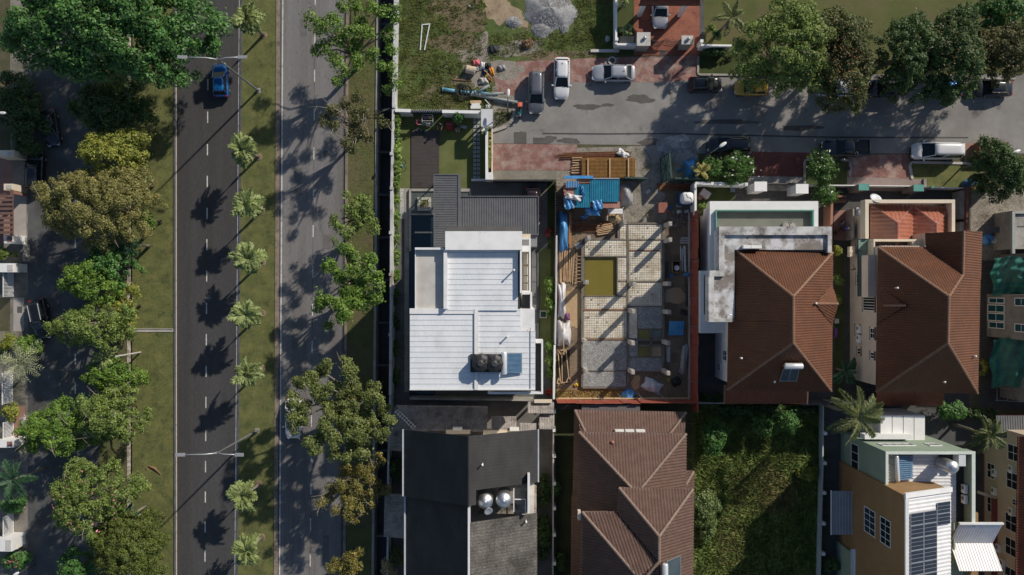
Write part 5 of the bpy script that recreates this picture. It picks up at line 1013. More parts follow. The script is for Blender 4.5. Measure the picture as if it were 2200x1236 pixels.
# blue site shed
sh = thing('site_shed', 'tin site shed with teal blue roof sheets and torn tarps', 'shed', V(1275, 420, 0))
m = MB(); a, b = W(1268, 385, 2.7), W(1330, 434, 2.4); corrug(m, a[0], b[1], b[0], a[1], 2.4, 2.75, .22, .035, 'y'); m.build('roof_sheet', TEALS, sh)
m = MB(); a, b = W(1235, 396, 2.6), W(1267.6, 446, 2.3); corrug(m, a[0], b[1], b[0], a[1], 2.25, 2.6, .22, .035, 'y'); m.build('roof_sheet', TEALS, sh)
m = MB(); a, b = W(1216, 390, 2.8), W(1243, 403, 2.7); corrug(m, a[0], b[1], b[0], a[1], 2.7, 2.8, .25, .04, 'y'); m.build('roof_sheet', M('pale_blue_sheet', (.1, .24, .42), (.15, .3, .5), 1, .45), sh)
for a in ((1286, 433.5, 1332, 447, 2.25), (1211, 394, 1216, 412, 2.5), (1212, 404, 1236, 420, 2.42), (1211, 428, 1222, 447, 2.3), (1228, 430, 1235, 446, 2.35)): MB().pbox(*a[:4], a[4] - .03, a[4]).build('plywood_board', PLY, sh)
m = MB(); m.pbox(1214, 392, 1330, 440, 0, 2.2); m.build('wall', PLY, sh); m = MB(); m.beam(V(1213, 381, 2.9), V(1274, 381, 2.9), .3, .16); m.build('ridge_roll', BLUE_T, sh); m = MB(); m.pbox(1268, 382.5, 1331, 384.6, 2.6, 2.85); m.build('ridge_flashing', GALV, sh)
for lb, px, py, w, h, a, z, hm in (('blue tarp hanging over the teal shed roof edge', 1284, 440, 1.0, 1.0, 5, 2.35, .1), ('torn blue tarp below the teal shed roof', 1274, 454, 1.6, .9, -5, 1.6, .25), ('torn tarp strip lying across the teal shed roof', 1252, 413, .3, 1.5, 12, 2.55, .08), ('crumpled blue tarp on the plywood corner of the shed', 1222, 436, .9, 1.3, 8, 2.4, .15), ('blue tarp scrap on the ground below the shed', 1256, 466, .7, .45, 30, .02, .1), ('long blue tarp over a stack beside the white wall', 1210, 498, 1.05, 4.1, 2, .02, 1.1), ('blue tarp heaped against the red hoarding', 1485, 480, .55, 1.3, 10, .02, .5), ('second blue tarp lower along the red hoarding', 1484, 500, .6, .9, -10, .02, .5), ('blue tarp by the street palm outside the site', 1483, 364, 1.3, 2.1, 10, .02, .9), ('small blue tarp knotted on the ground outside the gate', 1460, 366, .6, .3, 30, .02, .25), ('crumpled blue tarp at the foot of the orange hoarding', 1350, 848, 1.3, 1.2, -35, .02, .35), ('blue scrap of tarp tied to the hoarding', 1476, 590, .8, .35, 0, .4, .3)): tarp(lb, px, py, w, h, a, z, hm, BLUE_T, group='blue tarpaulins')
tarp('white sheet crumpled over boards in the site corner', 1401, 829, 2.0, 1.3, -25, .02, .45, WTARP); tarp('torn white plastic lying on the shed roof', 1232, 424, 1.6, .55, -12, 2.65, .15, WTARP); tarp('clear plastic sheet heaped beside the teal shed', 1343, 420, 1.5, 2.4, 8, .05, 1.3, M('clear_plastic', (.34, .35, .37), (.45, .46, .48), 1.5, .3, alpha=.75))
tarp('long white cover over materials along the plot wall', 1207, 646, .8, 3.7, 0, .02, .9, WTARP); tarp('white wrapped bundle with a timber batten on top', 1211, 716, 1.5, 2.6, 0, .02, 1.25, WTARP); tarp('red and blue cloth bundle beside the white wrapped stack', 1219, 681, .55, .8, 0, .3, .5, M('red_blue_cloth', (.3, .05, .05), (.07, .08, .25), 4, .8)); tarp('clear film over timber poles', 1243, 528, .8, .6, 30, .3, .3, M('clear_plastic', (0, 0, 0))); tarp('white sack near the rubble in the site corner', 1392, 412, .5, .35, 30, .02, .25, WTARP, 'sack', cat='sack')
tarp('plastic wrapped pipes beside the red hoarding', 1469, 772, .7, 3.1, -8, .02, .5, M('clear_plastic', (0, 0, 0))); tarp('white sack above its twin near the water tank', 1459, 441, .6, .4, 0, .02, .35, WTARP, 'sack', cat='sack'); tarp('white sack below its twin near the water tank', 1459, 455, .55, .4, 20, .02, .3, WTARP, 'sack', cat='sack'); tarp('white sack lying by the red hoarding end', 1476, 454, .6, .35, 10, .02, .3, WTARP, 'sack', cat='sack'); tarp('yellow cloth on the muddy ground', 1238, 827, .45, .35, 20, .02, .15, M('yellow_cloth', (.6, .38, .02), (.7, .46, .04), 3, .7), 'cloth', cat='cloth'); tarp('black shade net lump in the site corner', 1452, 820, 1.0, .9, 30, .02, .35, M('black_net', (.015, .022, .018), (.025, .04, .03), 3, .8), 'shade_net', cat='net')
bt = thing('corrugated_sheet', 'bright blue corrugated sheet leaning beside the red hoarding', 'metal sheet', V(1453, 705, 0)); m = MB(); a, b = W(1437, 690, .5), W(1469, 721, .5); corrug(m, a[0], b[1], b[0], a[1], .25, .75, .24, .05, 'y'); m.build('sheet', M('bright_blue_sheet', (.05, .25, .5), (.09, .34, .6), 1, .4), bt)
# stacks
bundle('rebar_pile', 'pile of rusty rebar on the mud below the shed', 'rebar', (1230, 486), (1305, 488), 22, 1.1, .03, REBAR, .05, 2, jit=.1); bundle('rebar_bundle', 'long bundle of rusty rebar lying by the red paving', 'rebar', (1199, 336), (1352, 331), 14, .55, .03, REBAR, .05, 2); bundle('timber_pile', 'pile of sawn timber ends beside the slab corner', 'timber', (1281, 496), (1316, 490), 12, .9, .05, TIMBER, .05, 2, 'timber', box=True); bundle('timber_pile', 'row of loose timber poles along the plot wall', 'timber', (1219, 534), (1216, 609), 15, 1.45, .045, TIMBER, .05, 1, 'pole', jit=.1); bundle('timber_pile', 'bundle of timber ends beside the rebar mesh stack', 'timber', (1228, 356), (1250, 356), 14, 1.6, .05, TIMBER, .05, 2, 'timber', box=True)
bundle('timber_plank', 'wide brown plank standing beside the blue tarp stack', 'timber', (1225, 456), (1224, 531), 2, .14, .09, M('brown_plank', (.28, .12, .04), (.36, .16, .06), 2, .8), .2, 1, 'plank', .01, True); bundle('beam_stack', 'stack of rusty brown beams under the green gate', 'steel beams', (1412, 402), (1490, 403), 6, .6, .06, REBAR, .05, 1, 'beam', .03, True); bundle('pallet', 'wooden pallet lying on grey gravel', 'pallet', (1392, 470), (1406, 463), 5, .75, .04, TIMBER, .05, 1, 'slat', .01, True); bundle('plank_stack', 'stack of pale boards beside the red hoarding', 'boards', (1461, 517), (1484, 517), 3, .5, .09, CONC_L, .1, 1, 'board', .01, True); bundle('pipe_stack', 'white gutters and pipes lying by the hoarding', 'pipes', (1467, 531), (1468, 583), 4, .5, .05, PVC, .05, 1, 'pipe', .04); bundle('dark_beam', 'dark steel beam lying by the slab edge', 'steel beam', (1433, 562), (1432, 596), 2, .2, .06, DARKMET, .05, 1, 'beam', .01, True); bundle('pipe_stack', 'dark rods on the mud below the puddle', 'rods', (1461, 668), (1484, 676), 7, .5, .03, DARKMET, .02, 1, 'rod', .05); bundle('pipe_stack', 'dark pipes along the hoarding beside the puddle', 'pipes', (1478, 600), (1478, 660), 4, .4, .035, DARKMET, .02, 1, 'pipe', .05)
# wooden ladder frame and shoring frames
lad = thing('timber_ladder', 'rough timber ladder lying on the pole pile', 'ladder', V(1243, 580, .1))
for a in (1238, 1249): MB().beam(V(a - 1, 611, .25), V(a + 2, 547, .25), .06, .06).build('rail', TIMBER, lad)
for i in range(8): y = 551 + i * 7.8; MB().beam(V(1238.5 - i * .2 + 2, y, .31), V(1250.5 - i * .3, y, .31), .06, .04).build('rung', TIMBER, lad)
sheet('shoring_pit', rect(1197, 752, 1224, 824), .02, M('pit_black', (.012, .01, .008), (.02, .017, .014), 1, .9))
sf = thing('shoring_frame', 'timber shoring frame over a dark pit by the plot wall', 'timber frame', V(1211, 790, 0))
for a, b in (((1198, 754, .6), (1216, 752, .6)), ((1199, 756, .6), (1204, 818, .6)), ((1207, 758, .5), (1208, 822, .5)), ((1216, 752, .6), (1222, 812, .6)), ((1198, 824, .6), (1226, 820, .6)), ((1200, 812, .7), (1197, 824, .7)), ((1200, 812, .7), (1207, 824, .7)), ((1222, 810, .7), (1216, 822, .7)), ((1222, 810, .7), (1228, 820, .7)), ((1201, 755, .7), (1207, 764, .7)), ((1214, 754, .7), (1207, 764, .7)), ((1209, 690, 1.5), (1212, 762, .9))): MB().beam(V(*a), V(*b), .09, .09).build('timber', TIMBER, sf)
# rebar mesh stack outside the gate
rm = thing('rebar_mesh_stack', 'stack of rusty rebar mesh mats beside the site entrance', 'rebar mesh', V(1306, 358, 0)); MRS = M('orange_rust', (.25, .13, .035), (.34, .19, .06), 2, .9)
for k in range(3):
    m = MB(); z = .18 + k * .16; a, b = W(1247 + k * 2, 340, z), W(1364 - k * 3, 381, z)
    for i in range(40): x = lerp(a[0], b[0], i / 39); m.box(x - .025, b[1], z, x + .025, a[1], z + .03)
    for j in range(15): y = lerp(b[1], a[1], j / 14); m.box(a[0], y - .025, z + .031, b[0], y + .025, z + .06)
    m.build('mesh_mat', MRS, rm)
for px in (1262, 1309, 1349): m = MB(); m.pbox(px, 340, px + 2.5, 382, .66, .72); m.build('batten', TIMBER, rm)
MB().pbox(1247, 341, 1364, 381, .05, .17).build('bearers', TIMD, rm)
tarp('dirty white cloth over the rebar outside the gate', 1338, 331, 1.2, .7, -35, .25, .2, WTARP, 'cloth', cat='cloth')
# green gate leaves
def gate_leaf(label, a, b, h, lean=0):
    A, B = V(*a), V(*b); t = thing('gate_leaf', label, 'gate', ((A + B) / 2), 'green site gate leaves'); u = Vector((0, 0, h)) + Vector((lean, lean * .2, 0))
    d = (B - A).normalized(); n = Vector((-d.y, d.x, 0)) * .02; MB().add([A + n, B + n, B + u + n, A + u + n, A - n, B - n, B + u - n, A + u - n], [(0, 1, 2, 3), (7, 6, 5, 4), (0, 4, 5, 1), (3, 2, 6, 7), (0, 3, 7, 4), (1, 5, 6, 2)]).build('sheet', GREENP, t)
    n2 = n * 2.5; m = MB(); c = (A + B + u) / 2
    for p, q in ((A, B), (A + u, B + u), (A, A + u), (B, B + u), (A, B + u), (B, A + u), ((A + B) / 2, (A + B) / 2 + u), ((A + A + u) / 2, (B + B + u) / 2)): m.beam(p + n2, q + n2, .05, .05); m.beam(p - n2, q - n2, .05, .05)
    m.build('brace', M('dark_green_bar', (.02, .05, .035), (.03, .07, .05), 2, .6), t)
gate_leaf('green sheet gate leaf swung open into the driveway', (1423, 392), (1419, 340), 2.4, .5); gate_leaf('green sheet gate leaf closed beside the shed', (1331, 388), (1378, 390), 2.0, .25); gate_leaf('green sheet hoarding leaf closing the site beside the white wall', (1437, 390), (1490, 391), 2.2, .2)
# water tank, crates, table, drums
wt = thing('water_tank', 'white plastic water tank on a blue base beside the white wall', 'water tank', V(1467, 425, 0)); MB().pbox(1459, 413, 1490, 441, .0, 1.2).build('base', M('blue_tub', (.01, .06, .16), (.02, .09, .22), 1, .5), wt, bevel=.1); MB().pbox(1466, 412.5, 1491.5, 436.5, 1.21, 2.6).build('shell', WFRAME, wt, True, bevel=.3); m = MB(); m.tube([V(1474, 416, 2.63), V(1478, 424, 2.64), V(1484, 425, 2.64), V(1489, 432, 2.63)], .02, 5); m.build('hose', DARKMET, wt)
ck = thing('tool_crate', 'old red brown tool crate with a white bag on top', 'crate', V(1424, 446, 0)); MB().pbox(1416, 436, 1433, 456, 0, .95).build('box', PLY, ck); MB().pbox(1415, 435, 1434, 457, .95, 1.0).build('lid', M('rust_red', (.2, .07, .05), (.28, .11, .08), 2, .8), ck)
m_ = simple('bucket', 'blue bucket beside the red brown crate', 'bucket', lambda m: m.lathe([(.15, 0), (.2, .35), (.21, .36), (.19, .34), (.14, .06)], 14), BLUE_T, V(1440, 447, .02)); simple('bucket', 'yellow bucket near the slab edge in the site corner', 'bucket', lambda m: m.lathe([(.15, 0), (.2, .35), (.21, .36), (.19, .34), (.14, .06)], 14), M('yellow_plastic', (.5, .4, .05), (.58, .48, .08), 2, .5), V(1434, 815, .02)); simple('bucket', 'yellow bucket on the mud beside the olive pool', 'bucket', lambda m: m.lathe([(.15, 0), (.2, .35), (.21, .36), (.19, .34), (.14, .06)], 14), M('yellow_plastic', (0, 0, 0)), V(1248, 619, .02)); simple('bucket', 'small blue tub beside the square pit', 'bucket', lambda m: m.lathe([(.15, 0), (.2, .35), (.21, .36), (.19, .34), (.14, .06)], 14), BLUE_T, V(1441, 592, .02))
tt = thing('trestle_table', 'trestle with white boards standing over the sand', 'table', V(1322, 460, 0))
for i in range(2): MB().pbox(1306, 448.5 + i * 5.6, 1338, 453.6 + i * 5.6, .9, .95).build('board', WFRAME, tt)
for q in ((1305, 447), (1339, 447), (1304, 472), (1340, 476)): x, y = W(*q, .8); MB().box(x - .05, y - .05, 0, x + .05, y + .05, .9).build('leg', CONC_L, tt)
for q in (1304.5, 1339): MB().pbox(q, 460, q + 1.6, 474, .8, .9).build('rail', CONC_L, tt)
mound('sand_heap', 1316, 470, 16, 12, .45, DIRT, 3, kind='structure'); chips('sand_lumps', 1316, 470, 15, 11, 160, .1, M('sandy_lump', (.36, .25, .13), (.5, .36, .2), 3, .95, isl=.3), hz=.42); chips('rubble', 1462, 470, 26, 22, 260, .11, M('mixed_rubble', (.14, .11, .09), (.3, .26, .22), 4, .95, isl=.5), hz=.1); chips('rubble', 1440, 550, 20, 25, 420, .06, M('brick_rubble', (.2, .12, .07), (.32, .2, .12), 4, .95, isl=.4)); chips('rubble', 1236, 480 + 310, 14, 44, 420, .05, M('mixed_rubble', (0, 0, 0))); chips('rubble', 1450, 770, 26, 60, 600, .05, M('mixed_rubble', (0, 0, 0))); chips('rubble', 1218, 518, 20, 10, 120, .07, M('sandy_lump', (0, 0, 0))); chips('rubble', 1400, 480, 60, 60, 900, .05, M('mixed_rubble', (0, 0, 0))); chips('rubble', 1455, 660, 32, 150, 900, .055, M('mixed_rubble', (0, 0, 0))); chips('rubble', 1225, 700, 24, 110, 500, .05, M('sandy_lump', (0, 0, 0))); chips('rubble', 1385, 835, 40, 16, 300, .07, M('mixed_rubble', (0, 0, 0))); chips('rubble', 1290, 840, 80, 10, 260, .05, M('sandy_lump', (0, 0, 0)))
sheet('site_patch', blob(1232, 660, 20, 46, wob=.2, seed=3), .014, M('bare_clay', (.36, .25, .135), (.44, .31, .18), .8, .95, grain=.2, gs=14)); sheet('puddle', blob(1450, 636, 22, 19, wob=.18, seed=8), .016, TANW); sheet('site_patch', blob(1366, 822, 10, 14, wob=.3, seed=5), .015, M('bare_clay', (0, 0, 0))); sheet('site_patch', blob(1380, 440, 62, 40, wob=.2, seed=6), .013, GRITTY); sheet('site_patch', rect(1198, 836, 1335, 856), .017, M('dry_grass_ground', (.2, .135, .05), (.28, .2, .08), 1.5, .95, grain=.5, gs=14, spot=((.09, .10, .03), 1, .6, .1))); sheet('site_patch', rect(1432, 745, 1440, 778), .018, CONC_L)
blades('dry_grass', [rect(1200, 838, 1335, 855)], 1500, .22, M('straw', (.3, .2, .07), (.4, .28, .1), 2, .9, isl=.3))
px_ = thing('mixer_box', 'square dark mixing tray with a white basin in the mud', 'mixing tray', V(1453, 573, 0)); m = MB()
for a in ((1444, 560, 1463, 562), (1444, 584, 1463, 586), (1444, 562.2, 1446, 583.8), (1461, 562.2, 1463, 583.8)): m.pbox(*a, 0, .35)
m.build('tray', TIMD, px_); MB().pbox(1446.2, 562.2, 1460.8, 583.8, .0, .08).build('sludge', M('pit_black', (0, 0, 0)), px_); x, y = W(1454, 576, .3); m = MB(); m.lathe([(.1, .1), (.26, .3), (.28, .31), (.24, .3), (.08, .13)], 14, (x, y, 0)); m.build('basin', WFRAME, px_)

# ================================================================ boundary walls, hoardings, gates
def wall(label, pts, h, th, mat, group=None, name='boundary_wall', cat='wall', cap_=None, piers=(), pm=None, base=0):
    """wall whose TOP centre line shows at these photo pixels"""
    P = [V(*p, h) for p in pts]; t = thing(name, label, cat, ((P[0] + P[-1]) / 2).xy.to_3d(), group); m = MB()
    for a, b in zip(P[:-1], P[1:]): m.beam(Vector((a.x, a.y, (h + base) / 2)), Vector((b.x, b.y, (h + base) / 2)), th, h - base)
    m.build('wall_body', mat, t)
    if cap_:
        m = MB()
        for a, b in zip(P[:-1], P[1:]): m.beam(a + Vector((0, 0, .03)), b + Vector((0, 0, .03)), th + .08, .07)
        m.build('coping', cap_, t)
    for q in piers:
        x, y = W(*q, h + .15); MB().box(x - .16, y - .16, 0, x + .16, y + .16, h + .15).build('pier', pm or mat, t)
    return t
WALLM = M('weathered_white_wall', (.42, .425, .44), (.56, .56, .57), .9, .8, spot=((.2, .15, .11), .6, .63, .07), stretch=(1, .6, 1))
wall('long weathered white wall along the big drain', [(849, -300), (849, 0), (845, 236), (841, 420), (840, 640), (838, 850)], 2.0, .26, WALLM, piers=[(846, 228), (841, 330), (841, 404), (839, 500), (839, 590), (838, 720)])
wall('white wall beside the dark roof house along the drain', [(838, 852), (834, 1000), (832, 1240), (828, 1700)], 1.8, .2, WALLM)
wall('white garden wall between the lawn and the vacant lot', [(849, 237), (882, 238)], 2.2, .32, WHITE); wall('white garden wall meeting the flat gate canopy', [(950, 239.5), (1034, 241)], 2.2, .32, WHITE)
g = thing('slatted_fence', 'slatted metal fence panel in the garden wall', 'fence', V(916, 242, 0))
for i in range(17): x = 884 + i * 4; MB().beam(V(x - 1.2, 236, 2.2), V(x + 1.6, 241.5, 2.0), .05, .12).build('slat', M('slat_white', (.5, .52, .53), (.58, .58, .58), 2, .5), g)
m = MB(); m.beam(V(882, 241.5, 1.9), V(951, 241.5, 1.9), .22, 3.0 if False else .2); m.beam(V(882, 241.5, .8), V(951, 241.5, .8), .08, 1.5); m.build('panel', DARKMET, g)
wall('white wall between the garden steps and the planter hedge', [(1045.5, 273), (1045.5, 386)], 1.9, .26, WHITE); wall('low planter wall facing the red brick paving', [(1057, 272), (1057, 372)], .9, .12, CREAM)
m = thing('planter_end', 'white end block of the hedge planter', 'wall', V(1051, 378, 0)); MB().pbox(1043, 370.5, 1058.5, 386, 0, 1.95).build('block', WHITE, m)
gc = thing('gate_canopy', 'flat white canopy over the garden gate', 'canopy', V(1046, 254, 0)); MB().pbox(1033.5, 234.5, 1058.5, 272, 2.5, 2.75).build('slab', M('pale_slab', (.5, .5, .51), (.58, .58, .59), 1, .6), gc)
for q in ((1036, 238), (1055, 238), (1036, 268), (1055, 268)): x, y = W(*q, 2.4); MB().box(x - .1, y - .1, 0, x + .1, y + .1, 2.5).build('post', WHITE, gc)
m = MB(); m.pbox(1013, 384.5, 1043, 388.5, 0, .5); m.build('garden_edge_wall', WHITE, None, label='low white wall edging the lawn beside the car port', cat='wall')
g = thing('sliding_gate', 'dark low sliding gate of the white house entrance', 'gate', V(1128, 388, 0)); MB().pbox(1059, 386.5, 1189, 389.5, .05, 1.5).build('gate_panel', DARKMET, g)
for x in (1091, 1123, 1154, 1170): MB().pbox(x, 385.5, x + 2.5, 390.5, .05, 1.55).build('gate_post', DARKMET, g)
ch = thing('chain_fence', 'black mesh fence between the car port and the site', 'fence', V(1194, 445, 0)); 
for i in range(22): y = 390 + i * 5.3; MB().pbox(1192, y, 1195, y + 2.4, 0, 1.9).build('fence_post', DARKMET, ch)
MB().pbox(1193.2, 388, 1194, 505, .2, 1.7).build('mesh_panel', DARKMET, ch)
wall('mauve white plot wall between side lawn and site', [(1196, 506), (1195, 640), (1193, 740)], 1.7, .16, M('mauve_wall', (.42, .4, .42), (.5, .48, .5), 1, .8)); wall('white plot wall by the red flowers', [(1192, 742), (1190, 858)], 1.8, .2, WHITE)
wall('white wall with pilasters beside the dark roof house', [(1190, 868), (1189, 1000), (1188, 1236), (1186, 1500)], 1.7, .12, M('grey_white_wall', (.36, .36, .36), (.45, .45, .45), 1, .8), piers=[(1191, y) for y in (885, 925, 980, 1040, 1093, 1150, 1212)], pm=WHITE)
wall('grey back wall behind the white house', [(880, 857), (1146, 860)], 1.8, .2, CONC)
wall('white street wall beside the frangipani trees', [(1494, 393.5), (1606, 396)], 2.0, .28, WHITE, piers=[(1547, 394.5), (1604, 396)]); wall('white wall between water tank and green yard', [(1494.5, 395), (1494.5, 462)], 2.1, .22, WHITE)
MB().pbox(1640, 393.5, 1704, 395.5, .1, 1.3).build('sliding_gate', CONC_D, None, label='grey sliding gate between two white pillars', cat='gate')
for px, py, lab in ((1634, 400, 'white gate pillar beside the street wall'), (1723, 405, 'white gate pillar beside the frangipani bed')):
    q = thing('gate_pillar', lab, 'pillar', V(px - 20, py + 8, 0), 'white gate pillars'); MB().pbox(px - 11, py - 8, px + 12, py + 10, 0, 2.9).build('shaft', WHITE, q); MB().pbox(px - 13, py - 9.5, px + 14, py + 11, 2.9, 3.05).build('cap', WHITE, q)
TEALP = M('teal_cap', (.06, .24, .2), (.09, .3, .26), 2, .5)
for px, py, w, lab in ((1856, 402, 11, 'teal capped gate pillar nearer the frangipani bed'), (1974, 404, 11, 'teal capped gate pillar nearer the van'), (2005, 402, 3.6, 'slim teal capped post beside the wide pillar')):
    q = thing('gate_pillar', lab, 'pillar', V(px - 30, py + 6, 0), 'teal capped pillars'); MB().pbox(px - w + 1, py - w * .65 + 1, px + w - 1, py + w * .65 - 1, 0, 2.6).build('shaft', M('mauve_concrete', (0, 0, 0)), q); MB().pbox(px - w, py - w * .65, px + w, py + w * .65, 2.6, 2.75).build('cap', TEALP, q)
wall('thin white rail wall beside the frangipani bed', [(1740, 398), (1838, 398.5)], 1.3, .1, WHITE); wall('white sliding gate rail between the teal pillars', [(1868, 399), (1960, 400)], 1.4, .09, WFRAME, name='sliding_gate', cat='gate'); wall('thin white wall beside the teal post', [(1988, 402.5), (2075, 404.5)], 1.4, .12, WHITE)
wall('terracotta topped wall between the two brown houses', [(1787.5, 434), (1787, 470), (1786, 545)], 1.9, .26, M('terracotta_top', (.27, .13, .085), (.34, .17, .11), 1, .8)); wall('cream posted wall inside the second yard', [(1834, 449), (1834, 515)], 1.8, .16, CONC); wall('dark red wall beside the dirt yard', [(2080, 402), (2079, 500)], 2.0, .3, M('dark_red_wall', (.12, .05, .04), (.17, .075, .055), 1, .85)); MB().pbox(2064, 410, 2076, 470, 0, 1.6).build('side_slab', CONC, None, label='long grey slab along the dark red wall', cat='slab'); MB().pbox(2063, 477, 2075, 512, 0, 1.6).build('side_slab', CONC, None, label='short grey slab along the dark red wall', cat='slab')
wall('dark red wall along the top of the dirt yard', [(2088, 406), (2140, 407)], 1.6, .2, M('dark_red_wall', (0, 0, 0)))
wall('thin rear wall behind the first brown house', [(1482, 866), (1558, 867)], 1.7, .12, CONC); wall('thin rear wall behind the second brown house', [(1782, 865), (1882, 868)], 1.7, .14, CONC)
wall('teal white fence wall along the overgrown lot', [(1769, 868), (1768, 1000), (1765, 1110), (1762, 1240), (1758, 1600)], 1.2, .14, M('teal_white_wall', (.3, .36, .38), (.38, .43, .44), 1, .7), piers=[(1774, 932), (1773, 996), (1772, 1060), (1771, 1126), (1770, 1191)], pm=WHITE)
wall('white wall of the driveway house beside the vacant lot', [(1323, -200), (1324, 95)], 1.7, .2, WHITE, piers=[(1325, 9), (1325, 84)]); wall('white wall closing the driveway garden', [(1322, 95), (1370, 96)], 1.4, .22, WHITE); wall('white wall running behind the mango trees', [(1506, 97), (1572, 98)], 1.6, .2, WHITE, piers=[(1508, 88)])
for px, py, w, h, lab in ((1383, 84, 13, 13, 'wide grey stone gate pillar beside the garden planter'), (1477, 86, 11, 8, 'small grey stone gate pillar beside the lawn path')):
    q = thing('gate_pillar', lab, 'pillar', V(px - 10, py + 14, 0), 'grey stone gate pillars'); MB().pbox(px - w, py - h, px + w, py + h, 0, 2.2).build('shaft', CONC, q); MB().pbox(px - w - 1.5, py - h - 1.5, px + w + 1.5, py + h + 1.5, 2.2, 2.32).build('cap', CONC_L, q); x, y = W(px + 3, py - 3, 2.6); m = MB(); m.ball((x, y, 2.5), .2); m.build('lamp', GALV, q, True)
g = thing('driveway_gate', 'pair of dark iron gates across the red driveway', 'gate', V(1430, 94, 0))
for s0, s1 in ((1396, 1424), (1427, 1460)):
    m = MB(); n = 12
    for i in range(n + 1): u = i / n; x = lerp(s0, s1, u); y = 88 + (5 if s0 < 1400 else -0) * math.sin(u * 3.14) - (3 if s0 > 1400 else 0) * math.sin(u * 3.14) + (0 if s0 < 1400 else 0); p = V(x, 94 + 3 * math.sin(u * 3.14), 0); m.tube([p, p + Vector((0, 0, 1.7 - .4 * math.sin(u * 3.14)))], .02, 4)
    for z in (.15, .7, 1.2): m.tube([V(lerp(s0, s1, i / 6), 94 + 3 * math.sin(i / 6 * 3.14), 0) + Vector((0, 0, z)) for i in range(7)], .025, 5)
    m.build('gate_leaf', DARKMET, g)
MB().pbox(1331, 78, 1362, 94, 0, .5).build('planter_bed', CONC, None, label='square concrete planter beside the driveway gate', cat='planter')
# red hoardings: each sheet a part
HOAR = M('red_hoarding', (0.2652, 0.0663, 0.0390), (0.3276, 0.0936, 0.0585), 1, .55, spot=((.22, .07, .05), 1, .68, .08), isl=.14)
ho = thing('hoarding', 'red sheet hoarding along the first brown house', 'hoarding', V(1480, 660, 0), 'red hoardings of the site'); X = 381 * S
for i in range(21):
    ya, yb = (-458 + 618 - i * 20) * S, (-458 + 618 - (i + 1) * 20 + .5) * S; mb = MB(); xo = X + random.uniform(-.06, .06); mb.add([(xo, ya, .5), (xo, yb, .5), (xo + .12, yb, 3.3), (xo + .12, ya, 3.3), (xo + .04, ya, .5), (xo + .04, yb, .5), (xo + .16, yb, 3.3), (xo + .16, ya, 3.3)], [(0, 3, 2, 1), (4, 5, 6, 7), (3, 7, 6, 2), (0, 4, 7, 3), (1, 2, 6, 5), (0, 1, 5, 4)]); mb.build('hoarding_sheet', HOAR, ho)
m = MB(); m.box(X - .16, -245 * S, 0, X - .03, 160 * S, .6); m.build('plinth', M('pinkish_plinth', (.36, .3, .28), (.44, .38, .35), 1, .85), ho)
for y in (470, 560, 640, 700, 760, 820): MB().tube([V(1480, y, .2), V(1497, y + 3, 3.3)], .03, 5).build('stay', GALV, ho)
ho = thing('hoarding', 'orange red sheet hoarding closing the rear of the site', 'hoarding', V(1340, 860, 0), 'red hoardings of the site'); Y = -239 * S
for i in range(15):
    xa, xb = (94 + i * 19.2) * S, (94 + (i + 1) * 19.2 - .5) * S; yo = Y + random.uniform(-.05, .05); MB().box(xa, yo - .04, .45, xb, yo, 3.0 + random.uniform(-.08, .08)).build('hoarding_sheet', HOAR, ho)
m = MB(); m.box(94 * S, Y + .03, 0, 381 * S, Y + .15, .5); m.build('plinth', M('ochre_plinth', (.45, .33, .17), (.54, .42, .25), 1, .85), ho)
for x in (1243, 1290, 1335, 1378, 1425): x0 = (x - 1100) * S; MB().tube([(x0 - .6, Y + .8, .05), (x0, Y + .04, 2.6)], .03, 5).build('stay', GALV, ho)
MB().pbox(1196, 870, 1245, 880, 0, .1).build('rear_grating', CONC_D, None, label='dark grating behind the orange red hoarding', cat='grating')
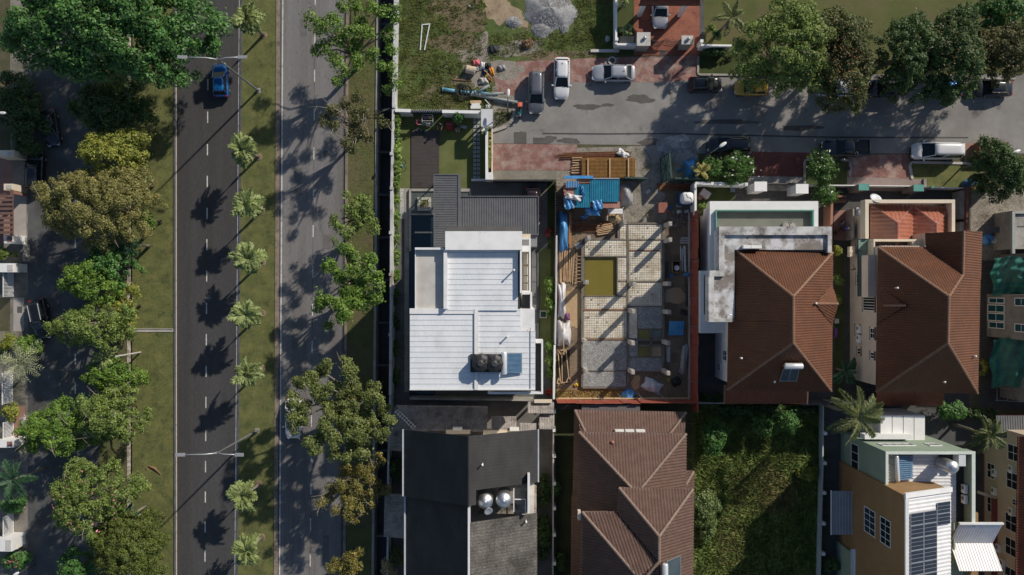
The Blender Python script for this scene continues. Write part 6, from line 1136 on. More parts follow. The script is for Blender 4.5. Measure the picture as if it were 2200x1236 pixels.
# ================================================================ vehicles
TYRE = M('tyre_rubber', (.012, .012, .012), (.02, .02, .02), 4, .85); RIM = M('alloy_rim', (.35, .36, .37), (.42, .42, .43), 3, .35, metal=.8); CGLASS = M('car_glass', (.006, .009, .012), (.010, .014, .018), 1, .1, spec=.4); LAMP = M('headlamp_glass', (.4, .43, .46), (.5, .52, .54), 4, .15, spec=.8); TAIL = M('tail_lamp', (.35, .015, .012), (.45, .03, .02), 4, .25); BLACKP = M('black_trim', (.012, .012, .013), (.02, .02, .02), 3, .6)
def paint(n, c, r=.28, metal=.3): return M('paint_' + n, tuple(q * .93 for q in c), c, .6, r, metal=metal, coat=.8)
def car(name, label, cat, px, py, ang, kind, pm, group=None, L=4.4, Wd=1.76, h=1.5, gm=None, rails=None, roofm=None):
    """ang: heading of the nose, degrees counter-clockwise from +x of the photo; kinds hatch sedan suv mpv van pickup"""
    x0, y0 = W(px, py, h * .6); t = thing(name, label, cat, (x0, y0, 0), group, R(ang)); hl, hw = L / 2, Wd / 2; gm = gm or CGLASS
    belt = h * (.60 if kind != 'van' else .56); hood = belt * (.93 if kind != 'van' else .9); tr = belt * (1.0 if kind in ('sedan', 'pickup') else 1.02)
    fr = {'hatch': (.46, .02, -.36, -.45), 'sedan': (.47, .065, -.27, -.41), 'suv': (.48, .07, -.40, -.46), 'mpv': (.54, .07, -.44, -.475), 'van': (.66, .13, -.455, -.485), 'pickup': (.43, .06, -.11, -.15)}[kind]
    xa, xb, xc, xd = [q * hl * (1 if i == 0 else 2) for i, q in enumerate(fr)]   # cowl, roof front, roof rear, rear glass foot
    xa = fr[0] * hl; xd = fr[3] * 2 * hl
    # lower body: lofted rings
    st = [(-hl, .80, .36, belt * .80), (-hl + .05, .9, .26, belt * .95), (-hl + .25, .97, .22, tr), (-hl * .5, 1, .2, tr), (0, 1, .2, belt * 1.0), (xa, .99, .2, belt * .99), (lerp(xa, hl, .45), .97, .2, lerp(belt, hood, .6)), (hl - .38, .92, .22, hood * .93), (hl - .12, .80, .25, hood * .80), (hl, .62, .34, hood * .62)]
    rows = []; m = MB()
    for x, w, zl, zt in st:
        w *= hw; half = [(w * .8, zl), (w, zl + .1), (w * 1.0, (zl + zt) * .55), (w * .985, zt - .1), (w * .93, zt - .02), (w * .6, zt + .02), (0, zt + .035)]
        rows.append([(x, y, z) for y, z in half] + [(x, -y, z) for y, z in reversed(half[:-1])])
    n = len(rows[0])
    for r in rows: m.v += r
    for i in range(len(rows) - 1):
        for k in range(n - 1): a = i * n + k; m.f.append((a, a + n, a + n + 1, a + 1))
    m.f.append(tuple(range(n))); m.f.append(tuple((len(rows) - 1) * n + k for k in range(n - 1, -1, -1)))
    if kind == 'pickup':   # open load bed
        pass
    m.build('body', pm, t, True, local=True)
    wt, wb, zr = hw * .74, hw * .93, h - .06; zb = belt + .01
    fb, rb_, ft, rt = xa, xd, xb, xc; b4 = lambda x, y, z: (x, y, z)
    B = [(fb, wb * .9, zb), (fb, -wb * .9, zb), (rb_, -wb * .94, zb), (rb_, wb * .94, zb)]; T = [(ft, wt * .96, zr), (ft, -wt * .96, zr), (rt, -wt * .94, zr), (rt, wt * .94, zr)]
    ctr = Vector(((fb + rb_) / 2, 0, (zb + zr) / 2))
    def gl(nm, q):
        q = [Vector(p) for p in q]; c = sum(q, Vector()) / 4; nn = (q[1] - q[0]).cross(q[2] - q[1]).normalized()
        if nn.dot(c - ctr) < 0: nn = -nn; q = q[::-1]
        MB().add(q + [p - nn * .05 for p in q], [(0, 1, 2, 3), (7, 6, 5, 4), (0, 4, 5, 1), (1, 5, 6, 2), (2, 6, 7, 3), (3, 7, 4, 0)]).build(nm, gm, t, local=True)
    gl('windscreen', [B[1], B[0], T[0], T[1]]); gl('rear_window', [B[3], B[2], T[2], T[3]]); gl('side_window', [B[0], B[3], T[3], T[0]]); gl('side_window', [B[2], B[1], T[1], T[2]])
    m = MB(); n1, n2 = 7, 5; vs = []; fs = []
    for i in range(n1):
        for j in range(n2): u, v = i / (n1 - 1), j / (n2 - 1) * 2 - 1; ww = wt * (1.03 - .10 * abs(2 * u - 1) ** 3); vs.append((lerp(rt - .09, ft + .07, u), v * ww, zr - .02 + .075 * (1 - v * v) ** .5 * (1 - abs(2 * u - 1) ** 4 * .7)))
    for i in range(n1 - 1):
        for j in range(n2 - 1): a = i * n2 + j; fs.append((a, a + n2, a + n2 + 1, a + 1))
    m.add(vs, fs); o = m.build('roof', roofm or pm, t, True, local=True); md = o.modifiers.new('thick', 'SOLIDIFY'); md.thickness = .04
    m = MB()
    for b, p in zip(B, T): m.beam(b, p, .08, .07)
    for sg in (1, -1): xm = lerp(fb, rb_, .5); m.beam((xm, sg * wb * .93, zb), (lerp(ft, rt, .45), sg * wt * .97, zr), .07, .05)
    m.build('pillars', pm, t, local=True, kind='stuff')
    wr = .31 if kind in ('hatch', 'sedan') else .35
    for sx in (.62, -.60):
        for sg in (1, -1):
            w = MB().lathe([(wr * .62, -.1), (wr * .95, -.1), (wr, -.06), (wr, .06), (wr * .95, .1), (wr * .62, .1)], 16).build('wheel', TYRE, t, local=True); w.rotation_euler = (math.pi / 2, 0, 0); w.location = (sx * hl, sg * (hw - .09), wr)
            r = MB().lathe([(.05, -.105), (wr * .6, -.102), (wr * .6, .102), (.05, .105)], 12).build('rim', RIM, w, local=True)
    for sg in (1, -1):
        MB().obox((hl - .16, sg * hw * .62, hood * .74), (.16, -sg * .07, -.03), (.03 * sg, .13, 0), (0, 0, .05)).build('headlight', LAMP, t, local=True)
        MB().obox((-hl + .06, sg * hw * .72, belt * .88), (.06, 0, 0), (0, .15, 0), (0, 0, .07)).build('tail_light', TAIL, t, local=True)
        mm = MB(); mm.obox((xa - .18, sg * (hw + .1), belt + .04), (.07, 0, 0), (0, .11, 0), (0, 0, .07)); mm.build('mirror', pm, t, local=True)
    MB().obox((hl - .03, 0, hood * .45), (.03, 0, 0), (0, hw * .45, 0), (0, 0, .1)).build('grille', BLACKP, t, local=True)
    MB().obox((-hl + .01, 0, belt * .62), (.012, 0, 0), (0, .25, 0), (0, 0, .06)).build('number_plate', LAMP if False else BLACKP, t, local=True)
    MB().tube([(xa - .02, .5, belt + .03), (xa + .06, -.05, belt + .03)], .012, 4).build('wiper', BLACKP, t, local=True)
    if rails:
        for sg in (1, -1): MB().beam((rt + .1, sg * wt * .86, zr + .07), (ft - .15, sg * wt * .86, zr + .07), .05, .05).build('roof_rail', rails, t, local=True)
    if kind in ('sedan', 'hatch', 'mpv'): MB().obox((rt + .25, 0, zr + .08), (.09, 0, .0), (0, .018, 0), (0, 0, .035)).build('antenna_fin', BLACKP, t, local=True)
    if kind == 'pickup':
        m = MB(); m.box(-hl + .12, -hw * .8, belt + .03, xd - .06, hw * .8, belt + .045); m.build('bed_floor', BLACKP, t, local=True)
        for sg in (1, -1): MB().box(-hl + .1, sg * hw * .82, belt - .05, xd - .05, sg * hw * .95, belt + .14).build('bed_side', pm, t, local=True)
        MB().box(-hl + .02, -hw * .93, belt - .05, -hl + .1, hw * .93, belt + .14).build('tailgate', pm, t, local=True)
        for sg in (1, -1): MB().tube([(xd - .05, sg * hw * .8, belt + .15), (xd - .12, sg * hw * .6, h - .1), (xd - .5, sg * hw * .85, belt + .16)], .035, 6).build('roll_bar', LAMP, t, local=True)
    return t
BLK = paint('black', (.012, .013, .016)); DKB = paint('dark_blue', (.014, .02, .032)); GRY = paint('grey', (.17, .175, .19), .3, .5); SIL = paint('silver', (.42, .43, .46), .3, .4); WHT = paint('white', (.6, .61, .63), .3, .0); BLU = paint('blue', (.006, .12, .36)); YEL = paint('yellow', (.48, .29, .03), .3, .0); BRN = paint('maroon', (.03, .012, .014))
gp = 'cars parked along the street'; gl_ = 'cars parked on the service road'
car('blue_car', 'bright blue hatchback driving under the street lamp', 'car', 472, 171, 93, 'hatch', BLU, None, 3.6, 1.62)
car('white_car', 'white car half hidden under tree branches on the pale road', 'car', 629, 900, -90, 'sedan', WHT, None, 4.3, 1.72)
car('grey_car', 'grey multi purpose car with ribbed roof parked nose to the street', 'car', 1152, 198, -91, 'mpv', GRY, gp, 4.45, 1.72, 1.65, roofm=GRY)
car('white_car', 'white hatchback parked nose out on the red paving', 'car', 1207, 167, -91, 'hatch', WHT, gp, 4.45, 1.72)
car('silver_car', 'silver sedan with dark glass parked across the red paving', 'car', 1319, 156, 180, 'sedan', SIL, gp, 4.6, 1.8, 1.46)
car('white_car', 'white sedan under the porch roof on the red driveway', 'car', 1419, 16, -90, 'sedan', SIL, None, 4.3, 1.72)
car('black_car', 'black hatchback parked right behind the yellow car', 'car', 1516, 181, 0, 'hatch', BLK, gp, 3.6, 1.66)
car('yellow_car', 'yellow hatchback parked partly under the big trees', 'car', 1615, 187, 180, 'hatch', YEL, gp, 3.55, 1.7, 1.45)
car('silver_car', 'silver car almost hidden below the orange tinged tree', 'car', 1800, 189, 180, 'sedan', SIL, gp, 4.4, 1.75)
car('dark_car', 'dark pickup with pale windscreen sheet under the trees', 'car', 1906, 188, 180, 'suv', DKB, gp, 4.3, 1.75, 1.7)
car('blue_car', 'blue car nearly covered by the dense dark tree', 'car', 2032, 190, 180, 'hatch', BLU, gp, 3.6, 1.65)
car('black_car', 'black sedan parked at the sunny end of the tree row', 'car', 2132, 189, 180, 'sedan', BLK, gp, 4.4, 1.75)
car('black_car', 'black people carrier parked by the frangipani trees', 'car', 1567, 311, 180, 'mpv', BLK, gp, 4.5, 1.72, 1.7)
car('pickup_truck', 'dark blue pickup truck with open load bed and roll bars', 'pickup', 1818, 317, 180, 'pickup', DKB, gp, 5.0, 1.78, 1.75)
car('white_van', 'white passenger van parked beside the grass plot', 'van', 2016, 323, 180, 'van', WHT, gp, 5.1, 1.8, 1.95)
car('black_car', 'black car with red tail lights under the grey canopy', 'car', 1145, 442, -88, 'hatch', BRN, None, 4.0, 1.7)
car('dark_car', 'dark car squeezed beside the cream porch beam', 'car', 1855, 485, 90, 'hatch', GRY, None, 3.9, 1.65)
car('grey_car', 'dark grey sedan parked askew on the shaded service road', 'car', 106, 274, -80, 'sedan', DKB, gl_, 3.9, 1.62); car('black_car', 'black van like car beside the pale block paving', 'car', 73, 366, 88, 'mpv', BLK, gl_, 4.0, 1.75, 1.6); car('black_car', 'black estate car with silver roof rails by the hedge', 'car', 84, 686, -78, 'suv', BLK, gl_, 4.3, 1.72, 1.6, rails=LAMP)
# delivery scooter, motorcycle, parked trailer
def scooter(label, px, py, ang, pm, box=None):
    t = thing('motorcycle', label, 'motorcycle', V(px, py, 0), None, R(ang))
    for x in (.58, -.58): w = MB().lathe([(.16, -.05), (.27, -.05), (.28, 0), (.27, .05), (.16, .05)], 14).build('wheel', TYRE, t, local=True); w.rotation_euler = (math.pi / 2, 0, 0); w.location = (x, 0, .28)
    m = MB(); m.tube([(-.6, 0, .55), (-.2, 0, .62), (.1, 0, .5), (.35, 0, .55), (.5, 0, .85)], [.1, .15, .12, .1, .13], 8); m.build('body', pm, t, True, local=True)
    MB().ball((-.25, 0, .74), (.34, .13, .08), 10, 6).build('seat', BLACKP, t, True, local=True); MB().tube([(.45, -.34, .98), (.52, 0, 1.0), (.45, .34, .98)], .025, 6).build('handlebar', BLACKP, t, local=True); MB().ball((.56, 0, .88), (.1, .12, .1), 8, 6).build('headlight', LAMP, t, True, local=True); MB().tube([(.5, 0, .9), (.6, 0, .3)], .04, 6).build('fork', BLACKP, t, local=True)
    for sg in (1, -1): MB().obox((.2, sg * .17, .5), (.16, sg * .04, 0), (0, .02, 0), (0, 0, .2)).build('leg_shield', pm, t, local=True)
    if box: o = MB().box(-.78, -.24, .78, -.3, .24, 1.22).build('delivery_box', box, t, local=True, bevel=.03); MB().obox((-.54, .02, 1.222), (.12, .03, 0), (-.01, .03, 0), (0, 0, .004)).build('mark', LAMP, o, local=True)
    return t
scooter('teal delivery motorcycle with an orange box beside the grey car', 1117, 241, -90, M('teal_paint', (.01, .16, .18), (.015, .2, .22), 2, .4), M('orange_box', (.62, .11, .045), (.7, .14, .06), 3, .5))
scooter('dark motorcycle parked in the sunny terracotta yard', 1800, 489, 60, GRY)
tr = thing('skip_trailer', 'rusty red open skip beside the van and street tree', 'skip', V(2132, 322, 0)); m = MB(); SK = M('rusty_red_steel', (.14, .05, .035), (.2, .08, .055), 1.5, .8)
for a in ((2104, 305, 2168, 307), (2104, 337, 2168, 339), (2104, 307.2, 2106.5, 336.8), (2165, 307.2, 2168, 336.8)): MB().pbox(*a, .15, 1.2).build('side_panel', SK, tr)
MB().pbox(2107, 307.5, 2164.5, 336.5, .15, .3).build('floor', BLACKP, tr); tarp('pile of dark bags in the red skip', 2120, 320, .8, .8, 0, .3, .6, M('mixed_rubble', (.14, .11, .09), (.3, .26, .22)), 'rubbish_bag', cat='rubbish')

# ================================================================ street lamps, posts and poles
def double_lamp(label, bx, by, h, dirs):
    x, y = W(bx, by); t = thing('street_lamp', label, 'street lamp', (x, y, 0), 'double armed street lamps on the median'); POLE = M('grey_pole', (.17, .175, .18), (.23, .235, .24), 1, .5, metal=.5)
    MB().lathe([(.17, 0), (.17, .4), (.11, .45), (.075, h - .2), (.06, h)], 10).build('pole', POLE, t, True, local=True); MB().box(-.25, -.25, 0, .25, .25, .08).build('base_plate', CONC, t, local=True)
    for L_ in dirs:
        s_ = 1 if L_ > 0 else -1; a = MB().tube([(0, 0, h - 1.0), (s_ * .25, 0, h - .25), (s_ * .9, 0, h + .15), (L_ - s_ * .7, 0, h + .3)], [.06, .055, .05, .045], 8).build('arm', M('pale_arm', (.45, .46, .47), (.52, .53, .54), 2, .4, metal=.4), t, True, local=True)
        MB().obox((L_ - s_ * .3, 0, h + .33), (.42, 0, .03 * s_), (0, .15, 0), (0, 0, .07)).build('lamp_head', M('lamp_head_grey', (.3, .31, .32), (.36, .37, .38), 2, .5, metal=.3), a, local=True)
    return t
double_lamp('double armed street lamp whose arms hang over the blue car', 555, 195, 11.6, (-3.3, 2.8)); double_lamp('double armed street lamp standing between two lower palms', 553, 925, 11.6, (-3.4, 2.6))
def lamp_post(label, bx, by, hx, hy, h, head=.55):
    B, T = V(bx, by, 0), V(hx, hy, h); t = thing('street_lamp', label, 'street lamp', B, 'single armed street lamps'); rel = T - B; u = Vector((rel.x, rel.y, 0)); POLE = M('grey_pole', (.17, .175, .18))
    MB().tube([(0, 0, 0), (0, 0, h * .8), u * .25 + Vector((0, 0, h * .95)), u * .9 + Vector((0, 0, h))], [.09, .07, .05, .045], 8).build('pole', POLE, t, True, local=True)
    a = math.atan2(u.y, u.x); m = MB(); m.ball((0, 0, 0), (head, head * .4, .1), 10, 6); o = m.build('lamp_head', M('lamp_white', (.6, .61, .6), (.68, .68, .67), 2, .4), t, True, local=True); o.location = u * 1.0 + Vector((0, 0, h)); o.rotation_euler = (0, 0, a)
lamp_post('street lamp with white head leaning over the black people carrier', 1507, 342, 1553, 311, 6.5, .45); lamp_post('street lamp beside the van reaching into the corner tree', 2064, 362, 2184, 326, 6.5, .45); lamp_post('small street lamp over the pile of pipes beside the garden wall', 1091, 245, 1092, 200, 5, .45); lamp_post('street lamp in the dark trees beside the service road', 62, 270, 5, 243, 6, .4); lamp_post('street lamp low in the corner below the pink flowers', 76, 1212, 34, 1234, 6, .4)
def post(label, px, py, h, mat, r=.09): x, y = W(px, py); t = thing('timber_post', label, 'post', (x, y, 0), 'posts beside the small drain'); MB().lathe([(r, 0), (r * .9, h)], 8).build('shaft', mat, t, local=True); MB().lathe([(r * 1.3, h), (r * 1.3, h + .05)], 8).build('cap', mat, t, local=True)
post('pale post casting a shadow on the verge beside the drain', 302, 757, 5, CONC_L); post('pale post beside the round dense tree', 303, 1105, 3, CONC_L)
# ================================================================ vegetation
def LF(n, a, b, tr=.28, isl=.4, rough=.55): return M('leaf_' + n, tuple(q * .85 for q in a), tuple(min(.8, q * 1.12) for q in b), .8, rough, isl=isl, trans=tr, detail=4)
L_BRIGHT = LF('bright', (0.098, 0.195, 0.023), (0.169, 0.286, 0.039)); L_GREEN = LF('green', (0.052, 0.150, 0.029), (0.098, 0.227, 0.052)); L_DEEP = LF('deep', (.04, .085, .018), (.075, .13, .03)); L_YEL = LF('yellow_green', (0.182, 0.221, 0.029), (0.286, 0.305, 0.052)); L_OLIVE = LF('olive', (.165, .175, .045), (.27, .25, .08)); L_RUST = LF('rusty_olive', (.065, .095, .02), (.115, .13, .032)); L_GOLD = LF('golden', (.145,.145,.03), (.24,.205,.045)); L_BROWN = LF('brownish', (.075, .095, .025), (.13, .125, .036)); L_MED = LF('medium', (.12, .19, .034), (.20, .27, .06)); L_ORNG = LF('orange_flush', (.17, .085, .025), (.24, .12, .035)); L_FRANGI = LF('frangipani', (0.052, 0.130, 0.021), (0.098, 0.208, 0.039)); L_HEDGE = LF('hedge', (0.091, 0.182, 0.026), (0.169, 0.260, 0.046)); L_DUSK = LF('dusky', (0.078, 0.098, 0.026), (0.130, 0.150, 0.046)); L_PALE = LF('pale_dry', (0.325, 0.260, 0.130), (0.468, 0.390, 0.208)); L_RED = LF('red', (0.390, 0.026, 0.016), (0.546, 0.065, 0.026)); L_PINK = LF('pink', (0.650, 0.182, 0.208), (0.780, 0.325, 0.325)); L_FLOWER = LF('cream_flower', (0.780, 0.715, 0.455), (0.850, 0.850, 0.650)); L_DRYLEAF = LF('dry_leaf', (.19, .115, .055), (.30, .20, .10))
P_FAN = LF('fan_palm', (.17, .225, .075), (.28, .34, .12), .15, .25); P_COCO = LF('coconut_palm', (.085, .115, .03), (.15, .175, .05), .15, .3); P_DARK = LF('dark_palm', (0.026, 0.078, 0.033), (0.046, 0.111, 0.046), .15, .25); P_YEL = LF('yellow_palm', (0.286, 0.260, 0.065), (0.390, 0.338, 0.104), .15, .2)
gs_ = 'trees along the service road'; gr_ = 'trees along the roadside strip'; gm_ = 'big trees along the street'
# --- service road side
tree('broad_tree', 'very large bright green tree filling the corner above the verge', 'tree', 225, 20, 205, 13, L_GREEN, gs_, leaf=.46, dens=8, pr=.13, ry=168, trunk=.45, seed=3, fill=1.9, dome=.3)
tree('shade_tree', 'dark tree lying in the shade of the very large tree', 'tree', 235, 232, 98, 6.5, L_DEEP, gs_, pr=.2, ry=62, seed=5)
tree('young_tree', 'yellow green tree between the shaded tree and the olive tree', 'tree', 236, 325, 82, 7.5, L_YEL, gs_, pr=.2, ry=55, seed=6, leaf=.3)
tree('olive_tree', 'wide olive brown tree overhanging the service road', 'tree', 198, 440, 122, 9, L_OLIVE, gs_, pr=.16, ry=98, seed=8, leaf=.26, trunk=.3, bare=10)
tree('small_tree', 'small bright sprig of a tree over the little drain', 'tree', 303, 470, 22, 5.5, L_BRIGHT, gs_, leaf=.28, seed=4)
tree('dark_tree', 'mid green tree just above the yellow green one', 'tree', 232, 565, 54, 6.0, L_GREEN, gs_, pr=.25, seed=10)
tree('bright_tree', 'yellow green tree casting no shade on the verge', 'tree', 185, 605, 62, 7.2, L_BRIGHT, gs_, pr=.22, ry=48, seed=12, leaf=.3)
tree('bushy_tree', 'bushy pale green tree reaching the black estate car', 'tree', 190, 700, 86, 7.2, L_MED, gs_, pr=.18, ry=52, seed=14, leaf=.28, bare=10)
tree('bushy_tree', 'low yellow green tree growing along the little drain', 'tree', 262, 660, 30, 4.5, L_YEL, gs_, pr=.3, ry=50, seed=15, leaf=.26)
tree('low_tree', 'low bushy tree below the fan palm by the drain', 'tree', 236, 808, 62, 4.5, L_BRIGHT, gs_, pr=.2, ry=36, seed=16, leaf=.3)
tree('spreading_tree', 'spreading green tree beside the drain opposite two median palms', 'tree', 225, 895, 76, 7.8, L_MED, gs_, pr=.18, ry=66, seed=18, leaf=.3, bare=8)
tree('spreading_tree', 'spreading tree reaching over the service road to the white gate', 'tree', 112, 925, 92, 7.5, L_BRIGHT, gs_, pr=.18, ry=58, seed=20, leaf=.28, bare=10)
tree('flowering_tree', 'pale tree dotted with pink flowers above the round tree', 'tree', 186, 1072, 95, 8.6, L_MED, gs_, pr=.16, ry=82, seed=22, leaf=.28, bare=8)
tree('round_tree', 'round dense dark green tree at the bottom of the verge', 'tree', 262, 1188, 84, 7.5, LF('round_dark', (.08, .115, .016), (.125, .16, .028)), gs_, pr=.12, ry=76, seed=24, leaf=.24, dens=10, fill=1.6, dome=.4)
tree('dark_tree', 'dark low tree at the bottom edge beside the service road', 'tree', 160, 1225, 42, 4.5, L_GREEN, gs_, seed=26)
P1 = Vector((0, 0, 0)); 
f_ = []
for i in range(60): a = random.uniform(0, 6.28); q = math.sqrt(random.random()); f_.append((186 + 75 * q * math.cos(a), 1080 + 68 * q * math.sin(a)))
def specks(label, pts, z, size, mat, name='blossoms', group=None):
    P = np.array([V(a, b, z + random.uniform(-.5, .6)) for a, b in pts]); D = np.tile(np.array([0, 0, 1.]), (len(P), 1)); o = P.mean(0); ob = link(name, leaf_mesh(name, P - o, D, size, mat), None, kind='stuff', label=label); ob.location = o
specks('pink blossoms scattered over the pale tree', f_, 8.2, .22, L_PINK)
gp_ = 'small dark palms beside the drain'
palm('palm_tree', 'small dark palm below the yellow green tree', 283, 388, 4.5, 1.5, P_DARK, 14, gp_, 14, .4); palm('palm_tree', 'small dark palm between the olive tree and the drain', 276, 524, 4.5, 1.5, P_DARK, 13, gp_, 14, .4); palm('palm_tree', 'small palm peeping out above the round tree', 272, 1112, 4.0, 1.3, P_DARK, 12, gp_, 14, .4)
palm('fan_palm', 'bright fan palm among the bushes by the drain', 226, 770, 3.2, 1.9, P_FAN, 11, None, 22, .5, ww=.08)
palm('feather_palm', 'feathery pale clump of drooping leaves beside the hedge', 45, 780, 3.2, 2.6, LF('pampas', (0.260, 0.286, 0.156), (0.390, 0.416, 0.234), .15, .25), 26, None, 9, .6, ww=.04); palm('palm_tree', 'dark palm clump beside the white gate pillar', 32, 1030, 5, 2.6, P_DARK, 16, None, 18, .6)
for a in (('leafy bush behind the long paved strip', 12, 545, 22, 1.6, L_MED, 18), ('pale variegated bush beside the car with roof rails', 14, 738, 22, 1.6, L_YEL, 20), ('green hedge bush touching the black estate car', 55, 745, 32, 1.5, L_BRIGHT, 22), ('potted yellow green bush between the white louvred gates', 20, 886, 17, 1.6, L_YEL, 22), ('bush with pink flowers in the bottom corner', 32, 1205, 34, 1.6, L_GREEN, 22), ('dark hedge in the shade below the broad tree', 60, 265, 48, 2.6, L_DEEP, 70), ('dark bush in the top corner shade', 25, 205, 55, 2.8, L_DEEP, 60), ('dark green bush beside the stepping stones of the service road', 28, 1085, 30, 1.8, L_GREEN, 20)): shrub('bush', a[0], 'bush', a[1], a[2], a[3], a[4], a[5], None, ry=a[6])
specks('pink flowers on the corner bush', [(random.gauss(30, 9), random.gauss(1208, 5)) for _ in range(24)], 1.6, .2, L_PINK)
# --- median palms: one built, the others copied with their fronds
mp_ = [(530, 40, 5.2), (520, 320, 5.0), (527, 443, 5.0), (530, 560, 4.8), (530, 678, 4.8), (530, 803, 4.8), (524, 1066, 4.6), (530, 1186, 4.6)]
mlab = ['topmost median palm above the blue car', 'median palm next below the first street lamp', 'third median palm counting from the top of the frame', 'fourth median palm from the top facing pale empty road', 'fifth median palm opposite the short cross drain', 'median palm opposite the top of the big roadside tree', 'shaded dark median palm just below the second street lamp', 'lowest median palm at the bottom of the frame']
gmp = 'palms in a row along the median'; first = palm('median_palm', mlab[0], *mp_[0][:2], mp_[0][2], 1.72, P_FAN, 36, gmp, 17, .62, seed=2, ww=.075, tilts=(.3, 1.1), droop=.6)
fz = mp_[0][2]
for i, (px, py, h) in enumerate(mp_[1:]):
    c = copy_tree(first); c['label'] = mlab[i + 1]; x, y = W(px, py, h); c.location = (x, y, 0); q = random.uniform(.9, 1.1); c.scale = (q, q, h / fz); c.rotation_euler = (random.uniform(-.03, .03), random.uniform(-.03, .03), random.uniform(0, 6.28)); rp_ = random.Random(i)
    for f in c.children:
        if f.name.startswith('frond'): f.scale = [v * rp_.uniform(.84, 1.12) for v in f.scale]; f.rotation_euler = (f.rotation_euler[0] + rp_.uniform(-.3, .3), f.rotation_euler[1] + rp_.uniform(-.25, .3), f.rotation_euler[2] + rp_.uniform(-.5, .5))
for i, (px, py, h) in enumerate(mp_):   # mulch rings at the palm feet
    x, y = W(px, py, h); MB().lathe([(.45, 0), (.3, .07)], 12, (x, y, .05)).build('mulch_ring', MUD, kind='structure')
# --- roadside trees east of the pale road
tree('roadside_tree', 'loose leafy tree arching over the pale road at the frame top', 'tree', 745, 90, 100, 9.5, L_BRIGHT, gr_, puffs=[(665, 45, 18), (690, 60, 20), (715, 45, 20), (700, 95, 18), (682, 110, 13), (730, 85, 22), (755, 60, 17), (720, 125, 17), (738, 150, 15), (722, 180, 13), (765, 100, 18), (775, 45, 17), (735, 15, 16), (760, 10, 18), (790, 75, 16), (800, 115, 17), (825, 30, 18), (845, 45, 13), (835, 75, 16), (840, 105, 15), (820, 145, 14), (842, 150, 14), (848, 180, 12), (832, 195, 9), (765, 135, 15), (800, 20, 15), (850, 20, 12)], leaf=.32, dens=6.5, trunk=.24, bare=14, seed=31)
tree('roadside_tree', 'thin brownish tree below the loose leafy one', 'tree', 750, 262, 60, 8.5, L_BROWN, gr_, puffs=[(700, 258, 15), (715, 240, 16), (720, 275, 14), (745, 225, 16), (760, 250, 18), (752, 285, 15), (775, 275, 14), (790, 300, 13), (738, 310, 13), (758, 320, 12), (785, 240, 14), (812, 250, 12), (825, 265, 11), (772, 215, 15)], leaf=.3, dens=6, trunk=.18, bare=22, seed=33)
tree('roadside_tree', 'fresh green tree above the biggest bright tree', 'tree', 765, 458, 56, 7.5, L_MED, gr_, puffs=[(755, 445, 17), (780, 432, 16), (770, 465, 18), (795, 470, 16), (805, 490, 10), (718, 475, 14), (730, 490, 13), (745, 500, 15), (722, 520, 10), (770, 490, 14), (745, 420, 10), (792, 440, 11)], leaf=.32, dens=8, trunk=.2, seed=35)
tree('roadside_tree', 'bright green roadside tree with several rounded clumps', 'tree', 750, 610, 75, 8.5, L_BRIGHT, gr_, puffs=[(745, 540, 15), (760, 555, 16), (710, 575, 19), (730, 590, 18), (760, 580, 17), (790, 560, 16), (795, 580, 14), (775, 605, 18), (805, 600, 18), (815, 612, 13), (690, 640, 17), (685, 660, 15), (715, 650, 20), (740, 630, 19), (765, 635, 19), (795, 640, 16), (808, 640, 12), (740, 670, 18), (733, 685, 14), (705, 700, 10), (780, 660, 13), (755, 655, 15)], leaf=.34, dens=9, trunk=.24, bare=6, seed=37)
tree('roadside_tree', 'largest olive green roadside tree covering the white car', 'tree', 745, 865, 110, 10, L_DUSK if False else LF('olive_green', (.11, .15, .035), (.19, .225, .06)), gr_, puffs=[(640, 820, 17), (665, 815, 20), (690, 800, 18), (700, 785, 14), (745, 780, 15), (755, 800, 18), (760, 820, 14), (625, 870, 12), (630, 900, 15), (640, 910, 14), (650, 870, 18), (680, 845, 20), (700, 835, 18), (730, 835, 20), (765, 845, 22), (790, 855, 18), (800, 835, 15), (720, 880, 22), (750, 880, 22), (785, 890, 20), (705, 905, 18), (740, 915, 20), (770, 915, 20), (665, 950, 14), (690, 945, 19), (680, 970, 15), (720, 950, 20), (755, 955, 20), (790, 945, 18), (780, 975, 15), (825, 880, 15), (838, 900, 13), (815, 860, 14), (745, 985, 16), (830, 925, 11), (815, 935, 14), (720, 975, 14), (800, 915, 16), (755, 935, 18), (770, 940, 18), (695, 860, 14), (628, 850, 14), (636, 888, 15), (652, 900, 14), (632, 925, 9), (700, 920, 15), (735, 900, 18)], leaf=.32, dens=10, trunk=.34, bare=8, seed=39)
tree('roadside_tree', 'sparse golden tree with bare twigs below the largest tree', 'tree', 750, 1045, 75, 8, L_GOLD, gr_, puffs=[(745, 1005, 14), (765, 1015, 15), (735, 1020, 10), (715, 1050, 13), (705, 1065, 12), (690, 1085, 11), (740, 1055, 15), (755, 1075, 15), (765, 1045, 14), (790, 1030, 12), (800, 1060, 14), (815, 1040, 12), (815, 985, 12), (800, 1000, 11), (750, 1100, 12), (775, 1095, 12), (760, 1120, 9), (830, 1055, 8), (800, 1085, 11), (720, 1095, 9), (728, 1040, 14), (775, 1060, 15), (745, 1080, 13), (780, 1010, 14)], leaf=.28, dens=8.5, trunk=.2, bare=26, seed=41)
tree('roadside_tree', 'yellow leaved young tree at the bottom of the roadside strip', 'tree', 745, 1210, 42, 5.5, L_GOLD, gr_, puffs=[(725, 1205, 15), (750, 1200, 15), (760, 1215, 14), (735, 1225, 15), (710, 1220, 11), (772, 1185, 8), (755, 1235, 13)], leaf=.3, dens=7, seed=43)
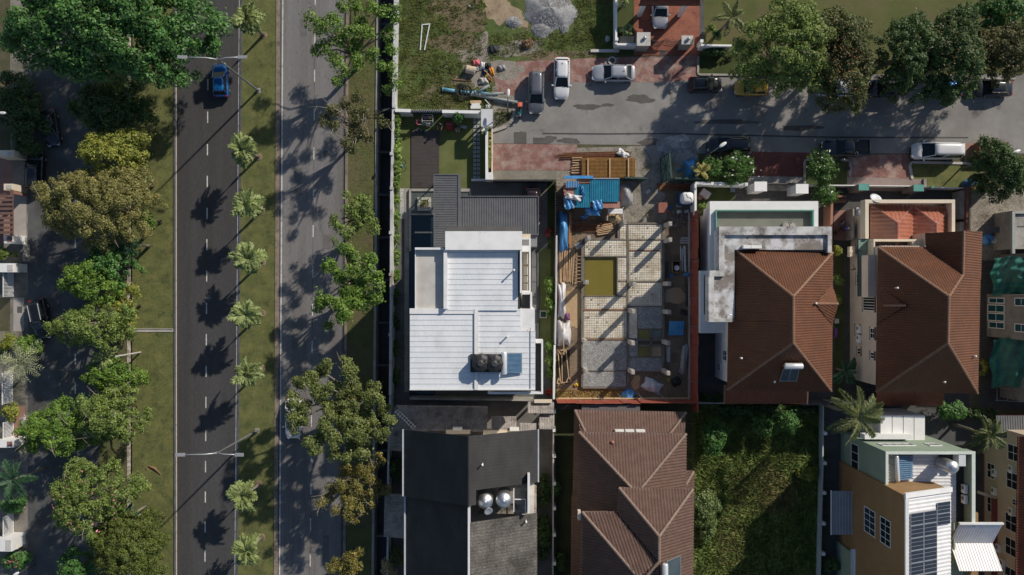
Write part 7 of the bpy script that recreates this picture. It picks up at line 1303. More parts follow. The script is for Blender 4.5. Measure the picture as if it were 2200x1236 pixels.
shrub('dry_bush', 'pale dry bush beside the side roof of the dark house', 'bush', 840, 1220, 22, 2.6, L_PALE, leaf=.2); shrub('dry_bush', 'dusky olive bush touching the pale dry bush', 'bush', 855, 1196, 20, 2.4, L_DUSK, leaf=.2)
# --- big trees along the street
tree('street_tree', 'tall loose light green tree behind the yellow car', 'tree', 1708, 96, 108, 10, L_MED, gm_, pr=.16, ry=112, seed=51, leaf=.3, trunk=.32, bare=6, fill=1.2)
tree('street_tree', 'dense tree tinged with orange young leaves', 'tree', 1812, 115, 84, 9.5, L_RUST, gm_, pr=.2, ry=108, seed=53, leaf=.28, trunk=.3, dens=10, fill=1.3); tree('street_tree', 'dark dense tree over the dark pickup', 'tree', 1952, 106, 66, 9.2, L_DEEP, gm_, pr=.2, ry=90, seed=55, leaf=.3, trunk=.3, fill=1.3); tree('street_tree', 'dark green domed tree over the nearly hidden blue car', 'tree', 2052, 120, 76, 9.5, L_DEEP, gm_, pr=.2, ry=106, seed=57, leaf=.28, trunk=.3, dens=10, fill=1.3); tree('street_tree', 'brown tinged tree at the end of the street row', 'tree', 2170, 104, 60, 9, L_BROWN, gm_, pr=.22, ry=68, seed=59, leaf=.28, fill=1.2)
specks('orange young leaves on the dense tree', [(random.gauss(1822, 30), random.gauss(115, 40)) for _ in range(420)], 9.2, .16, L_ORNG, 'young_leaves'); specks('orange young leaves on the domed tree', [(random.gauss(2065, 32), random.gauss(95, 32)) for _ in range(90)], 9.3, .16, L_ORNG, 'young_leaves'); specks('orange young leaves on the end tree', [(random.gauss(2168, 25), random.gauss(105, 25)) for _ in range(80)], 8.2, .16, L_ORNG, 'young_leaves')
tree('garden_tree', 'fresh green tree in the far upper corner of the field', 'tree', 2160, 22, 58, 7, L_GREEN, None, pr=.2, ry=48, seed=61, leaf=.3)
tree('corner_tree', 'bushy street tree over the red skip', 'tree', 2160, 365, 60, 7.2, L_DEEP, None, pr=.2, ry=68, seed=63, leaf=.28, fill=1.5); 
for a in (('round clipped bush beside the lawn path', 1527, 62, 11, 1.4, L_MED), ('dark bush below the lawn path bush', 1540, 75, 13, 1.5, L_DEEP), ('dark hedge behind the white wall stub', 1545, 112, 40, 1.3, L_DEEP)): shrub('bush', a[0], 'bush', a[1], a[2], a[3], a[4], a[5], None, ry=10)
palm('palm_tree', 'lone palm with dry fronds on the dark lawn', 1570, 38, 4.5, 2.0, P_COCO, 11, None, 18, .5); palm('palm_tree', 'small spiky palm in the driveway garden', 1347, 65, 1.4, .9, P_FAN, 12, None, 14, .25); palm('palm_tree', 'small palm near the top of the driveway garden', 1340, 2, 1.6, .9, P_FAN, 12, None, 14, .25); shrub('bush', 'round leafy bush beside the spiky palm', 'bush', 1331, 66, 8, 1.0, L_MED)
# frangipani
gf = 'frangipani trees beside the street'
tree('frangipani', 'frangipani tree beside the leaning street palm', 'tree', 1528, 362, 30, 3.2, L_FRANGI, gf, pr=.35, ry=26, leaf=.34, asp=.35); tree('frangipani', 'frangipani tree with cream flowers behind the black people carrier', 'tree', 1586, 360, 40, 3.6, L_FRANGI, gf, pr=.3, ry=33, leaf=.36, asp=.35); tree('frangipani', 'frangipani tree in the kerbed bed by the pickup', 'tree', 1768, 360, 36, 3.8, L_FRANGI, gf, pr=.32, ry=36, leaf=.36, asp=.35); tree('frangipani', 'frangipani bush inside the gate below the kerbed bed', 'tree', 1776, 415, 25, 3.0, L_FRANGI, gf, pr=.35, ry=26, leaf=.34, asp=.35)
specks('cream flowers on the frangipani trees', [(random.gauss(1588, 22), random.gauss(358, 18)) for _ in range(16)] + [(random.gauss(1770, 20), random.gauss(362, 24)) for _ in range(18)] + [(random.gauss(1778, 12), random.gauss(415, 12)) for _ in range(7)], 3.6, .26, L_FLOWER)
palm('palm_tree', 'small yellow green palm leaning by the street wall', 1506, 368, 3.2, 1.15, P_YEL, 12, None, 20, .3); palm('coconut_palm', 'coconut palm with long fronds over the pale green house', 1842, 896, 9, 3.5, P_COCO, 17, None, 40, .7, ww=.035, trunk=.18, droop=.85); palm('palm_tree', 'dark feathery palm beside the beige house', 2124, 935, 6, 2.1, LF('dull_palm', (0.065, 0.091, 0.026), (0.104, 0.130, 0.039), .15, .25), 24, None, 20, .5); palm('banana_plant', 'broad leaved plant in the gap between the brown roofs', 1816, 798, 2.4, 1.7, P_DARK, 9, None, 12, .5, ww=.16)
for a in (('round yellow green bush between the brown roofs', 1799, 540, 12, 1.8, L_YEL, 13), ('second round bush lower between the brown roofs', 1802, 605, 12, 1.8, L_MED, 13), ('green bush tucked by the terracotta wall end', 1798, 645, 11, 1.5, L_MED, 12), ('dark leafy bush behind the second brown house', 2045, 882, 34, 2.6, L_GREEN, 26), ('dark bush along the rear wall of the beige plot', 2110, 890, 40, 1.8, L_DEEP, 14), ('pale flowering shrub beside the terrace wall', 1512, 452, 12, 1.6, L_MED, 18), ('shady shrubs along the rear of the first brown house', 1530, 862, 34, 1.4, L_DEEP, 16), ('dark garden shrub in the yard of the ribbed house', 1192, 1050, 11, 1.6, L_GREEN, 18), ('dark shrub low in the yard of the ribbed house', 1205, 1210, 14, 1.6, L_DEEP, 20), ('shrub between the dark house and its white wall', 1168, 1055, 14, 1.6, L_DEEP, 40), ('shrubs lower between the dark house and its wall', 1168, 1150, 15, 1.6, L_DEEP, 60), ('yellow bush beside the unfinished building', 2113, 790, 8, 1.6, L_YEL, 18), ('dark plants at the bottom of the shaded yard', 1788, 1215, 22, 1.4, L_DEEP, 18), ('climbing bush between the drain wall and dark roof', 850, 1005, 16, 2.2, L_DEEP, 26)): shrub('bush', a[0], 'bush', a[1], a[2], a[3], a[4], a[5], None, ry=a[6])
# white house garden planting
gh = 'climbing hedge plants along the long wall'
for i, (y, r) in enumerate(((258, 22), (292, 22), (326, 24), (360, 24), (392, 22))): shrub('hedge_plant', ['bright hedge plant at the upper garden corner', 'hedge plant beside the upper end of the deck', 'hedge plant beside the middle of the deck', 'hedge plant beside the lower lawn strip', 'hedge plant next to the pebble strip'][i], 'hedge', 853, y, 10, 2.1, L_HEDGE, gh, ry=r, leaf=.3)
for i, y in enumerate((430, 470, 512, 550, 595, 640, 690, 750, 810)): shrub('hedge_plant', ['low plant by the pebble strip', 'low plant beside the pond walkway', 'leafy plant beside the dark pool', 'leafy plant opposite the pale terrace', 'leafy plant below the terrace corner', 'dark plant beside the lower roof corner', 'dark plant in the deepest house shade', 'shaded plant next below the deepest shade', 'last shaded plant near the grey back wall'][i], 'hedge', 851, y, 8, 1.3, L_HEDGE if i < 5 else L_DEEP, gh, ry=20, leaf=.3)  # lower plants: house shade put into a deeper leaf colour
shrub('hedge', 'yellow green hedge inside the white planter', 'hedge', 1051, 322, 5.5, 1.3, LF('golden_hedge', (0.182, 0.208, 0.026), (0.260, 0.273, 0.046)), ry=48, leaf=.16, n=44); shrub('small_tree', 'small round tree in the garden shade by the slatted fence', 'tree', 985, 252, 12, 2.6, L_GREEN, leaf=.24, ry=15)
gv = 'big leaved creepers along the site wall'
for i, (y, r, x) in enumerate(((615, 24, 1181), (655, 24, 1182), (745, 14, 1182), (775, 18, 1183), (800, 12, 1184))): shrub('creeper', ['big leaved creeper opposite the court wall', 'big leaved creeper beside the square garden sump', 'creeper beside the white roof frame', 'creeper lower along the white plot wall', 'last creeper above the red flowers'][i], 'plant', x, y, 10, 1.5, L_HEDGE, gv, ry=r, leaf=.42)
shrub('red_plant', 'red leaved plant beside the white plot wall end', 'plant', 1181, 845, 8, .6, L_RED, ry=9, leaf=.2); shrub('red_plant', 'spread of red flowers on the grey paving', 'plant', 1177, 499, 8, .4, M('red_petals', (.45, .07, .05), (.55, .1, .07), 2, .7, isl=.3), ry=9, leaf=.14)
sp = MB(); 
pl = palm('agave', 'spiky agave plant in the stone planter of the pond', 911, 437, .55, 1.15, P_FAN, 26, None, 3, .1, ww=.05, trunk=.08, tilts=(.0, 1.0), droop=.3); pl['category'] = 'plant'
# --- overgrown lot
tree('papaya_tree', 'bright papaya like clump nearer the ribbed house in the lot', 'tree', 1640, 916, 20, 3.4, L_GREEN, None, pr=.35, leaf=.42, asp=.3, ry=24); tree('papaya_tree', 'bright papaya like clump nearer the fence wall in the lot', 'tree', 1692, 908, 26, 3.6, L_GREEN, None, pr=.3, leaf=.42, asp=.3, ry=26); tree('papaya_tree', 'tall dark clump of big leaves in the lot corner', 'tree', 1535, 945, 32, 3.0, L_GREEN, None, pr=.3, leaf=.44, asp=.3, ry=42)
for a in (('pale green thicket along the ribbed house wall', 1520, 1110, 34, 1.8, LF('thicket', (0.104, 0.156, 0.039), (0.169, 0.234, 0.078)), 60), ('grassy bush near the fence wall', 1735, 1018, 22, 1.3, L_YEL, 18), ('dark scrub at the rear of the overgrown lot', 1640, 880, 120, 1.6, L_DEEP, 14)): shrub('thicket', a[0], 'bush', a[1], a[2], a[3], a[4], a[5], None, ry=a[6])
TG = LF('tall_grass', (.12, .185, .042), (.21, .27, .072), .35, .4, .8); blades('tall_grass', [rect(1492, 872, 1764, 1330)], 30000, .45, TG, clump=3, w=.04, lean=1.7); blades('tall_grass', [rect(1492, 960, 1640, 1330)], 14000, .55, TG, clump=3, w=.045, lean=1.7)
blades('dry_grass', [blob(1640, 1050, 60, 60, seed=4), blob(1575, 1160, 36, 60, seed=6)], 6000, .5, LF('dry_blade', (.17, .15, .055), (.27, .23, .10), .3, .4, .8), w=.04, lean=1.7)
# --- rough grass and litter (stuff)
blades('weeds', [[(855, -20), (1050, -20), (1040, 100), (1000, 190), (1000, 232), (855, 232)], rect(1050, 70, 1320, 122), rect(1235, -20, 1322, 90), rect(930, 190, 1060, 230)], 15000, .22, LF('weed_blade', (.10, .135, .03), (.17, .19, .05), .35, .5, .9), clump=9, w=.03, lean=1.2)
blades('verge_blades', [rect(287, -10, 372, 704), rect(287, 716, 372, 1246), rect(524, -10, 588, 1246)], 15000, .09, M('verge_blade', (.09, .105, .02), (.14, .15, .035), .5, .9, isl=.45), w=.025, z0=.03); blades('strip_blades', [rect(752, -10, 800, 1246), rect(216, 300, 272, 1246)], 8000, .12, M('strip_blade', (.08, .085, .025), (.13, .13, .04), .5, .9, isl=.5), w=.025, z0=.03)
def litter(name, polys, n, mat, size=.13):
    P = []
    for p, w in polys:
        for _ in range(int(n * w)): P.append((random.uniform(p[0], p[2]), random.uniform(p[1], p[3])))
    A = np.array([(*W(a, b), .07) for a, b in P]); o = A.mean(0); o[2] = 0; ob = link(name, leaf_mesh(name, A - o, np.tile(np.array([0, 0, 1.]), (len(A), 1)), size, mat, .6, 1, .4), None, kind='stuff'); ob.location = o
litter('fallen_leaves', [((755, 150, 800, 320), .16), ((286, 270, 335, 520), .25), ((286, 520, 370, 1236), .12), ((525, 0, 588, 1236), .12), ((750, 320, 800, 700), .1), ((520, 900, 590, 1236), .08), ((610, 0, 740, 1236), .08)], 2400, L_DRYLEAF, .11)
db = shrub('dry_branch', 'heap of dry orange leaves on the vacant lot', 'dry leaves', 1132, 92, 12, .5, L_DRYLEAF, ry=14, leaf=.22)
st = thing('fallen_branch', 'fallen brown palm sheath lying on the verge', 'branch', V(332, 1008, .1)); MB().tube([V(318, 1001, .12), V(332, 1006, .16), V(346, 1020, .1)], [.04, .12, .03], 6).build('sheath', TIMD, st); MB().tube([V(314, 1005, .1), V(316, 1010, .12)], .04, 5).build('twig', TIMD, st)
# ================================================================ walled garden of the white house
dk = thing('garden_deck', 'dark timber deck laid in the walled garden lawn', 'deck', V(914, 342, 0)); DECK = M('dark_deck_board', (.042, .034, .032), (.068, .056, .052), 1.2, .6, isl=.3, stretch=(.3, 1, 1), spot=((.025, .02, .02), 1.2, .6, .1)); db_ = None
a, b = W(884, 281), W(943.5, 404); n = 42; p = (a[1] - b[1]) / n
for i in range(n):
    if db_ is None: db_ = MB().box(a[0], a[1] - p + .012, .05, b[0], a[1], .14).build('deck_board', DECK, dk)
    else: o = db_.copy(); col.objects.link(o); o.parent = dk; o.location = (0, -i * p, 0)
sp = thing('stepping_stones', 'double row of square stepping stones beside the garden wall', 'stepping stones', V(1023, 318, 0)); s0 = None
for i in range(15):
    for px in (1020, 1028):
        x, y = W(px, 254 + i * 9.1); 
        if s0 is None: s0 = MB().box(x - .16, y - .16, .012, x + .16, y + .16, .07).build('stone', M('stone_slab', (.26, .27, .28), (.36, .37, .38), 1.5, .8, grain=.15, gs=14), sp); q0 = (x, y)
        else: o = s0.copy(); col.objects.link(o); o.parent = sp; o.location = (x - q0[0], y - q0[1], 0)
rk = thing('clothes_rack', 'white folding clothes rack with towels on the lawn', 'clothes rack', V(920, 263, 0)); W2 = WFRAME
for y in (251, 255, 264, 268, 271): MB().tube([V(909, y, 0) + Vector((0, 0, .95)), V(932, y, 0) + Vector((0, 0, .95))], .018, 5).build('rail', W2, rk)
for x in (909, 932):
    MB().tube([V(x, 250, 0), V(x, 260, 0) + Vector((0, 0, .95)), V(x, 272, 0)], .02, 5).build('leg', W2, rk); MB().tube([V(x, 251, 0) + Vector((0, 0, .95)), V(x, 271, 0) + Vector((0, 0, .95))], .018, 5).build('rail', W2, rk)
for i, (x0, x1, y, cm) in enumerate(((913, 920, 255, M('violet_cloth', (.12, .08, .22), (.16, .1, .28), 3, .9)), (922, 929, 255, M('straw_cloth', (.3, .28, .12), (.36, .33, .15), 3, .9)), (929, 932, 252, M('pink_cloth', (.6, .42, .42), (.66, .5, .48), 3, .9)), (917, 921, 270, M('cream_cloth', (.5, .4, .3), (.6, .5, .4), 3, .9)), (922, 926, 271, M('lilac_cloth', (.5, .45, .55), (.6, .55, .62), 3, .9)), (912, 915, 268, M('teal_cloth', (.03, .14, .2), (.05, .2, .26), 3, .9)))):
    A, B = V(x0, y, 0), V(x1, y, 0); m = MB(); L_ = [(A.x, A.y + .16, .62), (A.x, A.y, .98), (A.x, A.y - .18, .6)]; R_ = [(B.x, q[1], q[2]) for q in L_]; m.add(L_ + R_, [(0, 3, 4, 1), (1, 4, 5, 2)]); o = m.build('towel', cm, rk); o.modifiers.new('t', 'SOLIDIFY').thickness = .02
def tub(label, px, py, r, mat, name='basin'): x, y = W(px, py); t = thing(name, label, 'wash basin', (x, y, .02), 'wash basins by the deck'); MB().lathe([(r * .7, 0), (r * .85, .18), (r, .3), (r * .9, .3), (r * .75, .05)], 18).build('shell', mat, t, local=True); MB().tube([(-r, 0, .28), (-r * 1.15, 0, .3), (-r * 1.15, .08, .3), (-r, .08, .28)], .02, 4).build('handle', mat, t, local=True)
tub('pale rimmed dark wash basin at the deck corner', 900, 281, .22, M('basin_grey', (.2, .18, .18), (.26, .24, .24), 3, .5)); tub('teal wash basin at the deck corner', 909.5, 284, .22, M('basin_teal', (.01, .14, .18), (.015, .18, .22), 3, .5))
rb = thing('red_storage_box', 'red storage box with two pale handles on the lawn', 'storage box', V(965, 270, 0)); MB().pbox(958, 262, 973, 278, .02, .6).build('box', M('red_plastic', (.26, .012, .016), (.33, .02, .022), 2, .45), rb, bevel=.03); MB().pbox(957.5, 261.5, 973.5, 268.5, .6, .66).build('lid', M('red_plastic', (0, 0, 0)), rb)
for x in (959, 966): MB().pbox(x, 266.5, x + 5, 268, .66, .69).build('handle', M('straw_cloth', (0, 0, 0)), rb)
gt = thing('glass_table', 'grey low table beside the seated person', 'table', V(996, 273, 0)); c, s_ = math.cos(R(-12)), math.sin(R(-12)); MB().obox(V(996, 273, .42).xy.to_3d() + Vector((0, 0, .42)), (.36 * c, .36 * s_, 0), (-.16 * s_, .16 * c, 0), (0, 0, .02)).build('table_top', M('grey_table', (.24, .28, .3), (.3, .34, .36), 2, .3), gt)
for i in (-1, 1):
    for j in (-1, 1): x, y = W(996, 273); MB().box(x + i * .3 * c - j * .12 * s_ - .02, y + i * .3 * s_ + j * .12 * c - .02, .01, x + i * .3 * c - j * .12 * s_ + .02, y + i * .3 * s_ + j * .12 * c + .02, .4).build('leg', DARKMET, gt)
MB().pbox(1034, 276, 1041, 282, .3, 1.0).build('intercom_box', PVC, None, label='small white box on the wall under the gate canopy', cat='box')
bk = thing('bicycle', 'bicycle lying by the hedge of the lawn strip', 'bicycle', V(866, 356, 0))
for y in (348, 362): x, q = W(867, y); m = MB(); m.tube([(x + .3 * math.cos(k / 16 * 6.2832), q + .3 * math.sin(k / 16 * 6.2832), .1) for k in range(17)], .018, 4, False); m.build('wheel', DARKMET, bk)
m = MB(); m.tube([V(867, 348, .12), V(864, 354, .14), V(867, 362, .12)], .025, 5); m.tube([V(864, 354, .14), V(862, 357, .16)], .03, 5); m.build('frame', M('teal_paint', (.01, .16, .18)), bk); MB().ball(V(863.5, 356.5, .2), (.15, .1, .08), 8, 5).build('seat', BLUE_T, bk)
dg = thing('drain_cover', 'square garden sump with pale rim on the side lawn', 'sump', V(1167, 676, 0)); m = MB()
for a in ((1159.5, 667.5, 1175, 669.5), (1159.5, 681.5, 1175, 683.5), (1159.5, 669.6, 1161.5, 681.4), (1173, 669.6, 1175, 681.4)): m.pbox(*a, .016, .1)
m.build('rim', CONC_L, dg); MB().pbox(1161.7, 669.8, 1172.8, 681.2, .016, .04).build('lid', GREENP if False else M('sump_green', (.01, .035, .02), (.016, .05, .03), 2, .8), dg)

# ================================================================ people
SKIN = M('skin', (.36, .2, .13), (.42, .24, .16), 4, .6); HAIR = M('black_hair', (.008, .007, .007), (.014, .012, .012), 6, .5)
def person(label, px, py, ang, shirt, trousers, seat=False, hair=HAIR, reach=.25, hat=None):
    """one continuous skinned body coloured by face region; faces +x of its own frame"""
    x0, y0 = W(px, py); t = thing('person', label, 'person', (x0, y0, .01), None, R(ang)); hp = .46 if seat else .92; V_ = []; E = []; Rr = []
    def vtx(p, r, par=None):
        V_.append(p); Rr.append(r); i = len(V_) - 1
        if par is not None: E.append((par, i))
        return i
    pel = vtx((0, 0, hp), .13); ab = vtx((.02, 0, hp + .2), .125, pel); chst = vtx((.05, 0, hp + .42), .14, ab); nk = vtx((.07, 0, hp + .56), .055, chst); hd0 = vtx((.09, 0, hp + .66), .085, nk); hd = vtx((.10, 0, hp + .78), .085, hd0); vtx((.10, 0, hp + .83), .06, hd)
    for s in (1, -1):
        sh = vtx((.05, s * .19, hp + .5), .062, chst); el = vtx((.1 + reach * .4, s * .25, hp + .26), .045, sh); wr = vtx((.2 + reach, s * .2, hp + .2), .03, el); pm = vtx((.26 + reach, s * .19, hp + .18), .034, wr)
        for k in range(4): f = vtx((.32 + reach, s * (.19 + (k - 1.5) * .022), hp + .17), .011, pm); vtx((.35 + reach - abs(k - 1.3) * .01, s * (.19 + (k - 1.5) * .022), hp + .145), .009, f)
        th = vtx((.24 + reach, s * .15, hp + .19), .012, wr); vtx((.29 + reach, s * .14, hp + .18), .01, th)
        hip = vtx((0, s * .1, hp - .02), .1, pel)
        if seat: kn = vtx((.42, s * .13, hp), .065, hip); an = vtx((.42, s * .13, .09), .042, kn)
        else: kn = vtx((.03, s * .11, hp * .53), .065, hip); an = vtx((-.01, s * .11, .08), .042, kn)
        vtx((V_[an][0] + .15, s * .13, .045), .04, an)
    me = bpy.data.meshes.new('body'); me.from_pydata(V_, E, []); o = link('body', me, t); md = o.modifiers.new('skin', 'SKIN'); md.use_smooth_shade = True
    for i, sv in enumerate(me.skin_vertices[0].data): sv.radius = (Rr[i], Rr[i]); sv.use_root = (i == 0)
    sb = o.modifiers.new('sub', 'SUBSURF'); sb.levels = sb.render_levels = 1
    dg_ = bpy.context.evaluated_depsgraph_get(); m2 = bpy.data.meshes.new_from_object(o.evaluated_get(dg_)); o.modifiers.clear(); o.data = m2; m2.materials.clear()
    for mt in (SKIN, shirt, trousers): m2.materials.append(mt)
    for pl in m2.polygons:
        c = pl.center; r = math.hypot(c.x - .07, 0)
        pl.material_index = 2 if (c.z < hp + .05 and abs(c.y) < .24 and not (c.z < .1)) else 1 if (hp + .05 <= c.z < hp + .545 and math.hypot(c.x - .06, c.y * .9) < .26 and not c.x > .14 + reach * .4) else 0
        pl.use_smooth = True
    hm = MB(); hm.ball((.075, 0, hp + .775), (.118, .105, .115), 12, 8); hm.f = [f for f in hm.f if not (sum(hm.v[i][0] for i in f) / 4 > .13 and sum(hm.v[i][2] for i in f) / 4 < hp + .80)]; hm.build('hair', hat or hair, t, True, local=True)
    fm = MB(); fm.ball((.19, 0, hp + .73), (.022, .016, .02), 6, 4); fm.build('nose', SKIN, t, True, local=True)
    for s in (1, -1): MB().ball((.175, s * .035, hp + .765), .012, 6, 4).build('eye', BLACKP, t, local=True); MB().ball((.09, s * .092, hp + .745), (.02, .012, .03), 6, 4).build('ear', SKIN, t, local=True)
    MB().obox((.178, 0, hp + .69), (.008, 0, 0), (0, .022, 0), (0, 0, .005)).build('mouth', M('lips', (.25, .07, .06), (.3, .09, .08), 3, .6), t, local=True)
    return t
def stool(label, px, py, mat): x, y = W(px, py); t = thing('stool', label, 'stool', (x, y, .01), 'low garden stools'); MB().lathe([(.16, .3), (.17, .34), (.1, .35)], 12).build('seat', mat, t, local=True); [MB().tube([(.11 * math.cos(k), .11 * math.sin(k), .3), (.15 * math.cos(k), .15 * math.sin(k), 0)], .02, 5).build('leg', mat, t, local=True) for k in (.8, 2.4, 3.9, 5.5)]
C_ = lambda n, c: M('cloth_' + n, tuple(q * .85 for q in c), c, 3, .9)
person('person in a bright pink shirt reaching to the clothes rack', 897, 267, -10, C_('pink', (.5, .04, .2)), C_('dark', (.03, .03, .04))); person('person with black hair in a navy shirt beside the red box', 948, 272, -100, C_('navy', (.02, .022, .06)), C_('khaki', (.14, .12, .06))); person('seated person with black hair next to the grey low table', 984, 275, -90, C_('black', (.02, .02, .022)), C_('pale', (.45, .44, .42)), True, reach=.15); stool('low stool under the seated person on the lawn', 984, 275, WFRAME)
person('person in a blue and red shirt with a white cap by the dark motorcycle', 1808, 494, 35, C_('blue_red', (.05, .12, .4)), C_('red', (.4, .03, .03)), hat=C_('white_cap', (.6, .6, .6))); person('person in dark clothes walking between the two brown houses', 1829, 580, 100, C_('black', (.02, .02, .022)), C_('dark', (.03, .03, .04)))

# ================================================================ vacant lot: junk, pipes, frame
WP = M('weathered_white_wood', (.5, .52, .5), (.62, .63, .61), 2, .8); fr = thing('goal_frame', 'tapered white wooden frame lying on the rough grass', 'frame', V(913, 80, .1))
for p, q in (((907, 54), (903, 108)), ((923, 53), (912, 108)), ((906, 53.5), (924, 52))): MB().beam(V(*p, .12), V(*q, .12), .12, .08).build('timber', WP, fr)
def pipe(label, pts, r, mat, z=.1, name='pipe', group=None): t = thing(name, label, 'pipe', V(*pts[0], 0).xy.to_3d(), group); MB().tube([(*W(*p), z + (p[2] if len(p) > 2 else 0)) for p in pts], r, 8).build('shaft', mat, t, True); MB().tube([(*W(*pts[0]), z), (*(Vector(W(*pts[0])).lerp(Vector(W(*pts[1])), .06)), z)], r * 1.2, 8).build('collar', mat, t); return t
PB = M('pale_blue_pipe', (.1, .27, .38), (.15, .35, .46), 2, .5); PG = M('grey_pipe', (.16, .19, .2), (.22, .25, .26), 2, .5); gpj = 'pipes dumped beside the garden wall'
for lab, pts, r, m, z in (('pale blue pipe lying at the outer end of the dump', [(951, 193), (982, 197)], .19, PB, .2), ('pale blue pipe under the black hose coil', [(990, 198), (1018, 201)], .17, PB, .2), ('long grey blue pipe pointing at the motorcycle', [(1012, 204), (1060, 213), (1112, 222)], .17, PG, .34), ('shorter grey pipe crossing above the long one', [(1030, 207), (1082, 203)], .15, PG, .5), ('pale blue pipe beside the shorter grey pipe', [(1020, 199), (1070, 206)], .14, PB, .3), ('grey pipe leaning diagonally up the dump', [(1022, 203), (1052, 186)], .13, PG, .45), ('thin grey pipe lowest in the dump', [(1062, 217), (1100, 224)], .1, PG, .15)): pipe(lab, pts, r, m, z, group=gpj)
hz = thing('hose_coil', 'black hose coil thrown over the blue pipes', 'hose', V(995, 200, 0)); m = MB()
for k, (cx, cy, rx, ry) in enumerate(((993, 200, 11, 17), (998, 199, 14, 14), (1002, 198, 12, 12), (990, 196, 9, 13))): m = MB(); m.tube([(*W(cx + rx * math.cos(q / 20 * 6.2832), cy + ry * math.sin(q / 20 * 6.2832)), .32 + .06 * k + .05 * math.sin(q)) for q in range(21)], .06, 6, False); m.build('loop', BLACKP, hz)
bx = thing('board_stack', 'stack of white boards against the garden wall', 'boards', V(1023, 226, 0))
for i, (y, w_) in enumerate(((219, 0), (225, 3), (230, 1))): MB().pbox(1010 + w_, y - 3, 1034 - w_, y + 3.2, .02 + i * .02, .3 + i * .06).build('board', WP if i else TIMBER, bx)
MB().beam(V(1042, 214, .3), V(1055, 228, .3), .08, .06).build('batten', WP, None, label='pale batten lying beside the white boards', cat='batten'); tarp('white sack beside the gate canopy', 1048, 230, .5, .45, 0, .02, .35, WTARP, 'sack', cat='sack')
dr = thing('oil_drum', 'old stained drum lying on its side on the rough lot', 'drum', V(1012, 153, 0)); m = MB().lathe([(.4, -.5), (.43, -.45), (.42, 0), (.43, .45), (.4, .5)], 18).build('shell', M('stained_drum', (.42, .34, .25), (.55, .48, .38), 2, .7, spot=((.3, .16, .1), 2, .6, .1)), dr, local=True); m.rotation_euler = (R(90), 0, R(78)); m.location = (0, 0, .43); o = MB().lathe([(.3, .5), (.3, .515)], 14).build('lid', CONC, dr, local=True); o.rotation_euler = (R(90), 0, R(78)); o.location = (0, 0, .43)
for lab, px, py, w, h, c, nm in (('crumpled pink cloth in the junk pile', 1023, 135, .8, .6, (.6, .14, .18), 'cloth'), ('white bag in the junk pile', 1037, 142, .55, .8, (.6, .6, .6), 'rubbish_bag'), ('black bag in the junk pile', 1048, 142, .7, .6, (.012, .016, .018), 'rubbish_bag'), ('dark blue sheet in the junk pile', 1043, 155, .7, .6, (.01, .02, .08), 'rubbish_bag'), ('orange cushion in the junk pile', 1056, 154, .5, .9, (.65, .25, .03), 'cushion'), ('dirty white bags below the dark blue sheet', 1039, 174, 1.0, .7, (.5, .47, .42), 'rubbish_bag'), ('black and white bag apart from the junk pile', 1078, 146, .8, .6, (.3, .3, .32), 'rubbish_bag'), ('brown cardboard scrap in the junk pile', 1049, 165, .5, .6, (.38, .24, .14), 'cardboard'), ('orange scrap at the lower junk pile', 1054, 172, .3, .3, (.5, .22, .05), 'cloth'), ('dark patch of plastic on the grass', 1061, 106, 1.0, .9, (.02, .025, .03), 'plastic_sheet'), ('small white litter on the bare soil', 1009, 14, .25, .25, (.6, .6, .6), 'litter_bag'), ('white bag by the low lot wall', 1305, 84, .5, .7, (.4, .4, .42), 'rubbish_bag')): tarp(lab, px, py, w, h, random.uniform(-40, 40), .02, .3 if w > .4 else .1, M('cloth_' + nm + str(px), tuple(q * .8 for q in c), c, 3, .75), nm, n=9, cat=nm.replace('_', ' '))
m = MB(); m.tube([V(1040, 152, .4), V(1046, 155, .45), V(1047, 162, .4), V(1042, 165, .4)], .04, 5); m.build('strap', M('yellow_plastic', (0, 0, 0)), None, label='yellow strap over the dark blue sheet', cat='strap')
simple('bucket', 'small white bucket beside the oil drum', 'bucket', lambda m: m.lathe([(.13, 0), (.17, .3), (.18, .31), (.15, .3), (.12, .05)], 12), WFRAME, V(1026, 150, .02)); MB().beam(V(974, 171, .08), V(1014, 173, .08), .12, .08).build('plank', TIMD, None, label='dark plank lying above the pipe dump', cat='plank')
chips('lot_litter', 1030, 150, 90, 70, 420, .06, M('pale_litter', (.4, .38, .36), (.6, .58, .55), 5, .8, isl=.4)); chips('lot_litter', 960, 205, 70, 26, 200, .06, M('rust_litter', (.3, .14, .09), (.45, .3, .22), 5, .85, isl=.4)); chips('lot_litter', 1130, 70, 70, 50, 160, .06, M('pale_litter', (0, 0, 0)))
MB().pbox(1269, 106, 1330, 112, 0, .25).build('low_block_wall', CONC_L, None, label='broken low block wall at the lot edge', cat='wall'); kerbline([(1057, 282), (1072, 278), (1088, 272), (1098, 262), (1104, 248), (1105, 236)], .35, .2, CONC, 'kerb_ramp'); sheet('planted_bed', [(1059, 238), (1100, 238), (1100, 250), (1092, 264), (1078, 274), (1059, 278)], .02, GRITTY)
blades('weeds', [[(1062, 240), (1098, 240), (1095, 258), (1075, 270), (1062, 272)]], 500, .3, MC['leaf_weed_blade'])
pp_ = simple('manhole_ring', 'round concrete manhole beside the silver sedan', 'manhole', lambda m: m.lathe([(.45, 0), (.45, .12), (.38, .14), (.3, .1)], 18), CONC_L, V(1315, 131, .018)); MB().lathe([(.3, .1), (.05, .11)], 14).build('lid', CONC_D, pp_, local=True)

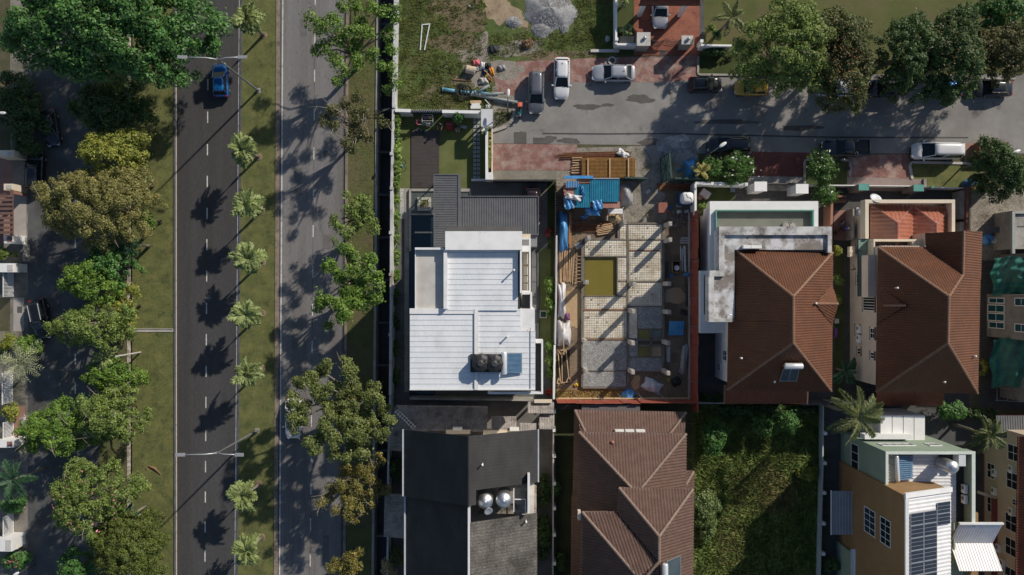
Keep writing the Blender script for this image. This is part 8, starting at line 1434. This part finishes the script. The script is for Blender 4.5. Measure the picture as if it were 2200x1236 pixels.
# ================================================================ house fronts along the service road
LP = M('old_block_paving', (.26, .235, .2), (.34, .31, .27), .8, .9, brick=(2.2, .04, (.5, .47, .42)), spot=((.16, .15, .12), .8, .64, .1)); sheet('paving', rect(28, 330, 55, 407), .02, LP); sheet('pavement', rect(27, 407.3, 57, 523), .024, M('mauve_paving', (.3, .27, .25), (.37, .34, .31), .8, .85)); sheet('pavement', rect(29, 640, 52, 712), .024, M('mauve_paving', (0, 0, 0))); MB().pbox(37, 659, 47, 672, .024, .05).build('manhole_cover', CONC_D, kind='structure'); sheet('paving', rect(29, 872, 54, 945), .02, TERRA); sheet('old_drive', rect(-200, 523, 28, 640), .018, M('old_pavement', (.14, .13, .11))); sheet('old_drive', rect(-400, 712, 29, 1400), .018, M('old_pavement', (.14, .13, .11))); sheet('old_drive', rect(-400, 340, 27, 523), .018, TERRA)
pg_ = thing('pergola', 'brown pergola beams over the house yard beside the paved strip', 'pergola', V(8, 470, 0))
for i, y in enumerate((419, 427, 437, 446, 456, 466, 476, 487, 497)): MB().pbox(-60, y, 25, y + 5.2, 2.7, 2.9).build('beam', M('pergola_brown', (.11, .06, .05), (.15, .09, .075), 1.5, .8), pg_)
m = MB(); m.pbox(-60, 408, -54, 508, 2.5, 2.69); m.pbox(22, 408, 27, 508, 2.5, 2.69); m.build('side_beam', M('pergola_brown', (0, 0, 0)), pg_); MB().pbox(20, 410, 26, 416, 0, 2.5).build('post', TERRA, pg_)
for lab, a in (('cream gate pillar with a square cap by the pergola top', (8, 395, 28, 409)), ('white capped red pillar at the pergola bottom', (9, 505, 29, 523)), ('white gate pillar above the white grille gate', (-20, 566, 30, 585)), ('white pillar below the louvred gates', (-10, 946, 29, 962)), ('white slab pillar by the bottom grille gate', (-10, 1158, 26, 1185)), ('cream wall pillar above the block paving', (-10, 323, 30, 337))):
    q = thing('gate_pillar', lab, 'pillar', V((a[0] + a[2]) / 2 + 20, (a[1] + a[3]) / 2, 0)); MB().pbox(*a, 0, 2.2).build('shaft', WHITE if 'cream' not in lab else CREAM, q); MB().pbox(a[2] - 14, a[1] + 3, a[2] - 3, a[3] - 3, 2.2, 2.26).build('cap', TERRA if 'red' in lab else CONC_L, q)
def grille_gate(label, x0, y0, x1, y1, n):
    t = thing('grille_gate', label, 'gate', V((x0 + x1) / 2 + 10, (y0 + y1) / 2, 0), 'white grille gates of the service road'); z0, z1 = .15, 1.7; xb = W(x1, 0, z0)[0]
    for i in range(n): y = lerp(W(0, y0, 1)[1], W(0, y1, 1)[1], (i + .5) / n); MB().box(xb - .02, y - .025, z0, xb + .02, y + .025, z1).build('bar', WFRAME, t)
    m = MB(); ya, yb = W(0, y0, 1)[1], W(0, y1, 1)[1]; m.box(xb - .03, yb, z1, xb + .03, ya, z1 + .07); m.box(xb - .03, yb, z0 - .07, xb + .03, ya, z0); m.build('rail', WFRAME, t)
    m = MB(); xc = W(x0 + 2, 0, .3)[0]; m.box(xc, yb, .02, xb - .1, ya, .06); m.build('sill', CONC_L, t)
grille_gate('white grille gate beside the mossy drive', 11, 585, 28, 638, 18); grille_gate('white grille gate nearer the feathery palm', 4, 800, 26, 868, 22); grille_gate('white grille gate above the white pillar', 6, 905, 28, 945, 14); grille_gate('white grille gate nearest the bottom corner', 10, 1106, 28, 1158, 18)
tarp('heap of colourful rubbish on the red paving', 60, 905, 1.4, 1.1, 20, .02, .35, M('mixed_rubbish', (.35, .3, .3), (.5, .42, .4), 6, .8, spot=((.08, .25, .3), 3, .6, .08)), 'rubbish_heap', cat='rubbish'); chips('rubbish_bits', 58, 905, 18, 14, 90, .1, M('rubbish_bit', (.3, .25, .25), (.6, .55, .5), 6, .8, isl=.6)); wall('low wall beside the mossy drive', [(51, 525), (51, 562)], .9, .2, CONC); 
for i, y in enumerate((1060, 1075, 1087)): MB().pbox(47, y, 53, y + 5, .02, .06).build('stone_slab', CONC_L, kind='structure')
mb_ = thing('mail_box', 'wooden letter box roof beside the bottom pillar', 'letter box', V(32, 1178, 0)); MB().pbox(20, 1172, 38, 1180, 1.3, 1.4).build('roof', CREAM, mb_); MB().pbox(24, 1176, 34, 1182, .8, 1.29).build('box', GALV, mb_); x, y = W(34, 1178); MB().box(x - .04, y - .04, 0, x + .04, y + .04, .8).build('post', DARKMET, mb_)
# ================================================================ dirt yard beside the second brown roof
tarp('blue and white bags beside the brown roof edge', 2122, 514, 1.3, 1.1, 20, .02, .4, BLUE_T, 'rubbish_bag', cat='rubbish'); tarp('white bags next to the blue ones in the dirt yard', 2133, 515, .9, .8, -20, .02, .35, WTARP, 'rubbish_bag', cat='rubbish'); tarp('purple blue bags by the shaded yard end', 2152, 533, 1.1, .6, 10, .02, .35, M('purple_bag', (.10, .12, .3), (.2, .22, .4), 3, .6), 'rubbish_bag', cat='rubbish'); tarp('blue tarp beside the dark red wall and corner tree', 2083, 393, 1.6, .9, 25, .1, .5, M('dusty_blue_tarp', (.03, .1, .2), (.05, .15, .28), 2, .5))
MB().pbox(2119, 488, 2167, 500, .9, .95).build('dark_sheet', GREYMET, None, label='dark roofing sheet laid over rubble in the dirt yard', cat='roof sheet'); bundle('timber_pile', 'sawn boards fanned out in the dirt yard', 'timber', (2140, 512), (2158, 502), 4, .7, .07, TIMBER, .05, 1, 'board', .05, True); tarp('crumpled cardboard on the rubble heap', 2162, 474, .9, .9, 10, .02, .3, M('cardboard', (.4, .28, .16), (.5, .37, .22), 2, .85), 'cardboard', cat='cardboard'); bundle('timber_pile', 'broken planks and a blue door on the rubble', 'planks', (2136, 472), (2156, 480), 4, .9, .1, M('mixed_plank', (.3, .26, .2), (.42, .38, .32), 2, .85, isl=.6), .08, 1, 'plank', .2, True)
chips('rubble', 2140, 480, 32, 34, 420, .08, M('mixed_rubble', (.14, .11, .09))); chips('rubble', 2110, 450, 26, 40, 260, .06, M('mixed_rubble', (0, 0, 0)))
bc = thing('wooden_bench', 'orange brown wooden bench below the frangipani bush', 'bench', V(1806, 428, 0)); MB().pbox(1792, 428, 1818, 436, .35, .45).build('seat', TIMD, bc); MB().pbox(1793, 420, 1819, 424, .4, .9).build('backrest', TIMD, bc)
for q in ((1794, 433), (1814, 433), (1794, 423), (1814, 423)): x, y = W(*q); MB().box(x - .05, y - .05, .01, x + .05, y + .05, .36).build('leg', TIMD, bc)
cbx = simple('cardboard_box', 'pale pink box tilted beside the white tank wall', 'box', lambda m: m.box(-.5, -.35, 0, .5, .35, .9), M('pink_grey_box', (.4, .33, .34), (.47, .4, .41), 2, .7), V(1512, 418, 0), -35); simple('flower_pot', 'round clay pot beside the pale pink box', 'pot', lambda m: m.lathe([(.16, 0), (.24, .35), (.26, .36), (.2, .33)], 14), TERRA, V(1502, 426, .01)); simple('wash_tub', 'grey blue plastic tub behind the street wall', 'tub', lambda m: m.box(-.25, -.3, 0, .25, .3, .3), M('tub_blue_grey', (.12, .16, .22), (.16, .2, .26), 2, .5), V(1573, 407, .02)); simple('flower_pot', 'black pot on the kerb of the frangipani bed', 'pot', lambda m: m.lathe([(.14, 0), (.2, .3), (.22, .31), (.17, .28)], 14), BLACKP, V(1820, 363, .02)); simple('plant_pot', 'pale stone block beside the yard path', 'block', lambda m: m.box(-.2, -.25, 0, .2, .25, .2), CONC_L, V(1797, 690, .02)); simple('purple_cloth', 'purple cloth hanging at the bay roof side', 'cloth', lambda m: m.box(-.15, -.5, .4, .15, .5, .5), M('purple_cloth', (.16, .03, .2), (.2, .05, .25), 2, .8), V(1792, 715, .02))
for px, py, mt in ((230, 60, 0), (448, 640, CONC_D), (700, 330, CONC_D)): 
    if mt: x, y = W(px, py); MB().lathe([(.34, 0), (.34, .006)], 20, (x, y, .0125)).build('manhole_cover', mt, kind='structure')
for i, (a, m) in enumerate((((410, 300, 7, 26), 0), ((482, 860, 6, 16), 0), ((396, 700, 4, 34), 0), ((640, 390, 8, 30), 1), ((702, 520, 9, 15), 1), ((632, 720, 6, 30), 1), ((700, 1180, 7, 30), 1), ((470, 560, 5, 12), 0), ((652, 60, 8, 18), 1))):
    c, d, w, h = a; sheet('road_patch', [(c - w, d - h), (c + w, d - h), (c + w, d + h), (c - w, d + h)], .0135 + i * .0002, M('road_patch_dark', (.036, .035, .036), (.05, .049, .05), 1, .85, grain=.3, gs=40) if not m else M('road_patch_grey', (.105, .1, .096), (.14, .135, .13), 1, .85, grain=.3, gs=40))
